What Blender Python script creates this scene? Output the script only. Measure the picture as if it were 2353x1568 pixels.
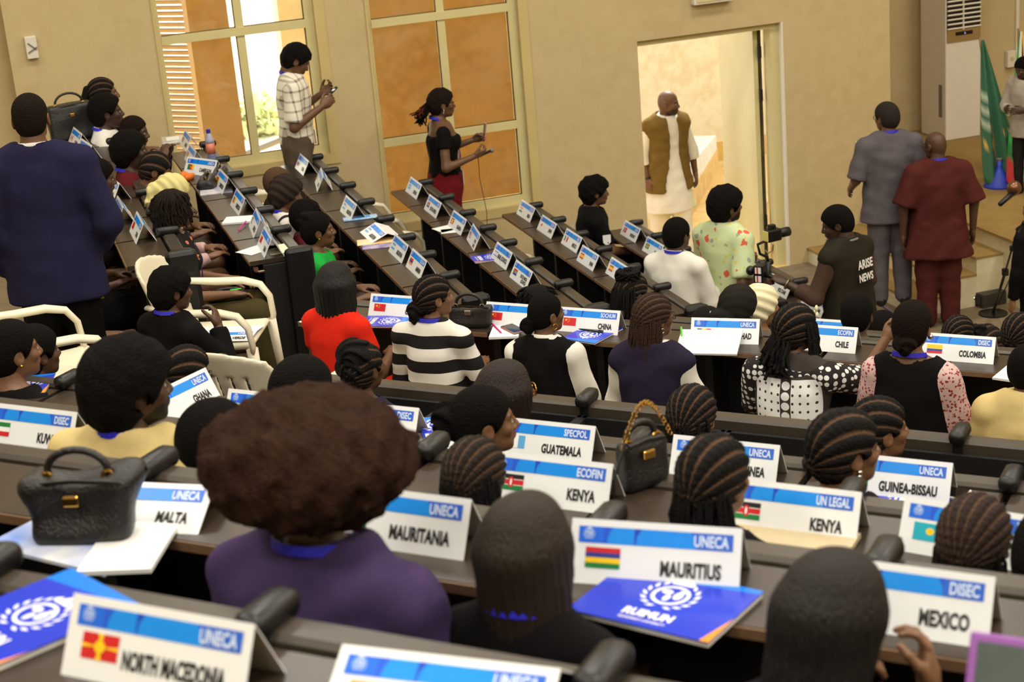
import bpy, bmesh, math, random
import numpy as np
from mathutils import Matrix, Vector

# ------------------------------------------------------------------ clear
for o in list(bpy.data.objects):
    bpy.data.objects.remove(o, do_unlink=True)
scene = bpy.context.scene
COL = scene.collection
random.seed(7)
RNG = np.random.RandomState(7)

# ------------------------------------------------------------------ camera
# Hall frame: X runs along the window wall towards the stage, Y towards the window wall, Z up.
# z = 0 is the floor in front of the stage.
CAMZ = 4.75
CAM = np.array([0.0, 0.0, CAMZ])
FPX = 4000.0
IMW, IMH = 2353.0, 1568.0
def _cam_axes():
    nd = np.array([2200 - IMW / 2, 12750 - IMH / 2, FPX]); nd /= np.linalg.norm(nd)
    up = -nd
    fg = np.array([0, 0, 1.0]); fg = fg - up * (fg @ up); fg /= np.linalg.norm(fg)
    rt = np.cross(fg, up)
    if rt[0] < 0: rt = -rt
    A = math.radians(73.5)
    T = np.array([[math.sin(A), math.cos(A), 0], [-math.cos(A), math.sin(A), 0], [0, 0, 1]])
    return T @ np.array([rt, fg, up])
GC = _cam_axes()
cam_data = bpy.data.cameras.new('camera')
cam = bpy.data.objects.new('camera', cam_data)
COL.objects.link(cam)
cx_, cy_, cz_ = GC @ [1, 0, 0], -(GC @ [0, 1, 0]), -(GC @ [0, 0, 1])
cam.matrix_world = Matrix(((cx_[0], cy_[0], cz_[0], 0), (cx_[1], cy_[1], cz_[1], 0),
                           (cx_[2], cy_[2], cz_[2], CAMZ), (0, 0, 0, 1)))
cam_data.sensor_width = 36.0
cam_data.lens = 36.0 * FPX / IMW
cam_data.clip_start = 0.05
cam_data.clip_end = 300
cam_data.dof.use_dof = True
cam_data.dof.focus_distance = 8.2
cam_data.dof.aperture_fstop = 5.2
scene.camera = cam

# ------------------------------------------------------------------ view
scene.view_settings.view_transform = 'Standard'
scene.view_settings.look = 'None'
scene.view_settings.gamma = 1.0
scene.view_settings.use_curve_mapping = False
scene.view_settings.exposure = 0.0

# ------------------------------------------------------------------ world, sun, added ceiling lamps
world = bpy.data.worlds.new('world'); scene.world = world
world.use_nodes = True
wn = world.node_tree.nodes; wl = world.node_tree.links
for nd_ in list(wn): wn.remove(nd_)
wo = wn.new('ShaderNodeOutputWorld'); wb = wn.new('ShaderNodeBackground'); ws = wn.new('ShaderNodeTexSky')
ws.sky_type = 'NISHITA'; ws.sun_disc = False
ws.sun_elevation = math.radians(55); ws.sun_rotation = math.radians(30); ws.dust_density = 2.0; ws.air_density = 1.0
wb.inputs['Strength'].default_value = 1.2
wl.new(ws.outputs[0], wb.inputs[0]); wl.new(wb.outputs[0], wo.inputs[0])

def lamp(kind, name, loc, energy, color=(1, 1, 1), size=None, rot=None, size_y=None):
    d = bpy.data.lights.new(name, kind); d.energy = energy; d.color = color
    if kind == 'AREA':
        d.shape = 'RECTANGLE'; d.size = size; d.size_y = size_y or size
    o = bpy.data.objects.new(name, d); COL.objects.link(o); o.location = loc
    if rot: o.rotation_euler = rot
    return o
sun = lamp('SUN', 'sun', (0, 30, 30), 5.0, (1.0, 0.93, 0.80), rot=(math.radians(42), 0, math.radians(150)))
sun.data.angle = math.radians(1.0)
CEIL = 8.6
ADDED_CEILING_LIGHTS = [(x, y) for x in (-3.0, 1.5, 6.0, 10.5) for y in (-3.5, 1.0, 5.5, 10.5)]  # unseen lamps added overhead to bring the hall up to brightness
for (lx, ly) in ADDED_CEILING_LIGHTS:
    lamp('AREA', 'added_ceiling_lamp', (lx, ly, CEIL - 0.12), 150.0, (1.0, 0.95, 0.86), size=1.5, size_y=1.1)

# ------------------------------------------------------------------ geometry of places
TH = math.radians(45.5)                         # facing direction of the near seating block
NV = np.array([math.cos(TH), math.sin(TH), 0.0])
RV = np.array([math.sin(TH), -math.cos(TH), 0.0])
def ray(x, y):
    return GC @ np.array([(x - IMW / 2) / FPX, (y - IMH / 2) / FPX, 1.0])
def at_d(x, y, d): return CAM + ray(x, y) * d
def at_x(x, y, X): r = ray(x, y); return CAM + r * (X / r[0])
def at_y(x, y, Y): r = ray(x, y); return CAM + r * (Y / r[1])
def at_z(x, y, Z): r = ray(x, y); return CAM + r * ((Z - CAMZ) / r[2])
def at_s(x, y, s): r = ray(x, y); return CAM + r * (s / (r @ NV))
def ST(s, t, z): return NV * s + RV * t + np.array([0, 0, z])

# ------------------------------------------------------------------ object helpers
def link(o, parent=None):
    COL.objects.link(o)
    if parent is not None: o.parent = parent
    return o
def tag(o, label=None, cat=None, group=None, kind=None):
    if label: o['label'] = label
    if cat: o['category'] = cat
    if group: o['group'] = group
    if kind: o['kind'] = kind
    return o
def empty(name, loc=(0, 0, 0), rz=0.0, label=None, cat=None, group=None):
    o = bpy.data.objects.new(name, None); COL.objects.link(o)
    o.empty_display_size = 0.1
    o.location = tuple(loc); o.rotation_euler = (0, 0, rz)
    return tag(o, label, cat, group)
def mesh_obj(name, V, F, mat=None, parent=None, smooth=False, cols=None, mats=None, fm=None):
    me = bpy.data.meshes.new(name)
    me.from_pydata([tuple(v) for v in V], [], [tuple(int(i) for i in f) for f in F])
    finish_mesh(me, mat, smooth, cols, mats, fm)
    o = bpy.data.objects.new(name, me)
    return link(o, parent)
def np_mesh(name, V, Q, mat=None, parent=None, smooth=True, cols=None):
    me = bpy.data.meshes.new(name)
    n, m = len(V), len(Q); k = Q.shape[1]
    me.vertices.add(n); me.vertices.foreach_set('co', np.ascontiguousarray(V, dtype=np.float32).ravel())
    me.loops.add(m * k); me.loops.foreach_set('vertex_index', np.ascontiguousarray(Q, dtype=np.int32).ravel())
    me.polygons.add(m); me.polygons.foreach_set('loop_start', np.arange(0, m * k, k, dtype=np.int32))
    me.polygons.foreach_set('loop_total', np.full(m, k, dtype=np.int32))
    if smooth: me.polygons.foreach_set('use_smooth', np.ones(m, dtype=bool))
    me.update(calc_edges=True)
    if cols is not None: set_cols(me, cols)
    if mat: me.materials.append(mat)
    me.validate()
    o = bpy.data.objects.new(name, me)
    return link(o, parent)
def set_cols(me, cols):
    a = me.color_attributes.new('Col', 'FLOAT_COLOR', 'POINT')
    c = np.ones((len(me.vertices), 4), dtype=np.float32); c[:, :3] = cols
    a.data.foreach_set('color', c.ravel())
def finish_mesh(me, mat, smooth, cols=None, mats=None, fm=None):
    if cols is not None: set_cols(me, np.asarray(cols))
    if mats:
        for m in mats: me.materials.append(m)
        if fm is not None: me.polygons.foreach_set('material_index', np.asarray(fm, dtype=np.int32))
    elif mat: me.materials.append(mat)
    if smooth: me.polygons.foreach_set('use_smooth', np.ones(len(me.polygons), dtype=bool))
    me.update()

class MB:
    """collects simple solids into one mesh"""
    def __init__(s): s.V = []; s.F = []; s.C = []
    def add(s, V, F, col=None):
        b = len(s.V); s.V += [tuple(map(float, v)) for v in V]; s.F += [tuple(int(i) + b for i in f) for f in F]
        if col is not None: s.C += [tuple(col)] * len(V)
        return s
    def box(s, c, h, R=None, bev=0.0):
        c = np.array(c, float); h = np.array(h, float)
        if bev <= 0:
            P = np.array([[x, y, z] for x in (-1, 1) for y in (-1, 1) for z in (-1, 1)], float) * h
            F = [(0, 1, 3, 2), (4, 6, 7, 5), (0, 4, 5, 1), (2, 3, 7, 6), (0, 2, 6, 4), (1, 5, 7, 3)]
        else:
            b = min(bev, h.min() * 0.95)
            bm = bmesh.new(); bmesh.ops.create_cube(bm, size=2.0)
            for v in bm.verts: v.co = Vector((v.co.x * h[0], v.co.y * h[1], v.co.z * h[2]))
            bmesh.ops.bevel(bm, geom=list(bm.edges), offset=b, segments=2, affect='EDGES', profile=0.5)
            bm.verts.ensure_lookup_table()
            P = np.array([tuple(v.co) for v in bm.verts]); F = [[v.index for v in f.verts] for f in bm.faces]
            bm.free()
        if R is not None: P = P @ np.asarray(R).T
        return s.add(P + c, F)
    def quad(s, a, b, c, d, col=None): return s.add([a, b, c, d], [(0, 1, 2, 3)], col)
    def tube(s, pts, r, k=8, closed=False, flat=None):
        pts = np.array(pts, float); n = len(pts)
        r = np.full(n, r, float) if np.isscalar(r) else np.array(r, float)
        tg = np.gradient(pts, axis=0)
        if closed: tg = np.roll(pts, -1, 0) - np.roll(pts, 1, 0)
        tg /= np.maximum(np.linalg.norm(tg, axis=1)[:, None], 1e-9)
        u = np.cross(tg[0], [0, 0, 1.0])
        if np.linalg.norm(u) < 1e-3: u = np.cross(tg[0], [0, 1.0, 0])
        u /= np.linalg.norm(u); V = []
        ang = np.linspace(0, 2 * math.pi, k, endpoint=False)
        for i in range(n):
            u = u - tg[i] * (u @ tg[i]); u /= max(np.linalg.norm(u), 1e-9); w = np.cross(tg[i], u)
            fu, fw = (1, 1) if flat is None else flat
            for a in ang: V.append(pts[i] + r[i] * (math.cos(a) * u * fu + math.sin(a) * w * fw))
        F = []
        for i in range(n if closed else n - 1):
            j = (i + 1) % n
            for a in range(k):
                b = (a + 1) % k
                F.append((i * k + a, i * k + b, j * k + b, j * k + a))
        if not closed:
            F.append(tuple(range(k - 1, -1, -1))); F.append(tuple((n - 1) * k + a for a in range(k)))
        return s.add(V, F)
    def ribbon(s, pts, wide, w, th):
        """flat strap: pts path, wide = per-point width direction"""
        pts = np.array(pts, float); wide = np.array(wide, float)
        if wide.ndim == 1: wide = np.tile(wide, (len(pts), 1))
        w = np.full(len(pts), w) if np.isscalar(w) else np.array(w)
        tg = np.gradient(pts, axis=0); tg /= np.maximum(np.linalg.norm(tg, axis=1)[:, None], 1e-9)
        V = []; F = []
        for i in range(len(pts)):
            a = wide[i] - tg[i] * (wide[i] @ tg[i]); a /= max(np.linalg.norm(a), 1e-9); nn = np.cross(tg[i], a)
            for (p, q) in ((-1, -1), (1, -1), (1, 1), (-1, 1)): V.append(pts[i] + a * p * w[i] / 2 + nn * q * th / 2)
        for i in range(len(pts) - 1):
            for a in range(4):
                b = (a + 1) % 4; F.append((i * 4 + a, i * 4 + b, i * 4 + 4 + b, i * 4 + 4 + a))
        F.append((3, 2, 1, 0)); m = 4 * (len(pts) - 1); F.append((m, m + 1, m + 2, m + 3))
        return s.add(V, F)
    def lathe(s, prof, c=(0, 0, 0), k=20, axis='z'):
        V = []; F = []
        for (r, z) in prof:
            for a in range(k):
                t = 2 * math.pi * a / k; p = (r * math.cos(t), r * math.sin(t), z)
                if axis == 'x': p = (p[2], p[0], p[1])
                if axis == 'y': p = (p[0], p[2], p[1])
                V.append(np.array(p) + np.array(c))
        for i in range(len(prof) - 1):
            for a in range(k):
                b = (a + 1) % k; F.append((i * k + a, i * k + b, i * k + k + b, i * k + k + a))
        if prof[0][0] > 1e-4: F.append(tuple(range(k - 1, -1, -1)))
        if prof[-1][0] > 1e-4: F.append(tuple((len(prof) - 1) * k + a for a in range(k)))
        return s.add(V, F)
    def ball(s, c, r, k=10):
        r = np.array([r, r, r] if np.isscalar(r) else r, float)
        pr = [(math.sin(math.pi * i / k), -math.cos(math.pi * i / k)) for i in range(k + 1)]
        V = []; F = []
        for (q, z) in pr:
            for a in range(k):
                t = 2 * math.pi * a / k; V.append(np.array([q * math.cos(t), q * math.sin(t), z]) * r + np.array(c))
        for i in range(k):
            for a in range(k):
                b = (a + 1) % k; F.append((i * k + a, i * k + b, i * k + k + b, i * k + k + a))
        return s.add(V, F)
    def prism(s, poly, z0, z1, M=None):
        n = len(poly); V = [(p[0], p[1], z0) for p in poly] + [(p[0], p[1], z1) for p in poly]
        F = [tuple(range(n - 1, -1, -1)), tuple(range(n, 2 * n))] + [(i, (i + 1) % n, n + (i + 1) % n, n + i) for i in range(n)]
        if M is not None: V = [tuple(np.asarray(M) @ np.array(v)) for v in V]
        return s.add(V, F)
    def build(s, name, mat=None, parent=None, smooth=False, auto=False):
        me = bpy.data.meshes.new(name); me.from_pydata(s.V, [], s.F)
        finish_mesh(me, mat, smooth, s.C if s.C and len(s.C) == len(s.V) else None)
        return link(bpy.data.objects.new(name, me), parent)
def rotz(a):
    c, s_ = math.cos(a), math.sin(a); return np.array([[c, -s_, 0], [s_, c, 0], [0, 0, 1]])
def rot_axis(ax, a):
    return np.array(Matrix.Rotation(a, 3, Vector(ax)))
def yaw_of(v): return math.atan2(v[1], v[0])
# ------------------------------------------------------------------ materials
def lin(c):
    if isinstance(c, str): c = tuple(int(c[i:i + 2], 16) for i in (0, 2, 4))
    if max(c) > 1.001: c = tuple(v / 255 for v in c)
    return tuple(((v + 0.055) / 1.055) ** 2.4 if v > 0.04045 else v / 12.92 for v in c)
_MC = {}
def mat(name, color, rough=0.6, var=0.0, vscale=8.0, bump=0.0, bscale=60.0, metal=0.0, spec=0.5, emit=None, sheen=0.0, color2=None, trans=0.0, coat=0.0):
    """principled material with procedural variation between two tones and fine relief"""
    if name in _MC: return _MC[name]
    m = bpy.data.materials.new(name); m.use_nodes = True; nt = m.node_tree; N = nt.nodes; L = nt.links
    b = N['Principled BSDF']
    c = lin(color); b.inputs['Base Color'].default_value = (*c, 1); b.inputs['Roughness'].default_value = rough
    b.inputs['Metallic'].default_value = metal; b.inputs['Specular IOR Level'].default_value = spec
    if sheen: b.inputs['Sheen Weight'].default_value = sheen
    if coat: b.inputs['Coat Weight'].default_value = coat
    if trans: b.inputs['Transmission Weight'].default_value = trans
    tc = N.new('ShaderNodeTexCoord')
    if var or color2 is not None:
        nz = N.new('ShaderNodeTexNoise'); nz.inputs['Scale'].default_value = vscale; nz.inputs['Detail'].default_value = 6
        L.new(tc.outputs['Object'], nz.inputs['Vector'])
        rp = N.new('ShaderNodeValToRGB'); rp.color_ramp.elements[0].position = 0.3; rp.color_ramp.elements[1].position = 0.72
        c2 = lin(color2) if color2 is not None else tuple(v * (1 - var) for v in c)
        rp.color_ramp.elements[0].color = (*c2, 1); rp.color_ramp.elements[1].color = (*c, 1)
        L.new(nz.outputs['Fac'], rp.inputs[0]); L.new(rp.outputs[0], b.inputs['Base Color'])
    if bump:
        n2 = N.new('ShaderNodeTexNoise'); n2.inputs['Scale'].default_value = bscale; n2.inputs['Detail'].default_value = 4
        L.new(tc.outputs['Object'], n2.inputs['Vector'])
        bp = N.new('ShaderNodeBump'); bp.inputs['Strength'].default_value = bump; bp.inputs['Distance'].default_value = 0.01
        L.new(n2.outputs['Fac'], bp.inputs['Height']); L.new(bp.outputs[0], b.inputs['Normal'])
    if emit:
        b.inputs['Emission Color'].default_value = (*lin(emit[0]), 1); b.inputs['Emission Strength'].default_value = emit[1]
    _MC[name] = m; return m
def new_nodes(name):
    m = bpy.data.materials.new(name); m.use_nodes = True
    return m, m.node_tree.nodes, m.node_tree.links, m.node_tree.nodes['Principled BSDF']
def math_node(N, L, op, a, b=None, c=None):
    n = N.new('ShaderNodeMath'); n.operation = op
    for i, v in enumerate((a, b, c)):
        if v is None: continue
        if isinstance(v, (int, float)): n.inputs[i].default_value = v
        else: L.new(v, n.inputs[i])
    return n.outputs[0]
def mix_node(N, L, fac, a, b):
    n = N.new('ShaderNodeMix'); n.data_type = 'RGBA'
    if isinstance(fac, (int, float)): n.inputs[0].default_value = fac
    else: L.new(fac, n.inputs[0])
    for i, v in ((6, a), (7, b)):
        if isinstance(v, tuple): n.inputs[i].default_value = (*v, 1)
        else: L.new(v, n.inputs[i])
    return n.outputs[2]
def xyz(N, L):
    tc = N.new('ShaderNodeTexCoord'); sp = N.new('ShaderNodeSeparateXYZ'); L.new(tc.outputs['Object'], sp.inputs[0])
    return tc.outputs['Object'], sp.outputs[0], sp.outputs[1], sp.outputs[2]

# ink / vertex coloured
def attr_mat(name, rough=0.6, bump=0.0, bscale=80, sheen=0.0, spec=0.5, stretch=None):
    if name in _MC: return _MC[name]
    m, N, L, b = new_nodes(name)
    a = N.new('ShaderNodeAttribute'); a.attribute_name = 'Col'
    nz = N.new('ShaderNodeTexNoise'); nz.inputs['Scale'].default_value = bscale; nz.inputs['Detail'].default_value = 5
    tc = N.new('ShaderNodeTexCoord')
    if stretch:
        mp = N.new('ShaderNodeMapping'); mp.inputs['Scale'].default_value = stretch
        L.new(tc.outputs['Object'], mp.inputs[0]); L.new(mp.outputs[0], nz.inputs['Vector'])
    else: L.new(tc.outputs['Object'], nz.inputs['Vector'])
    r = N.new('ShaderNodeMapRange'); r.inputs[3].default_value = 0.78; r.inputs[4].default_value = 1.18
    L.new(nz.outputs['Fac'], r.inputs[0])
    vm = N.new('ShaderNodeVectorMath'); vm.operation = 'SCALE'
    L.new(a.outputs['Color'], vm.inputs[0]); L.new(r.outputs[0], vm.inputs['Scale'])
    L.new(vm.outputs[0], b.inputs['Base Color'])
    b.inputs['Roughness'].default_value = rough; b.inputs['Specular IOR Level'].default_value = spec
    if bump:
        bp = N.new('ShaderNodeBump'); bp.inputs['Strength'].default_value = bump; bp.inputs['Distance'].default_value = 0.01
        L.new(nz.outputs['Fac'], bp.inputs['Height']); L.new(bp.outputs[0], b.inputs['Normal'])
    _MC[name] = m; return m
def ink_mat():
    if 'printed_ink' in _MC: return _MC['printed_ink']
    m, N, L, b = new_nodes('printed_ink')
    a = N.new('ShaderNodeAttribute'); a.attribute_name = 'Col'; L.new(a.outputs['Color'], b.inputs['Base Color'])
    b.inputs['Roughness'].default_value = 0.35
    _MC['printed_ink'] = m; return m
M_INK = ink_mat()
M_SKIN = attr_mat('skin', rough=0.48, bump=0.12, bscale=90, spec=0.45)
M_HAIR = attr_mat('hair_coily', rough=0.85, bump=1.0, bscale=130, spec=0.08)
M_HAIR_S = attr_mat('hair_straight', rough=0.5, bump=0.7, bscale=70, spec=0.32, stretch=(3.2, 3.2, 0.10))
M_HAIR_B = attr_mat('hair_braided', rough=0.65, bump=0.9, bscale=160, spec=0.14)

def wall_mat(name, base, dirt, scale=0.7, dirt_amt=0.5):
    m, N, L, b = new_nodes(name)
    tc = N.new('ShaderNodeTexCoord')
    n1 = N.new('ShaderNodeTexNoise'); n1.inputs['Scale'].default_value = scale; n1.inputs['Detail'].default_value = 8; n1.inputs['Roughness'].default_value = 0.65
    n2 = N.new('ShaderNodeTexNoise'); n2.inputs['Scale'].default_value = 9.0; n2.inputs['Detail'].default_value = 6
    L.new(tc.outputs['Object'], n1.inputs['Vector']); L.new(tc.outputs['Object'], n2.inputs['Vector'])
    r = N.new('ShaderNodeValToRGB'); r.color_ramp.elements[0].position = 0.42; r.color_ramp.elements[1].position = 0.68
    r.color_ramp.elements[0].color = (0, 0, 0, 1); r.color_ramp.elements[1].color = (dirt_amt,) * 3 + (1,)
    f = math_node(N, L, 'MULTIPLY', n1.outputs['Fac'], n2.outputs['Fac'])
    f = math_node(N, L, 'MULTIPLY', f, 2.0)
    L.new(f, r.inputs[0])
    L.new(mix_node(N, L, r.outputs[0], lin(base), lin(dirt)), b.inputs['Base Color'])
    b.inputs['Roughness'].default_value = 0.75
    bp = N.new('ShaderNodeBump'); bp.inputs['Strength'].default_value = 0.15; bp.inputs['Distance'].default_value = 0.01
    n3 = N.new('ShaderNodeTexNoise'); n3.inputs['Scale'].default_value = 45; L.new(tc.outputs['Object'], n3.inputs['Vector'])
    L.new(n3.outputs['Fac'], bp.inputs['Height']); L.new(bp.outputs[0], b.inputs['Normal'])
    return m
M_WALL = wall_mat('painted_plaster', (198, 178, 132), (178, 154, 106), 0.8, 0.28)
M_WALL_OUT = wall_mat('corridor_plaster', (238, 234, 216), (206, 186, 136), 1.1, 0.35)
M_OCHRE = wall_mat('ochre_plaster', (166, 134, 84), (146, 112, 62), 1.3, 0.6)
M_STAGE = wall_mat('stage_plaster', (222, 210, 172), (196, 176, 124), 1.6, 0.4)
M_TREAD = wall_mat('stage_screed', (152, 124, 68), (132, 104, 52), 2.2, 0.5)
M_FLOOR = wall_mat('floor_screed', (128, 112, 84), (100, 86, 62), 1.4, 0.5)
M_FLOOR_OUT = wall_mat('corridor_tiles', (222, 190, 118), (196, 158, 84), 1.2, 0.6)
M_FRAME = mat('cream_aluminium', (214, 202, 146), 0.45, var=0.06, vscale=5)
M_TRIM = mat('cream_trim', (206, 184, 122), 0.6, var=0.1, vscale=4)
M_CEIL = mat('ceiling_board', (225, 220, 205), 0.8, var=0.05)
M_DESK = mat('dark_laminate', (60, 49, 38), 0.34, var=0.25, vscale=14, bump=0.05, bscale=220, spec=0.55)
M_EDGE = mat('desk_edge_band', (120, 92, 66), 0.45, var=0.2, vscale=20)
M_RAIL = mat('grey_brown_rail', (66, 58, 47), 0.40, var=0.15, vscale=10, spec=0.5)
M_BLACK = mat('black_plastic', (15, 14, 13), 0.42, var=0.2, vscale=30)
M_BLACKP = mat('black_panel', (10, 9, 8), 0.6, var=0.25, vscale=6)
M_STEEL = mat('satin_steel', (150, 140, 120), 0.32, metal=0.9, var=0.1)
M_PAPER = mat('white_paper', (238, 238, 234), 0.55, var=0.03, vscale=20)
M_CARD = mat('white_card', (236, 238, 236), 0.32, var=0.02, vscale=10)
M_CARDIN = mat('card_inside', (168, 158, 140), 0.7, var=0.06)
M_PLASTIC = mat('white_plastic', (226, 218, 190), 0.38, var=0.06, vscale=6)
M_WHITE = mat('white_enamel', (228, 222, 204), 0.35, var=0.04)
M_LEATHER = mat('black_leather', (28, 26, 24), 0.36, var=0.25, vscale=20, bump=0.35, bscale=140)
M_GOLD = mat('gold_metal', (214, 168, 84), 0.25, metal=1.0, var=0.08)
M_SILVER = mat('silver_metal', (206, 204, 198), 0.22, metal=1.0, var=0.05)
M_LANYARD = mat('blue_lanyard', (42, 40, 196), 0.5, var=0.15, vscale=40)
M_GREY = mat('grey_plastic', (120, 116, 108), 0.5, var=0.08)
# ------------------------------------------------------------------ room shell
WY = 14.4                                        # inner face of the window wall
def struct(o): o['kind'] = 'structure'; return o
def span(mb, x0, x1, y0, y1, z0, z1): mb.box(((x0 + x1) / 2, (y0 + y1) / 2, (z0 + z1) / 2), (abs(x1 - x0) / 2, abs(y1 - y0) / 2, abs(z1 - z0) / 2)); return mb
W1 = (1.50, 2.80, 1.70, 4.10); W2 = (3.25, 4.57, 1.00, 4.10); DR = (5.65, 7.07, 0.0, 2.30)
wall = MB()
ZT = CEIL
for (a, b) in ((0.33, W1[0]), (W1[1], W2[0]), (W2[1], DR[0]), (DR[1], 8.16)): span(wall, a, b, WY, WY + 0.26, -0.2, ZT)
for w in (W1, W2, DR):
    span(wall, w[0], w[1], WY, WY + 0.26, w[3], ZT)
    if w[2] > 0: span(wall, w[0], w[1], WY, WY + 0.26, -0.2, w[2])
struct(wall.build('wall_left', M_WALL))
struct(span(MB(), -7.0, 0.33, 15.5, 15.7, -0.2, ZT).build('wall_left_recess', M_WALL))
struct(span(MB(), 0.13, 0.33, WY + 0.26, 15.5, -0.2, ZT).build('wall_left_return', M_WALL))
struct(span(MB(), 7.96, 8.16, WY + 0.26, 16.5, -0.2, ZT).build('wall_recess_side', M_WALL))
struct(span(MB(), 7.96, 14.2, 16.5, 16.7, -0.2, ZT).build('wall_stage_left', M_WALL))
struct(span(MB(), 14.0, 14.2, -10.0, 16.7, -0.2, ZT).build('wall_stage', M_WALL))
struct(span(MB(), -7.2, -7.0, -10.0, 15.7, -0.2, ZT).build('wall_back', M_WALL))
struct(span(MB(), -7.2, 14.2, -10.2, -10.0, -0.2, ZT).build('wall_right', M_WALL))
struct(span(MB(), -7.2, 14.2, -10.2, 16.7, ZT, ZT + 0.2).build('ceiling', M_CEIL))
struct(span(MB(), -7.2, 14.2, -10.2, WY, -0.2, 0.0).build('floor', M_FLOOR))
struct(span(MB(), 7.96, 14.2, WY, 16.7, -0.2, 0.0).build('floor_stage_bay', M_FLOOR))
M_DIFF = mat('added_light_diffuser', (255, 248, 230), 0.5, emit=((255, 246, 226), 2.0))  # glowing face of the added overhead panels, out of view
for i, (lx, ly) in enumerate(ADDED_CEILING_LIGHTS):
    c = empty('added_ceiling_light', (lx, ly, CEIL), 0, 'added ceiling light panel above the hall, out of view', 'ceiling light', 'added ceiling light panels')
    span(MB(), -0.8, 0.8, -0.6, 0.6, -0.06, -0.005).build('frame', M_WHITE, c)
    span(MB(), -0.75, 0.75, -0.55, 0.55, -0.075, -0.06).build('diffuser', M_DIFF, c)

# trim round the windows
def trim(name, w, dz):
    m = MB(); t = 0.085
    span(m, w[1], w[1] + t, WY - 0.012, WY, w[2] - t, w[3] + t)
    span(m, w[0], w[1], WY - 0.012, WY, w[2] - t, w[2])
    span(m, w[0] - 0.02, w[0], WY - 0.012, WY, w[2] - t, w[3] + t)
    span(m, w[0], w[1], WY - 0.012, WY, w[3], w[3] + t)
    struct(m.build(name, M_TRIM))
trim('trim_1', W1, 0); trim('trim_2', W2, 0)

# glass
gm, GN, GL, gb = new_nodes('dusty_glass')
GN.remove(gb); go = GN['Material Output']
gt = GN.new('ShaderNodeBsdfTransparent'); gt.inputs[0].default_value = (0.97, 0.92, 0.78, 1)
gg = GN.new('ShaderNodeBsdfGlossy'); gg.inputs['Roughness'].default_value = 0.03
gd = GN.new('ShaderNodeBsdfDiffuse'); gd.inputs[0].default_value = (0.75, 0.62, 0.4, 1)
fr = GN.new('ShaderNodeFresnel'); fr.inputs[0].default_value = 1.45
gx1 = GN.new('ShaderNodeMixShader'); gx2 = GN.new('ShaderNodeMixShader')
gtc = GN.new('ShaderNodeTexCoord'); gnz = GN.new('ShaderNodeTexNoise'); gnz.inputs['Scale'].default_value = 3.0; gnz.inputs['Detail'].default_value = 8
GL.new(gtc.outputs['Object'], gnz.inputs['Vector'])
grm = GN.new('ShaderNodeMapRange'); grm.inputs[1].default_value = 0.4; grm.inputs[2].default_value = 0.8; grm.inputs[3].default_value = 0.02; grm.inputs[4].default_value = 0.16
GL.new(gnz.outputs['Fac'], grm.inputs[0])
GL.new(grm.outputs[0], gx1.inputs[0]); GL.new(gt.outputs[0], gx1.inputs[1]); GL.new(gd.outputs[0], gx1.inputs[2])
GL.new(fr.outputs[0], gx2.inputs[0]); GL.new(gx1.outputs[0], gx2.inputs[1]); GL.new(gg.outputs[0], gx2.inputs[2])
GL.new(gx2.outputs[0], go.inputs[0])
M_GLASS = gm

def window(name, w, vm, trans, panes):
    fw = 0.075; y0, y1 = WY + 0.05, WY + 0.12
    f = MB()
    span(f, w[0], w[0] + fw * 0.45, y0, y1, w[2], w[3]); span(f, w[1] - fw, w[1], y0, y1, w[2], w[3])
    span(f, w[0] + fw * 0.45, w[1] - fw, y0, y1, w[2], w[2] + fw); span(f, w[0] + fw * 0.45, w[1] - fw, y0, y1, w[3] - fw, w[3])
    root = struct(f.build(name, M_FRAME))
    span(MB(), vm - 0.034, vm + 0.034, y0 + 0.004, y1 - 0.004, w[2] + fw, w[3] - fw).build('mullion', M_FRAME, root)
    for tz in trans:
        span(MB(), w[0] + fw * 0.45, w[1] - fw, y0 - 0.008, y1 - 0.012, tz - 0.034, tz + 0.034).build('transom', M_FRAME, root)
    zs = [w[2] + fw] + sorted(trans) + [w[3] - fw]
    for i in range(len(zs) - 1):
        za = zs[i] + (0.034 if i else 0); zb = zs[i + 1] - (0.034 if i < len(zs) - 2 else 0)
        for (xa, xb) in ((w[0] + fw * 0.45, vm - 0.034), (vm + 0.034, w[1] - fw)):
            span(MB(), xa, xb, WY + 0.08, WY + 0.086, za, zb).build('pane', M_GLASS, root)
            b = MB()                                              # dark glazing bead
            for q in ((xb - 0.008, xb, za, zb), (xa, xb, za, za + 0.008)): span(b, q[0], q[1], WY + 0.068, WY + 0.079, q[2], q[3])
            b.build('glazing_bead', mat('glazing_bead', (96, 74, 32), 0.6), root)
    return root
vm1 = at_y(553, 60, WY)[0]; vm2 = at_y(1018, 60, WY)[0]
window('window_1', W1, vm1, [at_y(540, 76, WY)[2]], 0)
window('window_2', W2, vm2, [at_y(1010, 38, WY)[2], at_y(930, 326, WY)[2]], 0)

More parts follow.
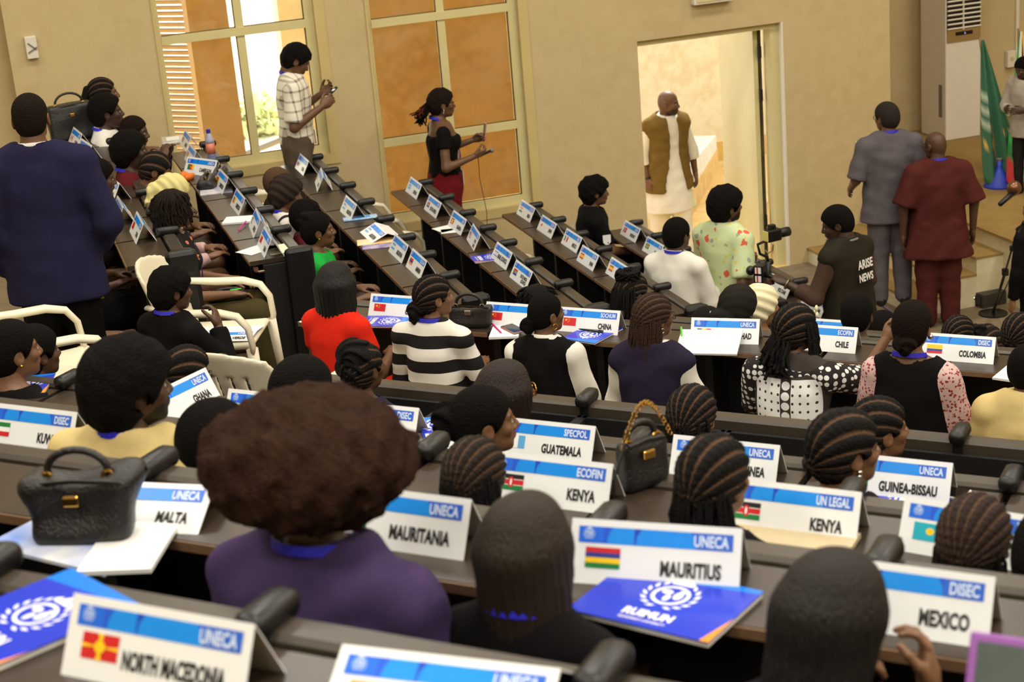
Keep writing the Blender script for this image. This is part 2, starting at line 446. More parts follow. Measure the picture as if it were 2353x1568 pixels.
# door
d = MB(); fy0, fy1 = WY + 0.06, WY + 0.20
span(d, DR[0], DR[0] + 0.022, fy0, fy1, 0, DR[3]); span(d, DR[1] - 0.10, DR[1] - 0.02, fy0, fy1, 0, DR[3])
span(d, DR[0] + 0.022, DR[1] - 0.10, fy0, fy1, DR[3] - 0.055, DR[3])
droot = struct(d.build('door_1', M_FRAME))
span(MB(), DR[1] - 0.02, DR[1] + 0.0, WY - 0.004, WY + 0.2, 0, DR[3]).build('jamb_lining', M_WHITE, droot)
lf = span(MB(), DR[1] - 0.20, DR[1] - 0.155, WY + 0.22, WY + 0.98, 0.02, DR[3] - 0.06).build('door_leaf', M_FRAME, droot)
span(MB(), DR[1] - 0.148, DR[1] - 0.128, WY + 0.20, WY + 0.90, 0.02, DR[3] - 0.06).build('door_leaf_glass', M_GLASS, droot)
for hz in (2.02, 1.62, 0.42, 0.28):
    span(MB(), DR[1] - 0.158, DR[1] - 0.13, WY + 0.185, WY + 0.215, hz - 0.055, hz + 0.055).build('hinge', M_BLACK, droot)
MB().tube([(DR[1] - 0.16, WY + 0.2, 0.13), (DR[1] - 0.14, WY + 0.17, 0.10), (DR[1] - 0.11, WY + 0.15, 0.13), (DR[1] - 0.105, WY + 0.14, 0.19)], 0.008).build('door_stay', M_STEEL, droot)

# small wall fittings
p = at_y(72, 108, WY)
e = empty('wall_sensor', p, 0, 'small white wall sensor box high up at the left end of wall', 'sensor')
MB().box((0, -0.025, 0), (0.045, 0.022, 0.088), bev=0.006).build('housing', M_WHITE, e)
MB().box((0.006, -0.05, 0.01), (0.042, 0.006, 0.004), R=rot_axis((0, 1, 0), 0.75)).build('arrow_ridge', M_GREY, e)
MB().box((0.006, -0.05, -0.018), (0.042, 0.006, 0.004), R=rot_axis((0, 1, 0), -0.5)).build('arrow_ridge', M_GREY, e)
p = at_y(1632, 4, WY)
e = empty('exit_light', p, 0, 'cream rectangular light box fixed above the doorway', 'light box')
MB().box((0, -0.04, 0.08), (0.19, 0.04, 0.085), bev=0.008).build('housing', M_WHITE, e)
MB().box((0, -0.083, 0.08), (0.165, 0.004, 0.062)).build('cover', M_FRAME, e)
p = at_y(1978, 333, WY)
e = empty('wall_socket', p, 0, 'cream double wall socket beside man in grey suit', 'socket')
MB().box((0, -0.008, 0), (0.062, 0.008, 0.042), bev=0.004).build('plate', M_FRAME, e)
MB().box((-0.025, -0.018, 0), (0.012, 0.003, 0.018)).build('rocker', M_WHITE, e); MB().box((0.025, -0.018, 0), (0.012, 0.003, 0.018)).build('rocker', M_WHITE, e)

# ------------------------------------------------------------------ outside: corridor beyond the wall
struct(span(MB(), 5.2, 13.9, WY, 18.9, -0.2, 0.0).build('floor_corridor', M_FLOOR_OUT))
struct(span(MB(), 5.2, 13.9, 18.82, 19.0, 0.0, 5.0).build('wall_corridor', M_WALL_OUT))
sk_top = at_y(1650, 326, 18.8)[2]
struct(span(MB(), 5.2, 13.9, 18.79, 18.82, 0.0, sk_top).build('baseboard_corridor', M_OCHRE_B if 'M_OCHRE_B' in globals() else M_FLOOR_OUT))
# sloping parapet in the corridor
pa, pb = np.array([6.75, 16.2, 0]), np.array([8.12, 18.36, 0])
dv = (pb - pa) / np.linalg.norm(pb - pa); pn = np.array([-dv[1], dv[0], 0]) * 0.42
hp = at_d(1640, 325, 19.2)[2]
m = MB(); V = []
for q in (pa, pb, pb + pn, pa + pn):
    V.append(q)
for q, h in ((pa, 0.56), (pb, 0.42), (pb + pn, 0.42), (pa + pn, 0.56)): V.append(q + np.array([0, 0, h]))
m.add(V, [(3, 2, 1, 0), (4, 5, 6, 7), (0, 1, 5, 4), (1, 2, 6, 5), (2, 3, 7, 6), (3, 0, 4, 7)])
par = m.build('parapet', M_WALL_OUT); tag(par, 'low cream parapet wall running back behind the man in the doorway', 'parapet')
ms = MB(); off = -np.array([-dv[1], dv[0], 0]) * 0.012
V = [pa + off, pb + off, pb, pa]; V += [v + np.array([0, 0, 0.26]) for v in V]
ms.add(V, [(3, 2, 1, 0), (4, 5, 6, 7), (0, 1, 5, 4), (1, 2, 6, 5), (2, 3, 7, 6), (3, 0, 4, 7)]); ms.build('skirting', M_FLOOR_OUT, par)

# ochre building parts beyond the windows
GZ = -1.0
struct(span(MB(), -30, 40, 14.66, 90, GZ - 0.2, GZ).build('ground_outside', wall_mat('bright_paving', (235, 228, 205), (215, 200, 165), 0.5, 0.5)))
struct(span(MB(), -4, 5.2, 14.66, 17.3, -0.2, 0.35).build('floor_veranda', M_FLOOR_OUT))
Y2 = 16.9
xo = lambda px, py: at_y(px, py, Y2)[0]
o1 = span(MB(), xo(434, 60), xo(527, 60), Y2, Y2 + 0.35, -0.2, 6.5).build('wall_ochre_pier', M_OCHRE); struct(o1)
o2 = span(MB(), xo(800, 60), xo(1184, 60), Y2, Y2 + 0.35, -0.2, 6.5).build('wall_ochre', M_OCHRE); struct(o2)
o3 = span(MB(), xo(655, 60), xo(800, 60), Y2 + 0.3, Y2 + 0.6, -0.2, 6.5).build('wall_cream_pier', wall_mat('pale_pier', (250, 246, 234), (240, 230, 205), 1.0, 0.3)); struct(o3)
# slotted screen: ochre bars, open slots between them
best = None
P0 = at_y(400, 150, Y2 + 0.2)
def prj(P):
    c = GC.T @ (np.asarray(P, float) - CAM); return np.array([IMW / 2 + FPX * c[0] / c[2], IMH / 2 + FPX * c[1] / c[2]])
for a in np.linspace(-60, 60, 241):
    dd = np.array([math.cos(math.radians(a)), math.sin(math.radians(a)), 0]); q = prj(P0 + dd * 0.4) - prj(P0); sl = abs(q[1] / q[0] - 0.008)
    if best is None or sl < best[0]: best = (sl, dd)
sd = best[1]; sy = math.atan2(sd[1], sd[0])
P0 = at_y(436, 50, Y2 + 0.55)
scr = empty('slotted_screen', (P0[0], P0[1], 0), sy, 'ochre screen of horizontal bars with bright slots, outside left window', 'screen')
wl_ = 0.34
pitch = abs(at_d(400, 0, 17.5)[2] - at_d(400, 13.2, 17.5)[2]) * 1.02
z = 1.2
while z < 4.9:
    MB().box((-0.6, 0, z), (0.6, 0.05, pitch * 0.27)).build('bar', M_OCHRE, scr); z += pitch
span(MB(), -1.5, -1.2, -0.07, 0.07, 0.0, 4.95).build('jamb', M_OCHRE, scr)
# hand rail
hr = empty('handrail', (0, 0, 0), 0, 'grey sloping handrail seen outside through the left window', 'railing')
MB().tube([at_d(520, 372, 19.5), at_d(700, 300, 18.6)], 0.035).build('rail', M_GREY, hr)
for q in (0.15, 0.85):
    a = at_d(520, 372, 19.5) * (1 - q) + at_d(700, 300, 18.6) * q
    MB().tube([a, (a[0], a[1], GZ)], 0.022).build('post', M_GREY, hr)
# soft greenery far outside
M_LEAF = mat('glare_pale_leaves', (232, 236, 180), 0.6, var=0.2, vscale=20)  # leaf colour paled to stand in for overexposed daylight
def bush(name, c, r, label):
    b = empty(name, (c[0], c[1], GZ), 0, label, 'tree')
    mb = MB(); rg = np.random.RandomState(int(c[0] * 10) + 3)
    for i in range(420):
        v = rg.normal(size=3); v /= np.linalg.norm(v); p_ = v * r * rg.uniform(0.6, 1.0) + np.array([0, 0, c[2] - GZ])
        a, bb = rg.normal(size=3), rg.normal(size=3); a /= np.linalg.norm(a); bb -= a * (a @ bb); bb /= np.linalg.norm(bb); s_ = rg.uniform(0.1, 0.2)
        mb.add([p_ - a * s_, p_ + bb * s_ * 0.5, p_ + a * s_, p_ - bb * s_ * 0.5], [(0, 1, 2, 3)])
    mb.build('foliage', M_LEAF, b); MB().tube([(0, 0, 0), (0.05, 0, c[2] - GZ)], [0.12, 0.06]).build('trunk', mat('bark', (92, 70, 44), 0.9), b)
bush('garden_tree', at_d(590, 285, 30), 0.5, 'glare-paled yellow green tree seen in the bright gap beyond left window')

# ------------------------------------------------------------------ steps and stage
FR = 4.75
rise = 0.145
stz = 4 * rise
SX = [7.26, 7.55, 7.84, 8.10]
stg = MB(); span(stg, SX[3], 14.0, -10.0, 16.5, 0.0, stz - 0.02)
stage = struct(stg.build('floor_stage', M_STAGE))
span(MB(), SX[3] - 0.02, 14.0, -10.0, 16.5, stz - 0.02, stz).build('stage_surface', M_TREAD, stage)
for i in range(3):
    s_ = empty('stage_step', (SX[i], 13.4, 0), 0, ['lowest cream concrete step up to the stage', 'middle cream concrete step up to the stage', 'top cream concrete step below the stage floor'][i], 'step', 'steps up to the stage')
    span(MB(), 0.0, SX[3] - SX[i] - 0.001 if i == 2 else SX[i + 1] - SX[i], -0.98, 0.995, 0.0, rise * (i + 1) - 0.02).build('riser', M_STAGE, s_)
    span(MB(), -0.012, SX[3] - SX[i] - 0.001 if i == 2 else SX[i + 1] - SX[i], -0.985, 0.995, rise * (i + 1) - 0.02, rise * (i + 1)).build('tread', M_TREAD, s_)
# ------------------------------------------------------------------ terraces
def terr(name, x0, x1, y0, y1, z): return struct(span(MB(), x0, x1, y0, y1, -0.01, z).build(name, M_FLOOR))
# side block: (near edge X, desk z, tile boundaries along Y from far to near)
SIDE = {
 'A': (0.62, 2.35, [13.35, 12.72, 12.12, 11.52, 10.87, 10.30, 9.77, 9.20]),
 'B': (1.36, 2.10, [13.40, 12.74, 12.15, 11.57, 10.95, 10.38, 9.83]),
 'C': (2.25, 1.80, [13.75, 13.17, 12.58, 11.98, 11.41, 10.84, 10.34, 9.81, 9.28]),
 'D': (3.05, 1.55, [13.36, 12.75, 12.18, 11.67, 11.19, 10.64, 10.05, 9.47]),
 'E': (3.92, 1.25, [13.23, 12.67, 12.16, 11.66, 11.10, 10.55, 10.0]),
 'F': (4.85, 0.92, [13.39, 12.90, 12.38, 11.82, 11.28, 10.74]),
}
FLH = 0.76
FLOOR = {k: v[1] - FLH for k, v in SIDE.items()}
FLOOR['F'] = 0.17
prev = -6.9
for k in 'ABCDE':
    X = SIDE[k][0]
    terr('floor_terrace', prev, X + 0.28, 8.95, WY, FLOOR[k]); prev = X + 0.28
terr('floor_terrace', prev, SIDE['F'][0] + 0.3, 8.95, WY, FLOOR['F'])
# near block: s, z (desk), t range
CEN = {'N': (1.87, 3.475), 'M': (2.85, 3.22), 'K': (3.65, 2.975), 'G': (4.58, 2.65), 'F2': (5.52, 2.385), 'CH': (7.60, 1.98), 'NX': (8.50, 1.70)}
def terr_c(s0, s1, t0, t1, z):
    m = MB(); V = [ST(s0, t0, -0.01), ST(s1, t0, -0.01), ST(s1, t1, -0.01), ST(s0, t1, -0.01)]
    V += [v + np.array([0, 0, z + 0.01]) for v in V]
    m.add(V, [(3, 2, 1, 0), (4, 5, 6, 7), (0, 1, 5, 4), (1, 2, 6, 5), (2, 3, 7, 6), (3, 0, 4, 7)])
    return struct(m.build('floor_terrace_near', M_FLOOR))
order = ['N', 'M', 'K', 'G', 'F2', 'CH', 'NX']
ps_ = -1.2
TR = {'N': (-4.6, 4.0), 'M': (-5.0, 4.0), 'K': (-5.2, 4.2), 'G': (-5.4, 4.4), 'F2': (-5.5, 4.4), 'CH': (-5.9, 4.4), 'NX': (-5.4, 4.0)}
for k in order:
    s, z = CEN[k]; s1 = s + 0.22
    terr_c(ps_, s1, TR[k][0], TR[k][1], z - FLH); ps_ = s1
terr_c(ps_, ps_ + 0.8, -4.6, 3.5, 0.5); terr_c(ps_ + 0.8, ps_ + 1.6, -3.6, 3.5, 0.22)

# ------------------------------------------------------------------ desk rows
DEPTH = 0.31; RAILH = 0.012
def desk_row(label, origin, ydir, bounds, zdesk, zfloor, knobs=None, tops=True, end_near=True, end_far=False, skipknob=(), cat='desk row'):
    """origin: point on the user edge at bounds 0; ydir: unit vector along the row (increasing bound); user sits on the -fwd side.
       local frame: x = forward (towards the stage), y = along the row"""
    ydir = np.array(ydir, float); fwd = np.array([ydir[1], -ydir[0], 0.0])
    root = empty('desk_row', (origin[0], origin[1], zfloor), yaw_of(fwd), label, cat, 'desk rows of the hall')
    h = zdesk - zfloor
    B = sorted(bounds)
    for i in range(len(B) - 1):
        y0, y1 = B[i] + 0.012, B[i + 1] - 0.012
        if tops:
            dt = span(MB(), 0.006, DEPTH - 0.062, y0, y1, h - 0.026, h).build('desk_top', M_DESK, root)
            span(MB(), 0.0, 0.0062, y0, y1, h - 0.024, h - 0.002).build('edge_band', M_EDGE, dt)
        else:
            span(MB(), DEPTH - 0.075, DEPTH - 0.055, B[i] + 0.004, B[i + 1] - 0.004, h - 0.36, h - 0.03).build('back_board', M_BLACKP, root)
        # raised front rail, sloping face towards the user
        r0, r1 = DEPTH - 0.045, DEPTH + 0.025
        P = [(r0, h - 0.04), (r0, h + RAILH - 0.010), (r0 + 0.010, h + RAILH), (r1 - 0.008, h + RAILH), (r1, h + RAILH - 0.008), (r1, h - 0.04)]
        V = [(x, y0 - 0.012, z_) for x, z_ in P] + [(x, y1 + 0.012, z_) for x, z_ in P]
        n_ = len(P); F = [tuple(range(n_)), tuple(range(2 * n_ - 1, n_ - 1, -1))] + [(j, n_ + j, n_ + (j + 1) % n_, (j + 1) % n_) for j in range(n_)]
        MB().add(V, F).build('front_rail', M_RAIL, root)
        span(MB(), DEPTH - 0.03, DEPTH, B[i], B[i + 1], 0.06, h - 0.03).build('modesty_panel', M_BLACKP, root)
        span(MB(), 0.08, DEPTH - 0.03, B[i] - 0.02, B[i] + 0.02, 0.0, h - 0.03).build('support', M_BLACKP, root)
    kb = B if knobs is None else knobs
    for j, y in enumerate(kb):
        if j in skipknob: continue
        k = MB(); k.box((DEPTH - 0.012, y, h + RAILH + 0.016), (0.066, 0.029, 0.026), bev=0.020)
        k.box((DEPTH - 0.012, y, h - 0.02), (0.040, 0.020, 0.05), bev=0.01)
        k.build('rail_knob', M_BLACK, root, smooth=True)
    for flag, y in ((end_near, B[0] if True else 0), (end_far, B[-1])):
        if not flag: continue
        e_ = MB(); e_.box((DEPTH - 0.02, y - 0.04, (h + RAILH + 0.045) / 2), (0.085, 0.03, (h + RAILH + 0.045) / 2), bev=0.024)
        e_.build('end_post', M_BLACK, root)
        MB().tube([(0.03, y + 0.03, h - 0.035), (0.035, y + 0.0, h - 0.06), (0.05, y - 0.012, h - 0.062), (DEPTH - 0.08, y - 0.012, h - 0.062)], 0.008).build('steel_bar', M_STEEL, root)
        MB().box((0.035, y + 0.01, h - 0.045), (0.012, 0.02, 0.012)).build('bracket', M_SILVER, root)
    return root
ROWS = {}
side_labels = {'A': 'dark desk row nearest the navy suited man, Canada cards on it', 'B': 'dark desk row with blue capped bottle and black bags on it',
 'C': 'shiny dark desk row with three Argentina cards on it', 'D': 'dark desk row in front of woman in maroon trousers',
 'E': 'dark desk row with India card, behind youth in black t-shirt', 'F': 'short dark desk row beside the doorway with two name cards'}
for k, (X, z, B) in SIDE.items():
    B = sorted(B)
    ROWS[k] = desk_row(side_labels[k], (X, 0, 0), (0, 1, 0), B, z + CAMZ - 4.75, FLOOR[k])
cen_specs = {
 'N': ('dark desk row at the bottom edge, North Macedonia card on it', np.arange(-3.86, 1.6, 0.58), None),
 'M': ('dark desk row with Mauritania, Mauritius and Mexico cards', np.arange(-4.30, 1.6, 0.58), None),
 'K': ('dark desk row with two Kenya cards on it', np.arange(-4.6, 1.6, 0.58), None),
 'G': ('dark desk row with Guatemala and Guinea-Bissau cards', np.arange(-4.98, 1.6, 0.58), None),
 'F2': ('dark desk row directly behind the striped sweater woman, few cards on it', np.arange(-5.02, 1.8, 0.58), [-4.44, -2.70, -1.28, 0.4]),
 'CH': ('dark desk row with China, Chad, Chile and Colombia cards', np.arange(-5.24, 1.8, 0.58), None),
 'NX': ('dark desk row just beyond the China cards, mostly hidden by heads', np.arange(-4.9, 1.4, 0.58), None)}
for k, (lb, B, kn) in cen_specs.items():
    s, z = CEN[k]
    # row runs along -RV so that local +y is to the left of the sitter
    Bl = sorted(-np.array(B)); knl = None if kn is None else sorted(-np.array(kn))
    o = NV * (s - DEPTH * 0.55)
    ROWS[k] = desk_row(lb, (o[0], o[1], 0), -RV, list(Bl), z, z - FLH, knobs=knl, end_near=False, end_far=(k in ('CH', 'F2', 'G')), tops=(k != 'F2'))
# low front table used by the chairs of the session
ROWS['H'] = desk_row('low black front table with vice chair card on it', (5.50, 0, 0), (0, 1, 0), [9.85, 10.45, 11.05, 11.65, 12.25, 12.8], 0.74, 0.0, end_near=False)
for k in ('CH', 'F2', 'H', 'NX'):
    r_ = ROWS[k]
    for pnl in [c for c in r_.children if c.name.startswith('modesty_panel')]:
        bb = np.array([v.co for v in pnl.data.vertices]); y0, y1, zz = bb[:, 1].min(), bb[:, 1].max(), bb[:, 2].max()
        m = MB(); yc = (y0 + y1) / 2
        for q in (-0.05, -0.02, 0.02, 0.05): m.box((DEPTH - 0.032, yc + q, zz - 0.05), (0.002, 0.006, 0.006))
        m.build('screw_caps', M_PAPER, r_)
# ------------------------------------------------------------------ lettering
_TC = {}
def text_mesh(s, size=1.0, xs=0.62, bold=0.02):
    key = (s, round(size, 4), xs, bold)
    if key in _TC: return _TC[key]
    cu = bpy.data.curves.new('lettering', 'FONT'); cu.body = s; cu.size = size; cu.offset = bold * size
    cu.resolution_u = 3; cu.align_x = 'LEFT'; cu.space_character = 1.02
    o = bpy.data.objects.new('lettering', cu); COL.objects.link(o)
    bpy.context.view_layer.update()
    me = bpy.data.meshes.new_from_object(o.evaluated_get(bpy.context.evaluated_depsgraph_get()))
    bpy.data.objects.remove(o, do_unlink=True); bpy.data.curves.remove(cu)
    me.transform(Matrix.Diagonal((xs, 1, 1, 1)))
    co = np.array([v.co for v in me.vertices]) if len(me.vertices) else np.zeros((1, 3))
    w = (co[:, 0].min(), co[:, 0].max(), co[:, 1].min(), co[:, 1].max())
    _TC[key] = (me, w); return _TC[key]
M_TXT = mat('black_print', (22, 20, 20), 0.5)
M_TXTW = mat('pale_print', (214, 230, 250), 0.5)
def put_text(name, s, parent, x, y, z=0.0006, size=0.03, align='L', m=M_TXT, xs=0.62, bold=0.02, maxw=None, pre=None):
    me, w = text_mesh(s, size, xs, bold)
    me2 = me.copy(); me2.materials.clear(); me2.materials.append(m)
    o = bpy.data.objects.new(name, me2); link(o, parent)
    sc = 1.0
    if maxw and (w[1] - w[0]) > maxw: sc = maxw / (w[1] - w[0])
    loc = (x - (w[1] * sc if align == 'R' else w[0] * sc if align == 'L' else (w[0] + w[1]) / 2 * sc), y - w[2], z)
    Mx = Matrix.Translation(Vector(loc)) @ Matrix.Diagonal((sc, 1, 1, 1))
    o.matrix_local = (pre @ Mx) if pre is not None else Mx
    return o
# ------------------------------------------------------------------ flags (flat print)
C_ = dict(r=(206, 32, 40), w=(240, 240, 236), b=(30, 60, 160), g=(20, 124, 60), y=(248, 202, 30), k=(22, 20, 22), o=(240, 150, 40), lb=(92, 170, 224), t=(20, 170, 190), n=(46, 58, 140))
def stripes_h(*cs): n = len(cs); return [((0, 1 - (i + 1) / n), (1, 1 - (i + 1) / n), (1, 1 - i / n), (0, 1 - i / n), c) for i, c in enumerate(cs)]
def stripes_v(*cs): n = len(cs); return [((i / n, 0), ((i + 1) / n, 0), ((i + 1) / n, 1), (i / n, 1), c) for i, c in enumerate(cs)]
def disc(cx, cy, rx, ry, c, k=14): return [tuple((cx + rx * math.cos(2 * math.pi * i / k), cy + ry * math.sin(2 * math.pi * i / k)) for i in range(k)) + (c,)]
def star(cx, cy, r, c, asp=0.66):
    return [tuple((cx + (r if i % 2 == 0 else r * 0.42) * asp * math.sin(math.pi * i / 5), cy + (r if i % 2 == 0 else r * 0.42) * math.cos(math.pi * i / 5)) for i in range(10)) + (c,)]
FLAGS = {
 'CHINA': stripes_h('r') + star(0.22, 0.7, 0.2, 'y') + star(0.42, 0.88, 0.07, 'y') + star(0.48, 0.72, 0.07, 'y') + star(0.46, 0.56, 0.07, 'y') + star(0.38, 0.44, 0.07, 'y'),
 'CHAD': stripes_v('n', 'y', 'r'), 'CHILE': stripes_h('w', 'r'), 'COLOMBIA': [((0, 0.5), (1, 0.5), (1, 1), (0, 1), 'y'), ((0, 0.25), (1, 0.25), (1, 0.5), (0, 0.5), 'b'), ((0, 0), (1, 0), (1, 0.25), (0, 0.25), 'r')],
 'CANADA': [((0, 0), (0.26, 0), (0.26, 1), (0, 1), 'r'), ((0.26, 0), (0.74, 0), (0.74, 1), (0.26, 1), 'w'), ((0.74, 0), (1, 0), (1, 1), (0.74, 1), 'r')] + star(0.5, 0.5, 0.32, 'r'),
 'GUATEMALA': stripes_v('lb', 'w', 'lb'), 'GUINEA': stripes_v('r', 'y', 'g'), 'GUINEA-BISSAU': stripes_h('y', 'g') + [((0, 0), (0.33, 0), (0.33, 1), (0, 1), 'r')] + star(0.165, 0.5, 0.2, 'k'),
 'KENYA': [((0, 0.68), (1, 0.68), (1, 1), (0, 1), 'k'), ((0, 0.3), (1, 0.3), (1, 0.7), (0, 0.7), 'w'), ((0, 0.34), (1, 0.34), (1, 0.66), (0, 0.66), 'r'), ((0, 0), (1, 0), (1, 0.3), (0, 0.3), 'g')] + disc(0.5, 0.5, 0.12, 0.34, 'r') + disc(0.5, 0.5, 0.04, 0.22, 'w'),
 'KUWAIT': stripes_h('g', 'w', 'r') + [((0, 0), (0.25, 0.33), (0.25, 0.67), (0, 1), 'k')], 'KAZAKHSTAN': stripes_h('t') + disc(0.55, 0.55, 0.14, 0.2, 'y'),
 'MAURITANIA': [((0, 0), (1, 0), (1, 1), (0, 1), 'g'), ((0, 0), (1, 0), (1, 0.18), (0, 0.18), 'r'), ((0, 0.82), (1, 0.82), (1, 1), (0, 1), 'r')] + disc(0.5, 0.45, 0.18, 0.16, 'y'),
 'MAURITIUS': stripes_h('r', 'n', 'y', 'g'), 'MEXICO': stripes_v('g', 'w', 'r') + disc(0.5, 0.5, 0.08, 0.14, 'o'), 'MALTA': stripes_v('w', 'r'), 'MALAWI': stripes_h('k', 'r', 'g'),
 'NORTH MACEDONIA': stripes_h('r') + [((0.5, 0.5), (0.5 + 0.9 * math.cos(a - 0.09), 0.5 + 0.9 * math.sin(a - 0.09)), (0.5 + 0.9 * math.cos(a + 0.09), 0.5 + 0.9 * math.sin(a + 0.09)), 'y') for a in np.arange(0, 6.28, math.pi / 4)] + disc(0.5, 0.5, 0.15, 0.25, 'y'),
 'NIGER': stripes_h('o', 'w', 'g'), 'ARGENTINA': stripes_h('lb', 'w', 'lb') + disc(0.5, 0.5, 0.08, 0.12, 'y'), 'ARMENIA': stripes_h('r', 'n', 'o'),
 'SOMALIA': stripes_h('lb') + star(0.5, 0.5, 0.3, 'w'),
 'SOUTH AFRICA': [((0, 0.6), (1, 0.6), (1, 1), (0, 1), 'r'), ((0, 0), (1, 0), (1, 0.4), (0, 0.4), 'b'), ((0, 0.36), (1, 0.36), (1, 0.64), (0, 0.64), 'w'), ((0, 0.42), (1, 0.42), (1, 0.58), (0, 0.58), 'g'), ((0, 0.05), (0.5, 0.5), (0, 0.95), 'g'), ((0, 0.14), (0.4, 0.5), (0, 0.86), 'y'), ((0, 0.22), (0.32, 0.5), (0, 0.78), 'k')],
 'UGANDA': stripes_h('k', 'y', 'r', 'k', 'y', 'r') + disc(0.5, 0.5, 0.14, 0.2, 'w'), 'UNITED STATES': stripes_h('r', 'w', 'r', 'w', 'r', 'w', 'r') + [((0, 0.46), (0.42, 0.46), (0.42, 1), (0, 1), 'n')],
 'ISRAEL': stripes_h('w', 'w') + [((0, 0.1), (1, 0.1), (1, 0.24), (0, 0.24), 'b'), ((0, 0.76), (1, 0.76), (1, 0.9), (0, 0.9), 'b')] + star(0.5, 0.5, 0.16, 'b'),
 'INDIA': stripes_h('o', 'w', 'g') + disc(0.5, 0.5, 0.07, 0.11, 'b'), 'JAPAN': stripes_h('w') + disc(0.5, 0.5, 0.2, 0.3, 'r'), 'SPAIN': [((0, 0), (1, 0), (1, 1), (0, 1), 'r'), ((0, 0.25), (1, 0.25), (1, 0.75), (0, 0.75), 'y')],
 'NORWAY': stripes_h('r') + [((0.26, 0), (0.46, 0), (0.46, 1), (0.26, 1), 'w'), ((0, 0.38), (1, 0.38), (1, 0.62), (0, 0.62), 'w'), ((0.31, 0), (0.41, 0), (0.41, 1), (0.31, 1), 'n'), ((0, 0.44), (1, 0.44), (1, 0.56), (0, 0.56), 'n')],
 'BRAZIL': stripes_h('g') + [((0.08, 0.5), (0.5, 0.1), (0.92, 0.5), (0.5, 0.9), 'y')] + disc(0.5, 0.5, 0.15, 0.22, 'b'),
 'BELGIUM': stripes_v('k', 'y', 'r'), 'GERMANY': stripes_h('k', 'r', 'y'), 'CAMEROON': stripes_v('g', 'r', 'y') + star(0.5, 0.5, 0.18, 'y'),
 'BURUNDI': [((0, 0), (1, 0), (1, 1), (0, 1), 'w'), ((0.08, 0), (0.92, 0), (0.5, 0.44), 'g'), ((0.08, 1), (0.5, 0.56), (0.92, 1), 'r'), ((0, 0.1), (0.44, 0.5), (0, 0.9), 'g')],
 'RUSSIA': stripes_h('w', 'b', 'r'), 'ALGERIA': stripes_v('g', 'w') + disc(0.5, 0.5, 0.16, 0.25, 'r'), 'CABO VERDE': stripes_h('n', 'n', 'w', 'r', 'w', 'n'),
}
def flag_mesh(key):
    mb = MB()
    for i, poly in enumerate(FLAGS[key]):
        c = lin(C_[poly[-1]]); pts = poly[:-1]
        mb.add([(min(max(p[0], 0), 1), min(max(p[1], 0), 1), 0.00012 * i) for p in pts], [tuple(range(len(pts)))], c)
    me = bpy.data.meshes.new('flag'); me.from_pydata(mb.V, [], mb.F); finish_mesh(me, M_INK, False, mb.C); return me
_FM = {}
# ------------------------------------------------------------------ tent cards
SW, SH = 0.338, 0.126            # width and panel height
def shared(key, fn):
    if key not in _FM: _FM[key] = fn()
    return _FM[key]
def band_mesh():
    mb = MB(); B0, B1, B2 = lin((24, 86, 214)), lin((0, 140, 236)), lin((16, 62, 190))
    x0, x1, y0, y1 = -SW / 2 + 0.016, SW / 2 - 0.016, 0.080, 0.112
    mb.add([(x0, y0, 0), (x1, y0, 0), (x1, y1, 0), (x0, y1, 0)], [(0, 1, 2, 3)], B0)
    mb.add([(x0, y0, 1e-4), (x0 + 0.05, y0, 1e-4), (x0 + 0.05, y1, 1e-4), (x0, y1, 1e-4)], [(0, 1, 2, 3)], lin((20, 104, 224)))
    k = 10
    def fan(cx, cy, r, a0, a1, c, z):
        V = [(cx, cy, z)] + [(min(cx + r * math.cos(a0 + (a1 - a0) * i / k), x1), min(max(cy + r * math.sin(a0 + (a1 - a0) * i / k), y0), y1), z) for i in range(k + 1)]
        mb.add(V, [(0, i + 1, i + 2) for i in range(k)], c)
    fan(x0 + 0.112, y0, 0.054, math.pi / 2, math.pi, B1, 2e-4)
    fan(x0 + 0.175, y0 - 0.0001, 0.06, 0.0, math.pi, B1, 2e-4)
    mb.add([(x0 + 0.112, y0, 1.5e-4), (x0 + 0.125, y0, 1.5e-4), (x0 + 0.125, y1, 1.5e-4), (x0 + 0.112, y1, 1.5e-4)], [(0, 1, 2, 3)], B2)
    mb.add([(x0 + 0.235, y0, 3e-4), (x1, y0, 3e-4), (x1, y1, 3e-4), (x0 + 0.235, y1, 3e-4)], [(0, 1, 2, 3)], lin((40, 100, 206)))
    me = bpy.data.meshes.new('header_band'); me.from_pydata(mb.V, [], mb.F); finish_mesh(me, M_INK, False, mb.C); return me
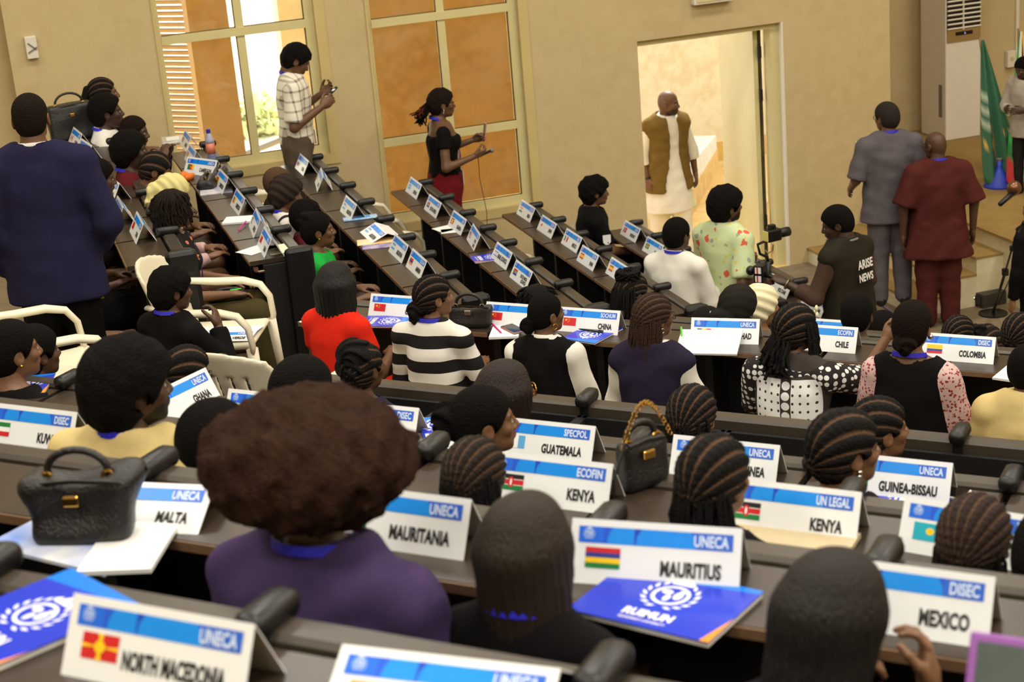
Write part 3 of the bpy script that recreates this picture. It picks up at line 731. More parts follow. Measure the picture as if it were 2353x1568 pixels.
def emblem_geom(mb, cx, cy, r, c, z=0.0006):
    """small laurel ring with globe"""
    k = 16
    for (ra, rb) in ((0.62, 0.5),):
        V = []
        for i in range(k): 
            a = 2 * math.pi * i / k; V += [(cx + r * ra * math.cos(a), cy + r * ra * math.sin(a), z), (cx + r * rb * math.cos(a), cy + r * rb * math.sin(a), z)]
        mb.add(V, [(2 * i, 2 * ((i + 1) % k), 2 * ((i + 1) % k) + 1, 2 * i + 1) for i in range(k)], c)
    for sgn in (-1, 1):
        for i in range(7):
            a = -math.pi / 2 + sgn * (0.35 + 0.36 * i); p = np.array([math.cos(a), math.sin(a)]); tn = np.array([-p[1], p[0]]) * sgn
            ctr = np.array([cx, cy]) + p * r * 0.84; d1 = (tn * 0.75 + p * 0.5) * r * 0.2; d2 = np.array([-d1[1], d1[0]]) * 0.4
            mb.add([(*(ctr - d1), z), (*(ctr + d2), z), (*(ctr + d1), z), (*(ctr - d2), z)], [(0, 1, 2, 3)], c)
    for (px_, py_, rx, ry) in ((-0.2, 0.18, 0.2, 0.14), (-0.05, -0.18, 0.11, 0.22), (0.24, 0.05, 0.15, 0.26), (0.28, 0.33, 0.13, 0.07)):
        mb.add([(cx + r * (px_ + rx * math.cos(2 * math.pi * i / 8)), cy + r * (py_ + ry * math.sin(2 * math.pi * i / 8)), z) for i in range(8)], [tuple(range(8))], c)
    mb.add([(cx - r * 0.42, cy + r * 0.86, z), (cx - r * 0.25, cy + r * 1.02, z), (cx - r * 0.18, cy + r * 0.88, z), (cx, cy + r * 1.2, z), (cx + r * 0.18, cy + r * 0.88, z), (cx + r * 0.25, cy + r * 1.02, z), (cx + r * 0.42, cy + r * 0.86, z), (cx + r * 0.34, cy + r * 0.72, z), (cx - r * 0.34, cy + r * 0.72, z)], [tuple(range(9))], c)
def emblem_mesh():
    mb = MB(); emblem_geom(mb, -SW / 2 + 0.037, 0.0975, 0.0125, lin((206, 226, 250)))
    me = bpy.data.meshes.new('emblem'); me.from_pydata(mb.V, [], mb.F); finish_mesh(me, M_INK, False, mb.C); return me
def card_mesh(ang):
    """folded sheet: two panels meeting at a ridge along x, thin but solid"""
    h = SH * math.sin(ang); b = SH * math.cos(ang); t = 0.0016
    prof = [(-b, 0), (0, h), (b, 0), (b - t * 2.2, 0), (0, h - t * 2.2), (-b + t * 2.2, 0)]
    V = [(-SW / 2, y, z) for y, z in prof] + [(SW / 2, y, z) for y, z in prof]
    F = [(0, 1, 4, 5), (1, 2, 3, 4), (11, 10, 7, 6), (10, 9, 8, 7)] + [(i, 6 + i, 6 + (i + 1) % 6, (i + 1) % 6) for i in range(6)]
    F = [tuple(reversed(f)) for f in F]
    me = bpy.data.meshes.new('folded_card'); me.from_pydata(V, [], F)
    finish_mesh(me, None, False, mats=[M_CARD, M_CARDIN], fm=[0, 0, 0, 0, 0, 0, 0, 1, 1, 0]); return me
def name_card(text, comm, pos, yaw, label, ang=62, back=False, flag=None, group='name cards on the desks', roll=0.0, noflag=False, pitch=0.0):
    """yaw: heading the reader looks along"""
    a = math.radians(ang)
    root = empty('name_card', pos, yaw - math.pi / 2, label, 'name card', group)
    root.rotation_euler = (pitch, roll, yaw - math.pi / 2)
    link(bpy.data.objects.new('folded_card', shared(('card', ang), lambda: card_mesh(a))), root)
    for side in ((0, 1) if back else (0,)):
        f = bpy.data.objects.new('printed_face', None); link(f, root); f.empty_display_size = 0.02
        n_ = np.array([0, -math.sin(a), math.cos(a)])
        base = np.array([0, -SH * math.cos(a), 0]) + n_ * 0.0008
        M_ = Matrix.Translation(Vector(base)) @ Matrix.Rotation(a, 4, 'X')
        if side: M_ = Matrix.Rotation(math.pi, 4, 'Z') @ M_
        f.matrix_local = M_
        # flat sub parts hang directly on the card
        def sub(name, me, loc=(0, 0, 0), sc=(1, 1, 1)):
            o = bpy.data.objects.new(name, me); link(o, root); o.matrix_local = M_ @ Matrix.Translation(Vector(loc)) @ Matrix.Diagonal((*sc, 1)); return o
        sub('header_band', shared('band', band_mesh)); sub('emblem', shared('emblem', emblem_mesh))
        fk = flag or text.split(' (')[0]
        if fk in FLAGS and not noflag:
            sub('flag', shared(('flag', fk), lambda: flag_mesh(fk)), (-SW / 2 + 0.032, 0.032, 0.0003), (0.07, 0.040, 1))
        if comm:
            o = put_text('committee_name', comm, root, SW / 2 - 0.024, 0.0845, 0.0008, 0.030, 'R', M_TXTW, 0.66, 0.03, 0.08, pre=M_)
        lines = text.split('|')
        for li, tx in enumerate(lines):
            sz = 0.039 if len(lines) == 1 else 0.030
            yy = 0.024 if len(lines) == 1 else 0.043 - 0.033 * li
            o = put_text('country_name', tx, root, SW / 2 - 0.036, yy, 0.0006, sz, 'R', M_TXT, 0.60, 0.042, 0.19, pre=M_)
        bpy.data.objects.remove(f, do_unlink=True)
    return root
YS = 0.0                                     # side-block readers look along +X
YC = TH                                      # near-block readers look along NV
def side_card(row, px_, py_, text, comm, label, dyaw=0.0, **k):
    X, z, _ = SIDE[row] if row in SIDE else (5.50, 0.74, 0)
    p = at_z(px_, py_, z + 0.055)
    c = np.array([min(max(p[0] + 0.03, X + 0.06), X + DEPTH - 0.115), p[1], z + 0.0005])
    return name_card(text, comm, c, YS + dyaw, label, **k)
def cen_card(row, px_, py_, text, comm, label, dyaw=0.0, ds=0.0, **k):
    s, z = CEN[row]; p = at_s(px_, py_, s); t = p @ RV
    c = ST(s + ds - 0.0, t, z + 0.0005)
    return name_card(text, comm, c, YC + dyaw, label, **k)
R_ = math.radians
side_card('A', 151, 321, 'CANADA', 'UNECA', 'Canada name card beside the black handbag', R_(6), back=True)
side_card('A', 192, 345, 'CANADA', 'DISEC', 'Canada name card second from the black handbag', R_(8), back=True)
side_card('A', 252, 432, 'CHINA', 'SPECPOL', 'name card beside the head behind the navy suited man', R_(8), back=True)
side_card('A', 268, 485, 'CHINA', 'DISEC', 'red flag name card, last but one of the row by navy suited man', back=True)
side_card('A', 313, 523, 'CHINA', 'ECOFIN', 'red flag name card at the end post of the row by navy suited man', back=True)
side_card('B', 426, 323, 'BELGIUM', 'UNECA', 'name card at the far end of the row with the bottle', R_(0), back=True)
side_card('B', 437, 357, 'BELGIUM', 'DISEC', 'name card standing just left of the blue capped bottle', R_(0), back=True)
side_card('B', 458, 383, 'CAMEROON', 'UNECA', 'Cameroon name card turned towards the camera below the bottle', R_(31))
side_card('B', 531, 413, 'CAMEROON', 'ECOFIN', 'name card behind the crumpled black pouch', R_(1))
side_card('B', 556, 462, 'CAMEROON', 'DISEC', 'name card beside the knitted turban, on empty desk tile')
side_card('B', 587, 512, 'BURUNDI', 'UNECA', 'name card behind notebook with magenta pen', R_(-5), back=True)
side_card('B', 607, 556, 'CHINA', 'SPECPOL', 'red flag name card standing on loose papers at row end', R_(-3), back=True)
side_card('C', 693, 378, 'RUSSIA', 'UNECA', 'name card beside the plaid shirted man', back=True)
side_card('C', 733, 413, 'ALGERIA', 'DISEC', 'name card turned end-on, second in shiny desk row', R_(-9), back=True)
side_card('C', 800, 478, 'ARGENTINA', 'DISEC', 'Argentina card behind the light blue packet')
side_card('C', 884, 521, 'ARGENTINA', 'ECOFIN', 'washed-out Argentina card lying back nearly flat', ang=24)
side_card('C', 915, 571, 'ARGENTINA', 'UNECA', 'Argentina card next to the Armenia card')
side_card('C', 958, 606, 'ARMENIA', 'SOCHUM', 'Armenia name card nearest the row end post')
side_card('D', 950, 432, 'SOMALIA', 'UNECA', 'Somalia name card with light blue flag, farthest in its row')
side_card('D', 994, 474, 'SOUTH AFRICA', 'DISEC', 'South Africa card in front of woman in maroon trousers')
side_card('D', 1050, 512, 'UGANDA', 'DISEC', 'yellow flag name card standing over loose papers')
side_card('D', 1088, 545, 'UNITED|STATES', 'DISEC', 'two line name card with faint striped flag', R_(-8), back=True, flag='UNITED STATES')
side_card('D', 1152, 588, 'ISRAEL (COUNCIL)', 'ICJ', 'council name card standing on the blue booklet')
side_card('D', 1197, 631, 'SOUTH AFRICA|(COUNCIL)', 'ICJ', 'South Africa council card nearest the row end post', flag='SOUTH AFRICA')
side_card('E', 1208, 485, 'INDIA', 'ECOFIN', 'India name card at the far end of its row')
side_card('E', 1256, 521, 'JAPAN', 'ECOFIN', 'name card second from the far end, behind India card')
side_card('E', 1313, 553, 'MEXICO', 'DISEC', 'name card directly behind the youth in black t-shirt')
side_card('E', 1350, 593, 'SPAIN', 'ECOFIN', 'yellow flag name card left of the piled braids')
side_card('E', 1418, 622, 'SPAIN', 'DISEC', 'name card mostly hidden by the piled braids')
side_card('F', 1448, 532, 'NORWAY', 'UNECA', 'name card right beside the left door jamb')
side_card('F', 1500, 570, 'BRAZIL', 'DISEC', 'pale name card left of the white shirted back')
side_card('F', 1583, 600, 'BRAZIL', 'UNECA', 'name card mostly hidden between white shirt and floral shirt')
side_card('H', 1790, 658, 'VICE CHAIR', 'UNECA', 'vice chair name card on the front table', noflag=True)
side_card('H', 1742, 631, 'CHAIR', 'UNECA', 'name card below the camera grip of floral shirted man', noflag=True)
side_card('H', 1868, 700, 'CHAIR', 'UNECA', 'name card in front of the vest of the microphone holder', noflag=True)
cen_card('CH', 917, 695, 'CHINA', 'UNECA', 'China card left of the striped sweater woman')
cen_card('CH', 1187, 722, 'CHINA', 'DISEC', 'China card beside the curved black handbag')
cen_card('CH', 1357, 731, 'CHINA', 'SOCHUM', 'China card reading sochum above a dark phone')
cen_card('CH', 1669, 775, 'CHAD', 'UNECA', 'Chad name card behind the open handwritten notebook', R_(8))
cen_card('CH', 1893, 796, 'CHILE', 'ECOFIN', 'Chile name card under the raised forearm')
cen_card('CH', 2203, 824, 'COLOMBIA', 'DISEC', 'Colombia name card right of the low bun')
cen_card('NX', 1905, 768, 'DENMARK', 'DISEC', 'name card half hidden behind the Chile card', flag='NORWAY')
cen_card('NX', 1700, 752, 'CYPRUS', 'UNECA', 'name card behind the Chad card with only its edge showing', noflag=True)
cen_card('G', 621, 925, 'GEORGIA', 'UNECA', 'name card half hidden behind the large brown afro', noflag=True)
cen_card('G', 402, 905, 'GHANA', 'UNECA', 'name card seen end-on beside the bearded face', R_(84), noflag=True)
cen_card('G', 868, 985, 'GREECE', 'DISEC', 'name card above the white papers right of brown afro', noflag=True)
cen_card('G', 1262, 1030, 'GUATEMALA', 'SPECPOL', 'Guatemala name card right of the braided bun')
cen_card('G', 1672, 1085, 'GUINEA', 'UNECA', 'Guinea name card between the two cornrowed women')
cen_card('G', 2055, 1088, 'GUINEA-BISSAU', 'UNECA', 'Guinea-Bissau name card before the pearl earring')
cen_card('K', 1288, 1105, 'KENYA', 'ECOFIN', 'Kenya ecofin card below the Guatemala card', ds=-0.04)
cen_card('K', 1833, 1180, 'KENYA', 'UN LEGAL', 'Kenya legal card below the pearl earring woman', ds=-0.04)
cen_card('K', 2258, 1205, 'KAZAKHSTAN', 'DISEC', 'name card with turquoise flag at the right edge', R_(-6), ds=-0.05)
cen_card('K', 140, 990, 'KUWAIT', 'DISEC', 'Kuwait flag name card at left behind the cream shirt', ds=-0.10)
cen_card('M', 940, 1212, 'MAURITANIA', 'UNECA', 'Mauritania card between brown afro and long straight hair', ds=-0.02)
cen_card('M', 1520, 1250, 'MAURITIUS', 'UNECA', 'Mauritius card standing above the blue booklet', R_(8), ds=-0.02)
cen_card('M', 2088, 1360, 'MEXICO', 'DISEC', 'large Mexico card at the lower right', ds=-0.06)
cen_card('M', 395, 1225, 'MALTA', 'UNECA', 'name card lying back beside the handbag in foreground', R_(10), ang=34, ds=-0.06, noflag=True)
cen_card('N', 420, 1440, 'NORTH MACEDONIA', 'UNECA', 'North Macedonia card with orange sun flag', ds=-0.04)
cen_card('N', 1010, 1545, 'NIGER', 'UNECA', 'name card lying back at the bottom edge', R_(6), ang=34, ds=0.03)
# ------------------------------------------------------------------ implicit surfaces
def nets(F, o, h):
    """naive surface nets on a scalar grid"""
    s = F < 0; nx, ny, nz = F.shape
    cnt = np.zeros((nx - 1, ny - 1, nz - 1), np.int8)
    CR = [(a, b, c) for a in (0, 1) for b in (0, 1) for c in (0, 1)]
    for a, b, c in CR: cnt += s[a:nx - 1 + a, b:ny - 1 + b, c:nz - 1 + c]
    act = (cnt > 0) & (cnt < 8)
    I, J, K = np.nonzero(act); n = len(I)
    idx = np.full(act.shape, -1, np.int32); idx[I, J, K] = np.arange(n)
    acc = np.zeros((n, 3), np.float32); num = np.zeros(n, np.float32)
    cv = {c: F[I + c[0], J + c[1], K + c[2]] for c in CR}
    for a in CR:
        for ax in range(3):
            if a[ax]: continue
            b = list(a); b[ax] = 1; b = tuple(b)
            fa, fb = cv[a], cv[b]; m = (fa < 0) != (fb < 0)
            t = np.where(m, fa / np.where(m, fa - fb, 1), 0)
            for q in range(3): acc[:, q] += m * (a[q] + (t if q == ax else 0))
            num += m
    V = np.asarray(o, np.float32) + h * (np.stack([I, J, K], 1) + acc / num[:, None])
    Q = []
    for ax in range(3):
        sl0 = [slice(1, -1)] * 3; sl1 = [slice(1, -1)] * 3
        sl0[ax] = slice(0, -1); sl1[ax] = slice(1, None)
        A, B = s[tuple(sl0)], s[tuple(sl1)]
        m = A != B; e = np.array(np.nonzero(m))
        for q in range(3):
            if q != ax: e[q] += 1
        fl = A[m]
        u, v = (ax + 1) % 3, (ax + 2) % 3
        def cell(du, dv):
            c = e.copy(); c[u] += du; c[v] += dv; return idx[c[0], c[1], c[2]]
        q4 = np.stack([cell(-1, -1), cell(0, -1), cell(0, 0), cell(-1, 0)], 1)
        q4[~fl] = q4[~fl][:, ::-1]
        Q.append(q4)
    Q = np.concatenate(Q); Q = Q[(Q >= 0).all(1)]
    return V, Q
def smooth_mesh(V, Q, it=1, f=0.5):
    for _ in range(it):
        S_ = np.zeros_like(V); C = np.zeros(len(V), np.float32)
        for a in range(4):
            b = (a + 1) % 4
            np.add.at(S_, Q[:, a], V[Q[:, b]]); np.add.at(C, Q[:, a], 1)
            np.add.at(S_, Q[:, b], V[Q[:, a]]); np.add.at(C, Q[:, b], 1)
        V = V * (1 - f) + f * S_ / np.maximum(C, 1)[:, None]
    return V
def grid(lo, hi, h):
    lo = np.asarray(lo, np.float32); hi = np.asarray(hi, np.float32)
    n = np.ceil((hi - lo) / h).astype(int) + 1
    X = (lo[0] + h * np.arange(n[0], dtype=np.float32))[:, None, None]
    Y = (lo[1] + h * np.arange(n[1], dtype=np.float32))[None, :, None]
    Z = (lo[2] + h * np.arange(n[2], dtype=np.float32))[None, None, :]
    X, Y, Z = np.broadcast_arrays(X, Y, Z)
    return (X, Y, Z), lo
def smin(a, b, k):
    h = np.clip(0.5 + 0.5 * (b - a) / k, 0, 1); return b + (a - b) * h - k * h * (1 - h)
def smax(a, b, k): return -smin(-a, -b, k)
def ell(P, c, r):
    x, y, z = (P[0] - c[0]), (P[1] - c[1]), (P[2] - c[2])
    k0 = np.sqrt((x / r[0]) ** 2 + (y / r[1]) ** 2 + (z / r[2]) ** 2)
    k1 = np.sqrt((x / r[0] ** 2) ** 2 + (y / r[1] ** 2) ** 2 + (z / r[2] ** 2) ** 2)
    return k0 * (k0 - 1) / np.maximum(k1, 1e-6)
def ball(P, c, r): return np.sqrt((P[0] - c[0]) ** 2 + (P[1] - c[1]) ** 2 + (P[2] - c[2]) ** 2) - r
def cone(P, a, b, ra, rb, tout=False):
    a = np.asarray(a, np.float32); b = np.asarray(b, np.float32); d = b - a; L = float(d @ d) + 1e-9
    px_, py_, pz_ = P[0] - a[0], P[1] - a[1], P[2] - a[2]
    tr = (px_ * d[0] + py_ * d[1] + pz_ * d[2]) / L; t = np.clip(tr, 0, 1)
    q = np.sqrt((px_ - t * d[0]) ** 2 + (py_ - t * d[1]) ** 2 + (pz_ - t * d[2]) ** 2) - (ra + t * (rb - ra))
    return (q, tr, math.sqrt(L)) if tout else q
def wob(P, amp, f, seed=0):
    r = np.random.RandomState(seed); out = 0
    for i in range(3):
        k = r.normal(size=3); k = k / np.linalg.norm(k) * f * (0.7 + 0.5 * i); ph = r.uniform(0, 6.28)
        k2 = r.normal(size=3); k2 = k2 / np.linalg.norm(k2) * f * 0.6; ph2 = r.uniform(0, 6.28)
        out = out + np.sin(P[0] * k[0] + P[1] * k[1] + P[2] * k[2] + ph) * np.cos(P[0] * k2[0] + P[1] * k2[1] + P[2] * k2[2] + ph2)
    return out * amp / 1.8
# ------------------------------------------------------------------ canonical head
def head_field(P, jaw=1.0):
    y = np.abs(P[1]); PS = (P[0], y, P[2])
    d = ell(P, (-0.012, 0, 0.035), (0.097, 0.076, 0.086))
    d = smin(d, ell(P, (-0.045, 0, -0.012), (0.06, 0.062, 0.066)), 0.03)
    d = smin(d, ell(P, (0.030, 0, -0.030), (0.066, 0.057 * jaw, 0.078)), 0.02)
    d = smin(d, ell(P, (0.040, 0, -0.072), (0.049, 0.046 * jaw, 0.034)), 0.02)
    d = smin(d, ball(P, (0.074, 0, -0.091), 0.016), 0.02)
    d = smin(d, cone(PS, (0.082, 0.0, 0.022), (0.074, 0.040, 0.020), 0.012, 0.010), 0.014)
    d = smin(d, ball(PS, (0.064, 0.038, -0.020), 0.020), 0.02)
    d = smax(d, -ball(PS, (0.099, 0.031, 0.002), 0.014), 0.012)
    d = smin(d, ball(PS, (0.0795, 0.0305, 0.002), 0.0125), 0.003)
    d = smin(d, cone(P, (0.088, 0, 0.016), (0.108, 0, -0.024), 0.007, 0.012), 0.010)
    d = smin(d, cone(PS, (0.099, 0.0, -0.029), (0.096, 0.015, -0.030), 0.010, 0.009), 0.006)
    d = smin(d, cone(PS, (0.097, 0, -0.0515), (0.084, 0.024, -0.055), 0.0085, 0.005), 0.005)
    d = smin(d, cone(PS, (0.095, 0, -0.0625), (0.083, 0.022, -0.060), 0.0095, 0.005), 0.005)
    e = ell((P[0] * 0.97 + 0.2 * (P[2]), y, P[2] - 0.2 * P[0]), (-0.012, 0.0795, -0.004), (0.023, 0.0085, 0.034))
    e = smax(e, -ell((P[0], y, P[2]), (-0.002, 0.0885, -0.002), (0.012, 0.007, 0.02)), 0.004)
    d = smin(d, e, 0.006)
    d = smin(d, cone(P, (-0.022, 0, -0.05), (-0.036, 0, -0.105), 0.053, 0.050), 0.03)
    return d
def _mk_head(jaw):
    P, lo = grid((-0.14, -0.115, -0.20), (0.14, 0.115, 0.14), 0.0052)
    V, Q = nets(head_field(P, jaw), lo, 0.0052); return smooth_mesh(V, Q, 1, 0.35), Q
HEADS = {'m': _mk_head(1.06), 'f': _mk_head(0.94)}
def head_cols(V, skin, beard=0.0, brow=True, lips=0.8):
    c = np.tile(np.array(skin, np.float32), (len(V), 1)); x, y, z = V[:, 0], np.abs(V[:, 1]), V[:, 2]
    lm = (((x - 0.095) / 0.02) ** 2 + (y / 0.026) ** 2 + ((z + 0.057) / 0.0125) ** 2 < 1)
    c[lm] = np.array(skin) * np.array([0.95, 0.62, 0.62]) * lips
    if brow:
        bm = (((y - 0.031) / 0.02) ** 2 + ((z - 0.0235) / 0.0055) ** 2 < 1) & (x > 0.05); c[bm] = np.array([0.012, 0.009, 0.007])
    em = (((y - 0.0305) / 0.0125) ** 2 + ((z - 0.002) / 0.0058) ** 2 < 1) & (x > 0.08); c[em] = np.array([0.45, 0.40, 0.36])
    im = (((y - 0.0305) / 0.006) ** 2 + ((z - 0.002) / 0.006) ** 2 < 1) & (x > 0.08); c[im] = np.array([0.012, 0.008, 0.006])
    if beard:
        f = (z < -0.045) & (z > -0.125) & (x > -0.005) & ~lm & (z < -0.02 - 0.55 * (0.1 - x)); c[f] = c[f] * (1 - beard) + np.array([0.01, 0.008, 0.006]) * beard
        f = (np.abs(z + 0.043) < 0.006) & (x > 0.06) & (y < 0.03); c[f] = c[f] * (1 - beard) + np.array([0.01, 0.008, 0.006]) * beard
    return c
# ------------------------------------------------------------------ canonical hands (right hand, palm down, fingers along +x, thumb +y)
def _mk_hand(curl, thumb, spread=0.0):
    P, lo = grid((-0.05, -0.085, -0.12), (0.21, 0.10, 0.05), 0.0042)
    d = ell(P, (0.045, 0.0, 0.0), (0.056, 0.044, 0.0185)); d = smin(d, cone(P, (-0.03, 0, 0.0), (0.02, 0, 0), 0.024, 0.024), 0.02)
    for i, (fy, L, r) in enumerate(((0.030, 0.068, 0.0092), (0.010, 0.077, 0.0095), (-0.011, 0.071, 0.0092), (-0.030, 0.056, 0.0080))):
        a = np.array([0.084 - abs(fy) * 0.12, fy, 0.002]); ang = 0.0; az = fy * spread
        for j, fr_ in enumerate((0.46, 0.30, 0.24)):
            ang += math.radians(curl[j] if isinstance(curl[0], (int, float)) else curl[i][j])
            b = a + np.array([math.cos(ang) * math.cos(az), math.sin(az), -math.sin(ang)]) * L * fr_
            d = smin(d, cone(P, a, b, r - 0.0006 * j, r - 0.0006 * (j + 1)), 0.004); a = b
    t0, t1, t2, t3 = [np.array(q) for q in thumb]
    d = smin(d, cone(P, t0, t1, 0.016, 0.0125), 0.012); d = smin(d, cone(P, t1, t2, 0.0115, 0.0105), 0.004); d = smin(d, cone(P, t2, t3, 0.0105, 0.009), 0.003)
    V, Q = nets(d, lo, 0.0042); return smooth_mesh(V, Q, 1, 0.3), Q
HANDS = {
 'relaxed': _mk_hand((18, 22, 16), ((0.012, 0.026, -0.004), (0.045, 0.050, -0.014), (0.072, 0.056, -0.024), (0.092, 0.054, -0.032)), 3.0),
 'flat': _mk_hand((4, 6, 5), ((0.012, 0.026, -0.004), (0.045, 0.054, -0.008), (0.074, 0.066, -0.010), (0.096, 0.070, -0.012)), 5.0),
 'grip': _mk_hand((58, 62, 40), ((0.012, 0.026, -0.006), (0.044, 0.046, -0.022), (0.070, 0.040, -0.042), (0.088, 0.024, -0.052)), 0.0),
 'fist': _mk_hand((78, 88, 60), ((0.012, 0.026, -0.006), (0.044, 0.044, -0.024), (0.066, 0.030, -0.044), (0.074, 0.008, -0.050)), 0.0),
 'cup': _mk_hand((34, 36, 26), ((0.012, 0.026, -0.006), (0.045, 0.052, -0.020), (0.072, 0.056, -0.040), (0.090, 0.050, -0.054)), 2.0),
}
# ------------------------------------------------------------------ hair
BLK = (0.006, 0.0048, 0.004); DKB = (0.013, 0.008, 0.0055); BRN = (0.032, 0.014, 0.008)
def skull(P):
    d = ell(P, (-0.012, 0, 0.035), (0.097, 0.077, 0.087))
    return smin(d, ell(P, (-0.045, 0, -0.012), (0.061, 0.064, 0.068)), 0.03)
def hairline(P, up=0.0):
    zh = np.interp(P[0], [-0.14, -0.075, -0.04, -0.015, 0.02, 0.04, 0.06, 0.08, 0.12], [-0.115, -0.105, -0.085, -0.045, -0.022, 0.000, 0.034, 0.056, 0.075]).astype(np.float32)
    return (zh + up - P[2]) * 0.72
def _col(V, c, v=0.0): return np.tile(np.array(c, np.float32), (len(V), 1))
def tubes(paths, r, k=5):
    mb = MB()
    for i, p_ in enumerate(paths): mb.tube(p_, r if np.isscalar(r) else r[i], k)
    V = np.array(mb.V, np.float32); Q = [f for f in mb.F if len(f) == 4]
    return V, np.array(Q, np.int32)
def hair_cap(off=0.012, up=0.0, amp=0.0, f=90, h=0.006, seed=1, col=BLK, extra=None, ridge=None, face=True, ears=True, k=0.008):
    m = 0.05 + off + (0.0 if extra is None else extra[1])
    P, lo = grid((-0.11 - m, -0.078 - m, -0.10 - m), (0.09 + m, 0.078 + m, 0.125 + m), h)
    d = skull(P) - off
    rg = None
    if ridge is not None:
        n_, a_, sty = ridge; n_ = n_ * 1.5
        if sty == 'back': u = np.arctan2(P[1], P[2] + 0.03)
        elif sty == 'up': u = np.arctan2(P[1], -(P[0] - 0.02))
        else: u = np.arctan2(P[1], P[2] + 0.03) + 2.2 * (P[0])
        rg = np.cos(u * n_); wv = np.sin(np.arctan2(P[0], P[2]) * 34)
        d = d - a_ * (np.abs(np.cos(u * n_ / 2)) - 0.6) * 2 - (0.0012 * wv)
    if amp: d = d - wob(P, amp, f, seed)
    hl = hairline(P, up)
    if face: d = smax(d, hl, k)
    if ears: d = smax(d, -(ell((P[0], np.abs(P[1]), P[2]), (-0.004, 0.085, -0.012), (0.028, 0.02 + off, 0.034))), 0.004)
    if extra is not None: d = smin(d, extra[0](P), extra[2] if len(extra) > 2 else 0.012)
    V, Q = nets(d, lo, h); V = smooth_mesh(V, Q, 1, 0.25)
    c = _col(V, col)
    if ridge is not None and ridge[1] > 0.002 and len(ridge) > 2:
        n_, a_, sty = ridge; n_ = n_ * 1.5
        if sty == 'back': u = np.arctan2(V[:, 1], V[:, 2] + 0.03)
        elif sty == 'up': u = np.arctan2(V[:, 1], -(V[:, 0] - 0.02))
        else: u = np.arctan2(V[:, 1], V[:, 2] + 0.03) + 2.2 * V[:, 0]
        g = np.abs(np.cos(u * n_ / 2)); near = skull((V[:, 0], V[:, 1], V[:, 2])) < off + 0.012
        w = np.clip((0.40 - g) / 0.22, 0, 1) * near
        c = c * (1 - w[:, None]) + np.array([0.12, 0.064, 0.034]) * w[:, None]
    return V, Q, c
def bun_field(c, r, n=5, tw=55, a=0.006):
    def f(P):
        x, y, z = P[0] - c[0], P[1] - c[1], P[2] - c[2]
        rr = np.sqrt(y * y + z * z); an = np.arctan2(y, z)
        rad = r if not np.isscalar(r) else (r, r, r)
        return ell(P, c, rad) - a * np.cos(n * an + tw * rr + 40 * x)
    return f
def hair_straight(L=0.3, w=0.104, dx=0.10, col=BLK, flare=0.0, fringe=0.015, back=0.115, h=0.0075):
    P, lo = grid((-0.19, -0.17, -L - 0.04), (0.15, 0.17, 0.17), h)
    d = skull(P) - 0.016
    zz = np.clip((0.02 - P[2]) / L, 0, 1)
    a, b = back - 0.01 * zz, w + flare * zz
    cyl = (np.sqrt(((P[0] + 0.015) / a) ** 2 + (P[1] / b) ** 2) - 1) * 0.09
    cyl = smax(cyl, P[2] - 0.05, 0.05); cyl = smax(cyl, -L - P[2] + 0.012 * np.cos(P[1] * 60), 0.012)
    d = smin(d, cyl, 0.03)
    d = smax(d, -smax(ell(P, (0.11, 0, -0.07), (0.095, 0.078, 0.115)), -(P[2] + 0.4), 0.01), 0.015)
    d = smax(d, (P[0] - (0.055 + fringe) + 0.35 * np.clip(-P[2], 0, 1)), 0.02)
    d = d - 0.0024 * np.cos(np.arctan2(P[1], P[0] + 0.015) * 30) * np.clip((0.06 - P[2]) / 0.06, 0, 1)
    V, Q = nets(d, lo, h); return smooth_mesh(V, Q, 1, 0.3), Q, _col(V, col)
def hair_afro(r=(0.19, 0.19, 0.175), c=(-0.03, 0, 0.035), col=BRN, amp=0.012, h=0.009, seed=3, face=(0.075, 0.075, 0.10)):
    P, lo = grid((c[0] - r[0] - 0.04, -r[1] - 0.04, c[2] - r[2] - 0.04), (c[0] + r[0] + 0.04, r[1] + 0.04, c[2] + r[2] + 0.04), h)
    d = ell(P, c, r) - wob(P, amp, 55, seed) - wob(P, amp * 0.6, 120, seed + 1)
    if face: d = smax(d, -ell(P, (0.11, 0, -0.055), face), 0.015)
    V, Q = nets(d, lo, h)
    cc = _col(V, col); cc *= (0.75 + 0.5 * np.random.RandomState(seed).rand(len(V), 1))
    return V, Q, cc
def strand_set(n, L, seed, r=0.0055, a0=70, a1=290, zr=(0.02, 0.09), spread=1.0, back=0.0, jit=0.01, conv=0.0):
    rg = np.random.RandomState(seed); paths = []
    for i in range(n):
        a = math.radians(rg.uniform(a0, a1)); z0 = rg.uniform(*zr); ca, sa = math.cos(a), math.sin(a)
        rr = math.sqrt(max(0.05, 1 - ((z0 - 0.035) / 0.1) ** 2))
        l = L * rg.uniform(0.75, 1.05)
        pts = [(-0.012 + ca * 0.098 * rr, sa * 0.08 * rr, z0)]
        for q in (0.15, 0.4, 0.7, 1.0):
            k = 1.06 + 0.16 * min(q * 2, 1) * spread
            pts.append((-0.012 + ca * 0.104 * k - back * q + rg.normal() * jit * q, sa * 0.09 * k * (1 - conv * q) + rg.normal() * jit * q, z0 - l * q - 0.01))
        paths.append(pts)
    return tubes(paths, r)
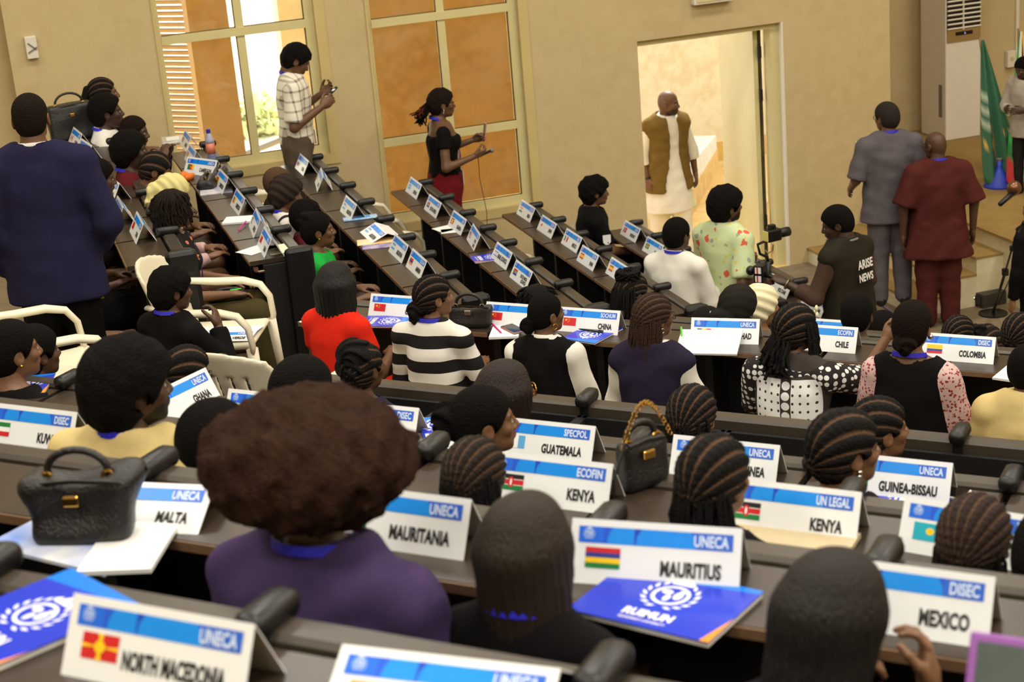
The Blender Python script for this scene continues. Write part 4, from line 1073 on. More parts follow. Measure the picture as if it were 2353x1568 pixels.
def wrap(h=0.007, off=0.024, col=(0.02, 0.018, 0.016), n=7, knot=None, seed=2, up=0.0, low=0.0, folds=0.005):
    P, lo = grid((-0.23, -0.16, -0.16), (0.14, 0.16, 0.21), h)
    d = skull(P) - off - folds * np.sin((P[2] + 0.6 * P[0]) * 95 + 6 * np.sin(P[1] * 14))
    d = smax(d, hairline(P, up) + low, 0.012)
    if knot is not None:
        for (c, r) in knot: d = smin(d, bun_field(c, r, 3, 40, 0.005)(P), 0.015)
    V, Q = nets(d, lo, h); return smooth_mesh(V, Q, 1, 0.3), Q, _col(V, col)
# ------------------------------------------------------------------ people
def cloth_mat(name, color, rough=0.85, pattern=None, **k):
    return mat(name, color, rough, var=k.pop('var', 0.18), vscale=k.pop('vscale', 14), bump=k.pop('bump', 0.25), bscale=k.pop('bscale', 240), spec=0.12, **k)
SKINS = {'deep': (0.055, 0.026, 0.014), 'dark': (0.085, 0.040, 0.020), 'brown': (0.135, 0.062, 0.028), 'mid': (0.19, 0.09, 0.042), 'warm': (0.24, 0.115, 0.05)}
class Person:
    pass
def euler3(yaw, pitch, roll):
    return np.array(Matrix.Rotation(yaw, 3, 'Z') @ Matrix.Rotation(pitch, 3, 'Y') @ Matrix.Rotation(roll, 3, 'X'))
def person(label, head, floor, yaw, sit=True, lean=0.08, hy=0.0, hp=0.0, hr=0.0, sex='m', skin='dark', ht=0.012, arms=None, hands=('relaxed', 'relaxed'), hdor=None,
           clothes=(), hair=None, hairmat=None, extras=(), h=0.015, legs=None, beard=0.0, group='people in the hall', wid=1.0, belly=0.0, sitdown=0.0, scale=None, stance=0.0, shw=None, neckfwd=0.03):
    """head: world point at the very top of the hair. yaw: heading of the body. head turn hy / pitch hp (down positive) / roll hr in degrees."""
    head = np.array(head, float)
    hip0 = 0.52 if sit else 0.93
    spine = np.array([math.sin(lean), 0, math.cos(lean)]); SL = 0.50
    hip = np.array([0, 0, hip0]); nb = hip + spine * SL
    hc = nb + np.array([neckfwd + 0.4 * math.sin(lean) * 0.14, 0, 0.145])
    Htop = hc[2] + 0.121 * math.cos(math.radians(hp) * 0.6) + ht
    sc = scale or (head[2] - floor) / Htop
    yawm = rotz(yaw)
    topl = hc + np.array([-0.01, 0, 0])
    loc = head - sc * (yawm @ np.array([topl[0], topl[1], 0])); loc[2] = floor if scale is None else head[2] - sc * Htop
    root = empty('person', loc, yaw, label, 'person', group); root.scale = (sc, sc, sc)
    fem = sex == 'f'
    sw = (0.155 if fem else 0.178) * wid if shw is None else shw
    sh = {s: nb + np.array([-0.012, s * sw, -0.068]) for s in (1, -1)}
    if arms is None:
        arms = {1: ((0.06, 0.07, -0.27), (0.22, -0.10, 0.03)), -1: ((0.06, -0.07, -0.27), (0.22, 0.10, 0.03))} if sit else {1: ((-0.01, 0.055, -0.29), (0.05, 0.0, -0.25)), -1: ((-0.01, -0.055, -0.29), (0.05, 0.0, -0.25))}
    el = {s: sh[s] + np.array(arms[s][0]) for s in (1, -1)}
    wr = {s: el[s] + np.array(arms[s][1]) for s in (1, -1)}
    if legs is None:
        if sit: legs = {s: (hip + np.array([0.0, s * 0.085, -0.03]), hip + np.array([0.43, s * 0.11, -0.03]), hip + np.array([0.44, s * 0.11, -0.46])) for s in (1, -1)}
        else: legs = {s: (hip + np.array([0, s * 0.085, -0.02]), hip + np.array([0.015 + stance * s * 0.5, s * 0.095, -0.45]), hip + np.array([-0.01 + stance * s, s * 0.10, -0.865])) for s in (1, -1)}
    J = [hip, nb, hc] + [v for s in (1, -1) for v in (sh[s], el[s], wr[s], *legs[s])]
    J = np.array(J); lo = J.min(0) - np.array([0.20, 0.16, 0.12]); hi = J.max(0) + np.array([0.22, 0.16, 0.02])
    lo[2] = max(lo[2], -0.02); hi[2] = max(nb[2] + 0.16, hi[2] - 0.02 if max(el[1][2], el[-1][2], wr[1][2], wr[-1][2]) > nb[2] else nb[2] + 0.16)
    P, lo_ = grid(lo, hi, h)
    # torso
    ux, uz = spine[0], spine[2]
    rx, rz = P[0] - hip[0], P[2] - hip[2]
    u = (rx * ux + rz * uz) / SL; fx = rx * uz - rz * ux
    ks = np.array([-0.6, -0.1, 0.12, 0.38, 0.70, 0.88, 1.0, 1.15])
    aw = (np.array([0.185, 0.18, 0.172, 0.135, 0.146, 0.138, 0.085, 0.055]) if fem else np.array([0.175, 0.168, 0.165, 0.152, 0.168, 0.162, 0.10, 0.06])) * wid
    bd = (np.array([0.13, 0.13, 0.122, 0.100, 0.118, 0.100, 0.075, 0.055]) if fem else np.array([0.125, 0.122, 0.118, 0.110 + belly, 0.122 + belly * 0.5, 0.105, 0.075, 0.055]))
    A = np.interp(u, ks, aw).astype(np.float32); Bd = np.interp(u, ks, bd).astype(np.float32)
    tor = (np.sqrt((P[1] / A) ** 2 + ((fx - 0.012) / Bd) ** 2) - 1) * np.minimum(A, Bd)
    if fem: tor = smin(tor, ell((P[0], np.abs(P[1]), P[2]), tuple(hip + spine * 0.34 + np.array([0.085, 0.07, 0])), (0.055, 0.06, 0.06)), 0.03)
    torx = tor
    tor = smax(smax(tor, (u - 1.02) * SL, 0.03), (-0.16 - u) * SL, 0.05)
    F = {}
    shd = None
    for s in (1, -1):
        q = cone(P, nb + np.array([-0.012, s * 0.028, -0.008]), sh[s] + np.array([0, 0, 0.004]), 0.050, 0.047); shd = q if shd is None else np.minimum(shd, q)
    F['tor'] = smin(tor, shd, 0.04)
    F['torx'] = smin(smax(torx, (u - 1.02) * SL, 0.03), shd, 0.04)
    ar = 0.88 if fem else 1.0
    tU = {}; tF = {}
    for s in (1, -1):
        F['ua', s], tU[s], lU = cone(P, sh[s], el[s], 0.051 * ar, 0.042 * ar, True)
        F['fa', s], tF[s], lF = cone(P, el[s], wr[s], 0.043 * ar, 0.028 * ar, True)
    neck = cone(P, nb + np.array([-0.015, 0, -0.02]), hc + np.array([-0.03, 0, -0.05]), 0.062 if not fem else 0.053, 0.056 if not fem else 0.049)
    F['th'] = {}; lg = None; ft = None
    for s in (1, -1):
        a_, k_, f_ = legs[s]
        q = cone(P, a_, k_, 0.088, 0.060); q = smin(q, cone(P, k_, f_, 0.056, 0.040), 0.02)
        lg = q if lg is None else np.minimum(lg, q)
        t_ = cone(P, f_ + np.array([-0.03, 0, -0.025]), f_ + np.array([0.15, s * 0.015, -0.035]), 0.040, 0.033); ft = t_ if ft is None else np.minimum(ft, t_)
    body = smin(F['tor'], neck, 0.025)
    for s in (1, -1):
        body = smin(body, F['ua', s], 0.03); body = smin(body, F['fa', s], 0.015)
    body = smin(body, lg, 0.04); body = smin(body, ft, 0.02)
    skc = np.array(SKINS[skin] if isinstance(skin, str) else skin, np.float32)
    V, Q = nets(body, lo_, h); V = smooth_mesh(V, Q, 1, 0.4); C = np.tile(skc, (len(V), 1))
    Vs, Qs, Cs = [V], [Q], [C]; nv = len(V)
    # head
    Rh = euler3(math.radians(hy), math.radians(hp), math.radians(hr))
    hs = 0.96 if fem else 1.0
    PV = np.array([-0.02, 0, -0.06])
    Hm = lambda W: (W * hs - PV) @ Rh.T + PV + hc
    hV, hQ = HEADS[sex]
    Vs.append(Hm(hV).astype(np.float32)); Qs.append(hQ + nv); Cs.append(head_cols(hV, skc, beard)); nv += len(hV)
    # hands
    for i, s in enumerate((1, -1)):
        if hands[i] is None: continue
        gV, gQ = HANDS[hands[i]]; g = gV.copy()
        if s == 1: g[:, 1] *= -1; gQ = gQ[:, ::-1]
        d = wr[s] - el[s]; d /= np.linalg.norm(d)
        up = np.array((0, 0, 1.0) if hdor is None or hdor[i] is None else hdor[i], float)
        if hdor is None and not sit: up = np.array([0.2, s * 1.0, 0.1])
        up = up - d * (up @ d); up /= max(np.linalg.norm(up), 1e-6); yv = np.cross(up, d)
        g = g * (0.92 if fem else 1.0)
        g = g[:, :1] * d + g[:, 1:2] * yv + g[:, 2:3] * up + wr[s]
        Vs.append(g.astype(np.float32)); Qs.append(gQ + nv); Cs.append(np.tile(skc * 1.05, (len(g), 1))); nv += len(g)
    np_mesh('body', np.concatenate(Vs), np.concatenate(Qs), M_SKIN, root, True, np.concatenate(Cs))
    # clothes
    FO = max([o.get('fold', 0.0045) for (_, _, o) in clothes if 'kind' not in o] + [0.0])
    for ci, (nm, mt, o) in enumerate(clothes):
        off = o.get('off', 0.012); sl = o.get('sleeve', 0.7)
        if o.get('kind') == 'legs':
            d = smin(lg - o.get('loose', 0.0), smax(F['tor'], (u - o.get('waist', 0.14)) * SL, 0.01), 0.03) - off
            cut = o.get('cut', None)
            if cut is not None: d = smax(d, cut - P[2], 0.006)
            if o.get('fold', 0.004): d = d - wob(P, o.get('fold', 0.004), 34, ci + 11)
        elif o.get('kind') == 'shoes':
            d = smax(ft - 0.010, P[2] - (min(legs[1][2][2], legs[-1][2][2]) + 0.035), 0.01) if not sit else smax(ft - 0.010, P[2] - (legs[1][2][2] + 0.03), 0.01)
        elif o.get('kind') == 'skirt':
            z0, z1, r0, r1 = o['z0'], o['z1'], o['r0'], o['r1']
            tt = np.clip((P[2] - z1) / (z0 - z1), 0, 1); rr_ = r1 + (r0 - r1) * tt
            d = (np.sqrt((P[1] / rr_) ** 2 + ((P[0] - o.get('dx', 0)) / (rr_ * o.get('asp', 0.8))) ** 2) - 1) * rr_ * 0.8
            an = np.arctan2(P[1], P[0]); d = d - o.get('pleat', 0.008) * np.cos(an * o.get('n', 9)) * (1 - tt)
            d = smax(smax(d, P[2] - z0, 0.01), z1 - P[2], 0.006)
        else:
            d = F['torx']
            flare = o.get('flare', 0.0)
            if flare: d = d - flare * np.clip(-u, 0, 1)
            if o.get('withlegs'): d = smin(d, lg, 0.05)
            d = smax(d - off, (o.get('hem', -0.12) - u) * SL + o.get('hemw', 0.0) * np.cos(P[1] * 30), 0.006)
            if o.get('top') is not None: d = smax(d, (u - o['top']) * SL, 0.01)
            if sl is None:
                for s in (1, -1): d = smax(d, -(F['ua', s] - 0.006 - o.get('armhole', 0.0)), 0.006)
            else:
                so = o.get('soff', off)
                for s in (1, -1):
                    a_ = F['ua', s] - so - o.get('sflare', 0.0) * np.clip(tU[s], 0, 1)
                    if sl < 1: a_ = smax(a_, (tU[s] - sl) * lU, 0.006)
                    d = smin(d, a_, 0.025)
                    if sl > 1:
                        b_ = smax(F['fa', s] - so - 0.004, (tF[s] - (sl - 1)) * lF, 0.006); d = smin(d, b_, 0.015)
            if o.get('open'): d = smax(d, -smax(np.abs(P[1] - o.get('openy', 0.0)) - o['open'] - 0.10 * np.clip(-u + 0.3, 0, 1), -fx, 0.01), 0.006)
            nr = o.get('neck', 0.088)
            if nr: d = smax(d, -ball(P, nb + np.array([o.get('neckx', 0.02), 0, 0.055 + o.get('neckz', 0.0)]), nr), 0.008)
            fo = o.get('fold', 0.0045)
            if fo: d = d - wob(P, FO, 30, int(abs(head[0]) * 100) % 50)
            if o.get('collar'):
                cc_ = nb + np.array([0.002, 0, 0.018]); rr_ = np.sqrt((P[0] - cc_[0]) ** 2 + P[1] ** 2)
                zz_ = P[2] - cc_[2] + 0.25 * (P[0] - cc_[0]); kr = o.get('collar_r', 0.070)
                tq = np.sqrt(((rr_ - kr) / 0.011) ** 2 + (zz_ / 0.030) ** 2); d = smin(d, (tq - 1) * 0.011, 0.008)
        V, Q = nets(d, lo_, h)
        if len(V) == 0: continue
        V = smooth_mesh(V, Q, 1, 0.4)
        np_mesh(nm, V, Q, mt, root, True)
    # hair
    if hair is not None:
        items = hair if isinstance(hair, list) else [hair]
        for it in items:
            hm_ = hairmat or M_HAIR
            nm = 'hair'
            if isinstance(it, dict): hm_ = it.get('mat', hm_); nm = it.get('name', 'hair'); it = it['geo']
            if len(it) == 2: it = (it[0], it[1], _col(it[0], BLK))
            np_mesh(nm, Hm(it[0]).astype(np.float32), it[1], hm_, root, True, it[2])
    pr = Person(); pr.root = root; pr.hc = hc; pr.nb = nb; pr.hip = hip; pr.sh = sh; pr.el = el; pr.wr = wr; pr.Rh = Rh; pr.hs = hs; pr.sc = sc; pr.spine = spine
    pr.H = lambda p_: (np.array(p_, float) * hs - PV) @ Rh.T + PV + hc
    pr.W = lambda p_: loc + sc * (yawm @ np.array(p_, float))
    for e in extras:
        if e[0] == 'lanyard': lanyard(pr, *e[1:])
        elif e[0] == 'glasses': glasses(pr, *e[1:])
        elif e[0] == 'earring': earring(pr, *e[1:])
        elif e[0] == 'watch': watch(pr, *e[1:])
    return pr
def lanyard(pr, m=None, badge=False, low=0.36, r=0.080):
    m = m or M_LANYARD
    nb = pr.nb; pts = []; wide = []
    fr = pr.hip + pr.spine * (0.5 - low) + np.array([0.145, 0, 0])
    n = 13
    for i in range(n):
        a = math.radians(-105 + 210 * i / (n - 1)); ca, sa = math.cos(a), math.sin(a)
        pts.append(nb + np.array([-ca * r * 0.95 - 0.008, sa * r, 0.050 - 0.012 * (1 - ca) - (0.03 if abs(a) > 1.5 else 0)])); wide.append((ca * 0.25, -sa * 0.35, 1.0))
    mid = lambda a, b, t: a * (1 - t) + b * t
    L_ = [mid(pts[-1] + np.array([0.05, 0.012, -0.045]), fr, t) + np.array([0.035 * math.sin(math.pi * t), 0.0, 0]) for t in (0.0, 0.33, 0.66, 1.0)]
    R_2 = [mid(pts[0] + np.array([0.05, -0.012, -0.045]), fr, t) + np.array([0.035 * math.sin(math.pi * t), 0.0, 0]) for t in (0.0, 0.33, 0.66, 1.0)]
    allp = R_2[::-1] + pts + L_
    wd = [(0.3, 1, 0.3)] * 4 + wide + [(0.3, -1, 0.3)] * 4
    wd = [(0.2, 0.9, 0.0)] * 4 + wide + [(0.2, -0.9, 0.0)] * 4
    # keep the strap's broad side facing out all the way round
    mb = MB()
    P_ = np.array(allp); tg = np.gradient(P_, axis=0); ctr = nb.copy(); wv = []
    for i in range(len(P_)):
        out = P_[i] - np.array([ctr[0] - 0.0, 0, P_[i][2] - 0.02]); out /= np.linalg.norm(out)
        if i < 4 or i >= len(P_) - 4: out = np.array([1.0, 0, 0.25])
        w_ = np.cross(out, tg[i]); wv.append(w_ / max(np.linalg.norm(w_), 1e-6))
    for i in range(1, len(wv)):
        if wv[i] @ wv[i - 1] < 0: wv[i] = -wv[i]
    mb.ribbon(P_, np.array(wv), 0.021, 0.003).build('lanyard', m, pr.root)
    if badge:
        MB().box(fr + np.array([0.012, 0, -0.075]), (0.003, 0.037, 0.06), bev=0.002).build('badge', M_PAPER, pr.root)
def glasses(pr, m=None, r=0.022, big=1.0):
    m = m or M_BLACK; mb = MB()
    for s in (1, -1):
        c = np.array([0.101, s * 0.031, 0.002]); k = 14
        ring = [pr.H(c + np.array([-0.25 * abs(math.cos(a)) * 0.01, math.cos(a) * r * big, math.sin(a) * r * 0.85 * big])) for a in np.linspace(0, 2 * math.pi, k, endpoint=False)]
        mb.tube(ring, 0.0022 * big, 5, closed=True)
        mb.tube([pr.H(np.array([0.096, s * (0.031 + r * big), 0.006])), pr.H(np.array([0.05, s * 0.080, 0.008])), pr.H(np.array([-0.01, s * 0.085, 0.006])), pr.H(np.array([-0.03, s * 0.083, -0.012]))], 0.0024 * big, 5)
    mb.tube([pr.H(np.array([0.104, 0.010, 0.005])), pr.H(np.array([0.107, 0, 0.007])), pr.H(np.array([0.104, -0.010, 0.005]))], 0.0022, 5)
    mb.build('glasses', m, pr.root, smooth=True)
def earring(pr, m=None, kind='stud', r=0.007, sides=(1, -1)):
    m = m or M_SILVER
    for s in sides:
        mb = MB()
        if kind == 'stud': mb.ball(pr.H((-0.008, s * 0.088, -0.036)), r, 8)
        elif kind == 'hoop':
            c = np.array([-0.008, s * 0.088, -0.036 - r]); mb.tube([pr.H(c + np.array([math.cos(a) * r, 0.0, math.sin(a) * r])) for a in np.linspace(0, 2 * math.pi, 12, endpoint=False)], 0.003, 5, closed=True)
        elif kind == 'drop':
            for i in range(3): mb.ball(pr.H((-0.006 - 0.002 * i, s * 0.090, -0.036 - 0.014 * i)), r, 8)
        mb.build('earring', m, pr.root, smooth=True)
def watch(pr, side=1, m=None):
    w, e_ = pr.wr[side], pr.el[side]; d = (w - e_) / np.linalg.norm(w - e_); c = w - d * 0.02
    u_ = np.cross(d, (0, 0, 1.0)); u_ /= np.linalg.norm(u_); v_ = np.cross(d, u_)
    mb = MB(); mb.tube([c + (u_ * math.cos(a) + v_ * math.sin(a)) * 0.034 for a in np.linspace(0, 2 * math.pi, 14, endpoint=False)], 0.008, 6, closed=True)
    mb.build('wristwatch', m or M_STEEL, pr.root, smooth=True)
# ------------------------------------------------------------------ cloth patterns
def stripes_mat(name, c1, c2, period, axis=2, duty=0.5, phase=0.0, tilt=0.0):
    m, N, L, b = new_nodes(name); v, x, y, z = xyz(N, L)
    q = (x, y, z)[axis]
    if tilt: q = math_node(N, L, 'ADD', q, math_node(N, L, 'MULTIPLY', (y if axis == 2 else z), tilt))
    f = math_node(N, L, 'FRACT', math_node(N, L, 'ADD', math_node(N, L, 'DIVIDE', q, period), phase + 20.0))
    g = math_node(N, L, 'GREATER_THAN', f, duty)
    L.new(mix_node(N, L, g, lin(c1), lin(c2)), b.inputs['Base Color']); b.inputs['Roughness'].default_value = 0.85; b.inputs['Specular IOR Level'].default_value = 0.25
    return m
def plaid_mat(name, base, dark, period=0.075):
    m, N, L, b = new_nodes(name); v, x, y, z = xyz(N, L)
    def band(q, p, d, ph):
        f = math_node(N, L, 'FRACT', math_node(N, L, 'ADD', math_node(N, L, 'DIVIDE', q, p), 20.0 + ph)); return math_node(N, L, 'LESS_THAN', f, d)
    a = band(z, period, 0.22, 0.1); c = band(math_node(N, L, 'ADD', x, math_node(N, L, 'MULTIPLY', y, 0.6)), period, 0.22, 0.3)
    s_ = math_node(N, L, 'MULTIPLY', math_node(N, L, 'ADD', a, c), 0.45)
    L.new(mix_node(N, L, s_, lin(base), lin(dark)), b.inputs['Base Color']); b.inputs['Roughness'].default_value = 0.85; b.inputs['Specular IOR Level'].default_value = 0.25
    return m
def spots_mat(name, base, spots, scale=14.0, size=0.34, jitter=0.75, star=False):
    """scattered motifs in several colours on a plain ground"""
    m, N, L, b = new_nodes(name); v, x, y, z = xyz(N, L); col = lin(base); prev = None
    for i, (c, sc, sz) in enumerate(spots):
        mp = N.new('ShaderNodeMapping'); mp.inputs['Location'].default_value = (i * 3.1, i * 1.7, i * 2.3); L.new(v, mp.inputs[0])
        vo = N.new('ShaderNodeTexVoronoi'); vo.inputs['Scale'].default_value = sc; vo.inputs['Randomness'].default_value = jitter
        L.new(mp.outputs[0], vo.inputs['Vector'])
        d = vo.outputs['Distance']
        if star:
            nz = N.new('ShaderNodeTexNoise'); nz.inputs['Scale'].default_value = sc * 3.2; L.new(mp.outputs[0], nz.inputs['Vector'])
            d = math_node(N, L, 'ADD', d, math_node(N, L, 'MULTIPLY', math_node(N, L, 'SUBTRACT', nz.outputs['Fac'], 0.5), 0.5))
        f = math_node(N, L, 'LESS_THAN', d, sz)
        prev = mix_node(N, L, f, col if prev is None else prev, lin(c))
    L.new(prev, b.inputs['Base Color']); b.inputs['Roughness'].default_value = 0.85; b.inputs['Specular IOR Level'].default_value = 0.25
    return m
def blouse_mat():
    """dark yoke, white body with little triple dots and a column of white discs down the back"""
    m, N, L, b = new_nodes('printed_blouse'); v, x, y, z = xyz(N, L)
    D_, W_ = lin((58, 50, 46)), lin((230, 230, 226))
    yoke = math_node(N, L, 'GREATER_THAN', z, 0.955)
    side = math_node(N, L, 'GREATER_THAN', math_node(N, L, 'ABSOLUTE', y), 0.165)
    fy = math_node(N, L, 'SUBTRACT', math_node(N, L, 'FRACT', math_node(N, L, 'ADD', math_node(N, L, 'DIVIDE', y, 0.036), 10.5)), 0.5)
    fz = math_node(N, L, 'SUBTRACT', math_node(N, L, 'FRACT', math_node(N, L, 'ADD', math_node(N, L, 'DIVIDE', z, 0.042), 10.5)), 0.5)
    r2 = math_node(N, L, 'ADD', math_node(N, L, 'POWER', fy, 2.0), math_node(N, L, 'POWER', fz, 2.0)); 
    dot = math_node(N, L, 'LESS_THAN', r2, 0.028)
    c1 = mix_node(N, L, dot, W_, D_)
    col = math_node(N, L, 'LESS_THAN', math_node(N, L, 'ABSOLUTE', y), 0.027)
    cz = math_node(N, L, 'SUBTRACT', math_node(N, L, 'FRACT', math_node(N, L, 'ADD', math_node(N, L, 'DIVIDE', z, 0.05), 10.0)), 0.5)
    dr = math_node(N, L, 'ADD', math_node(N, L, 'POWER', math_node(N, L, 'DIVIDE', y, 0.021), 2.0), math_node(N, L, 'POWER', math_node(N, L, 'DIVIDE', cz, 0.42), 2.0))
    disc_ = math_node(N, L, 'LESS_THAN', dr, 1.0)
    c2 = mix_node(N, L, disc_, D_, W_); c3 = mix_node(N, L, col, c1, c2)
    c4 = mix_node(N, L, math_node(N, L, 'MAXIMUM', yoke, side), c3, D_)
    L.new(c4, b.inputs['Base Color']); b.inputs['Roughness'].default_value = 0.8; b.inputs['Specular IOR Level'].default_value = 0.25
    return m
CM = cloth_mat
NAVY = CM('navy_wool', (36, 34, 62)); BLACKC = CM('black_cloth', (14, 12, 12)); WHITEC = CM('white_cotton', (228, 224, 212), var=0.06); GREYS = CM('grey_suiting', (98, 92, 96))
MAROON = CM('maroon_cloth', (84, 38, 34)); OLIVE = CM('olive_cloth', (116, 92, 44)); CREAMC = CM('cream_cloth', (214, 190, 128), var=0.1); RED = CM('red_dress', (226, 44, 24), var=0.1)
PURPLE = CM('purple_cloth', (74, 58, 96)); GREENC = CM('green_cloth', (30, 160, 60)); YELLOW = CM('yellow_cloth', (206, 188, 30)); TEAL = CM('teal_cloth', (12, 128, 138)); DKGREY = CM('charcoal_cloth', (40, 36, 33))
TAUPE = CM('taupe_trousers', (92, 80, 66)); WINE = CM('wine_trousers', (108, 20, 28)); NAVYV = CM('dark_navy_vest', (40, 34, 54)); BURG = CM('burgundy_cloth', (92, 26, 30)); DKBROWN = CM('dark_brown_shirt', (80, 60, 50))
LIGHTS = CM('light_grey_suit', (176, 166, 152)); KHAKI = CM('khaki_vest', (42, 38, 28)); PINKC = CM('pale_pink_cloth', (206, 170, 164)); OLIVET = CM('olive_trousers', (70, 62, 34)); DENIM = CM('blue_jeans', (70, 80, 100))
STRIPE = stripes_mat('black_white_stripes', (26, 24, 24), (226, 222, 210), 0.135, 2, 0.5, 0.18, 0.0)
PLAID = plaid_mat('plaid_shirt', (232, 226, 206), (92, 76, 62))
FLORAL = spots_mat('floral_print', (196, 208, 160), [((206, 196, 96), 16, 0.2), ((150, 160, 140), 13, 0.22), ((208, 96, 72), 10.5, 0.24)], star=True)
BLKFLOR = spots_mat('dark_floral_print', (24, 20, 20), [((150, 150, 156), 20, 0.2), ((206, 120, 90), 16, 0.26)], star=True)
PAISLEY = spots_mat('paisley_print', (206, 176, 170), [((150, 50, 60), 60, 0.36), ((130, 40, 54), 34, 0.2)], star=True)
DISCS = spots_mat('disc_print', (40, 34, 34), [((228, 228, 222), 30, 0.40)], jitter=0.2)
BLOUSE = blouse_mat()
STRIPES2 = stripes_mat('white_black_braces', (222, 216, 204), (34, 30, 28), 0.12, 1, 0.78)

short = lambda **k: hair_cap(**{**dict(off=0.007), **k})
def tee(m, sleeve=0.62, **k): return ('shirt', m, dict(dict(sleeve=sleeve, off=0.014, hem=-0.14), **k))
def longs(m, **k): return ('shirt', m, dict(dict(sleeve=1.92, off=0.014, hem=-0.14), **k))
def vest(m, **k): return ('vest', m, dict(dict(sleeve=None, off=0.022, hem=-0.12, neck=0.10), **k))
def pants(m, **k): return ('trousers', m, dict(dict(kind='legs', off=0.012), **k))
SHOES = ('shoes', mat('black_shoe', (22, 20, 19), 0.4), dict(kind='shoes'))
D2R = math.radians
SFL = FLOOR
# ---- standing people -----------------------------------------------------
navy = person('man in navy suit standing with his back turned at left', at_d(60, 213, 8.5), SFL['A'], D2R(78), sit=False, lean=0.02, skin='brown', ht=0.006, wid=1.1,
    arms={1: ((-0.03, 0.07, -0.29), (0.10, -0.05, -0.22)), -1: ((-0.04, -0.09, -0.28), (0.16, 0.10, -0.16))}, hands=('relaxed', 'relaxed'),
    clothes=[('shirt', WHITEC, dict(sleeve=0.2, off=0.008, collar=True, neck=0.075, top=None, hem=0.5)), pants(BLACKC, loose=0.012), ('jacket', NAVY, dict(sleeve=1.95, off=0.026, hem=-0.42, neck=0.083, fold=0.004, flare=0.02)), SHOES],
    hair=short(off=0.004, col=DKB), h=0.015)
plaid = person('young man in plaid shirt looking down at his phone by the window', at_y(664, 98, 13.80), SFL['C'], D2R(-4), sit=False, lean=0.04, hp=34, hy=0, skin='brown', ht=0.012,
    arms={1: ((0.02, 0.04, -0.27), (0.24, -0.10, 0.16)), -1: ((-0.03, -0.05, -0.29), (0.25, 0.06, 0.13))}, hands=('cup', 'cup'), hdor=((0, 0.6, -0.6), (0.2, -0.9, 0.1)),
    clothes=[tee(PLAID, 0.88, off=0.02, hem=-0.06, collar=True, neck=0.082, sflare=0.012), pants(TAUPE, loose=0.016), SHOES], hair=hair_cap(off=0.022, amp=0.003, up=-0.008), extras=[('lanyard', None, True, 0.42)])
presenter = person('woman in black off-shoulder top and maroon trousers holding a microphone', at_y(1008, 200, 13.85), SFL['E'], D2R(-2), sit=False, lean=0.02, hp=4, sex='f', skin='brown', ht=0.02,
    arms={1: ((0.06, 0.05, -0.22), (0.26, -0.08, 0.08)), -1: ((-0.02, -0.07, -0.27), (0.26, 0.04, 0.06))}, hands=('grip', 'cup'), hdor=((0.2, 0.9, 0.2), (0, -0.6, -0.6)),
    clothes=[('top', BLACKC, dict(sleeve=0.45, off=0.016, hem=0.14, top=0.80, neck=None, fold=0.006)), ('trousers', WINE, dict(kind='legs', off=0.014, waist=0.2, loose=0.018))],
    hair=[hair_cap(off=0.020, amp=0.004, col=DKB), dict(geo=strand_set(60, 0.13, 5, 0.006, 150, 210, (-0.03, 0.04), 1.6, 0.06, 0.02)), dict(geo=strand_set(26, 0.09, 8, 0.006, 165, 195, (-0.02, 0.02), 2.6, 0.05, 0.02) + (np.tile(np.array([0.12, 0.025, 0.01], np.float32), (26 * 25, 1)),))],
    extras=[('glasses', M_GOLD), ('earring', M_SILVER, 'drop', 0.006), ('lanyard', None, True, 0.40)])
doorman = person('bald bearded man in white kaftan and open olive waistcoat walking in', at_y(1530, 209, 15.25), 0.0, D2R(-84), sit=False, lean=0.03, hy=42, hp=6, skin='brown', ht=0.0, beard=0.75, stance=0.10,
    arms={1: ((0.02, 0.08, -0.28), (0.0, 0.03, -0.25)), -1: ((-0.05, -0.07, -0.28), (0.07, 0.0, -0.24))}, hands=('relaxed', 'relaxed'),
    clothes=[('kaftan', WHITEC, dict(sleeve=1.42, off=0.016, hem=-0.86, neck=0.078, flare=0.06, fold=0.006, collar=True)), pants(WHITEC, loose=0.03), ('waistcoat', OLIVE, dict(sleeve=None, off=0.042, hem=-0.44, neck=0.11, open=0.055, flare=0.06)), SHOES], extras=[('watch', -1, M_BLACK)])
cameraman = person('bearded man in pale floral shirt holding a camera gimbal', at_d(1664, 424, 12.3), 0.0, D2R(22), sit=False, lean=0.03, hy=-18, skin='brown', ht=0.035, beard=0.95,
    arms={1: ((0.06, 0.05, -0.26), (0.24, -0.12, 0.02)), -1: ((-0.09, -0.07, -0.26), (0.22, 0.02, -0.04))}, hands=('grip', 'grip'), hdor=((0, 0.9, 0.2), (0, -0.9, 0.1)), wid=1.05,
    clothes=[tee(FLORAL, 0.9, off=0.024, hem=-0.34, collar=True, neck=0.082, sflare=0.014), pants(BLACKC), SHOES], hair=hair_cap(off=0.036, amp=0.004, up=-0.01))
newsman = person('man in dark news vest holding a cube microphone out to the left', at_d(1932, 468, 11.9), 0.0, D2R(112), sit=False, lean=0.10, hy=38, hp=18, skin='deep', ht=0.014,
    arms={1: ((0.05, 0.10, -0.27), (0.20, 0.08, 0.10)), -1: ((0.04, -0.10, -0.27), (0.20, 0.14, 0.06))}, hands=('grip', 'grip'), hdor=((0, 0.2, 1), (0, -0.3, 1)),
    clothes=[longs(DKBROWN, off=0.018, collar=True, sleeve=1.6), vest(KHAKI, off=0.034, hem=-0.35, neck=0.088, fold=0.006), pants(DENIM, loose=0.01), SHOES], hair=hair_cap(off=0.014, up=-0.004), extras=[('watch', 1)])
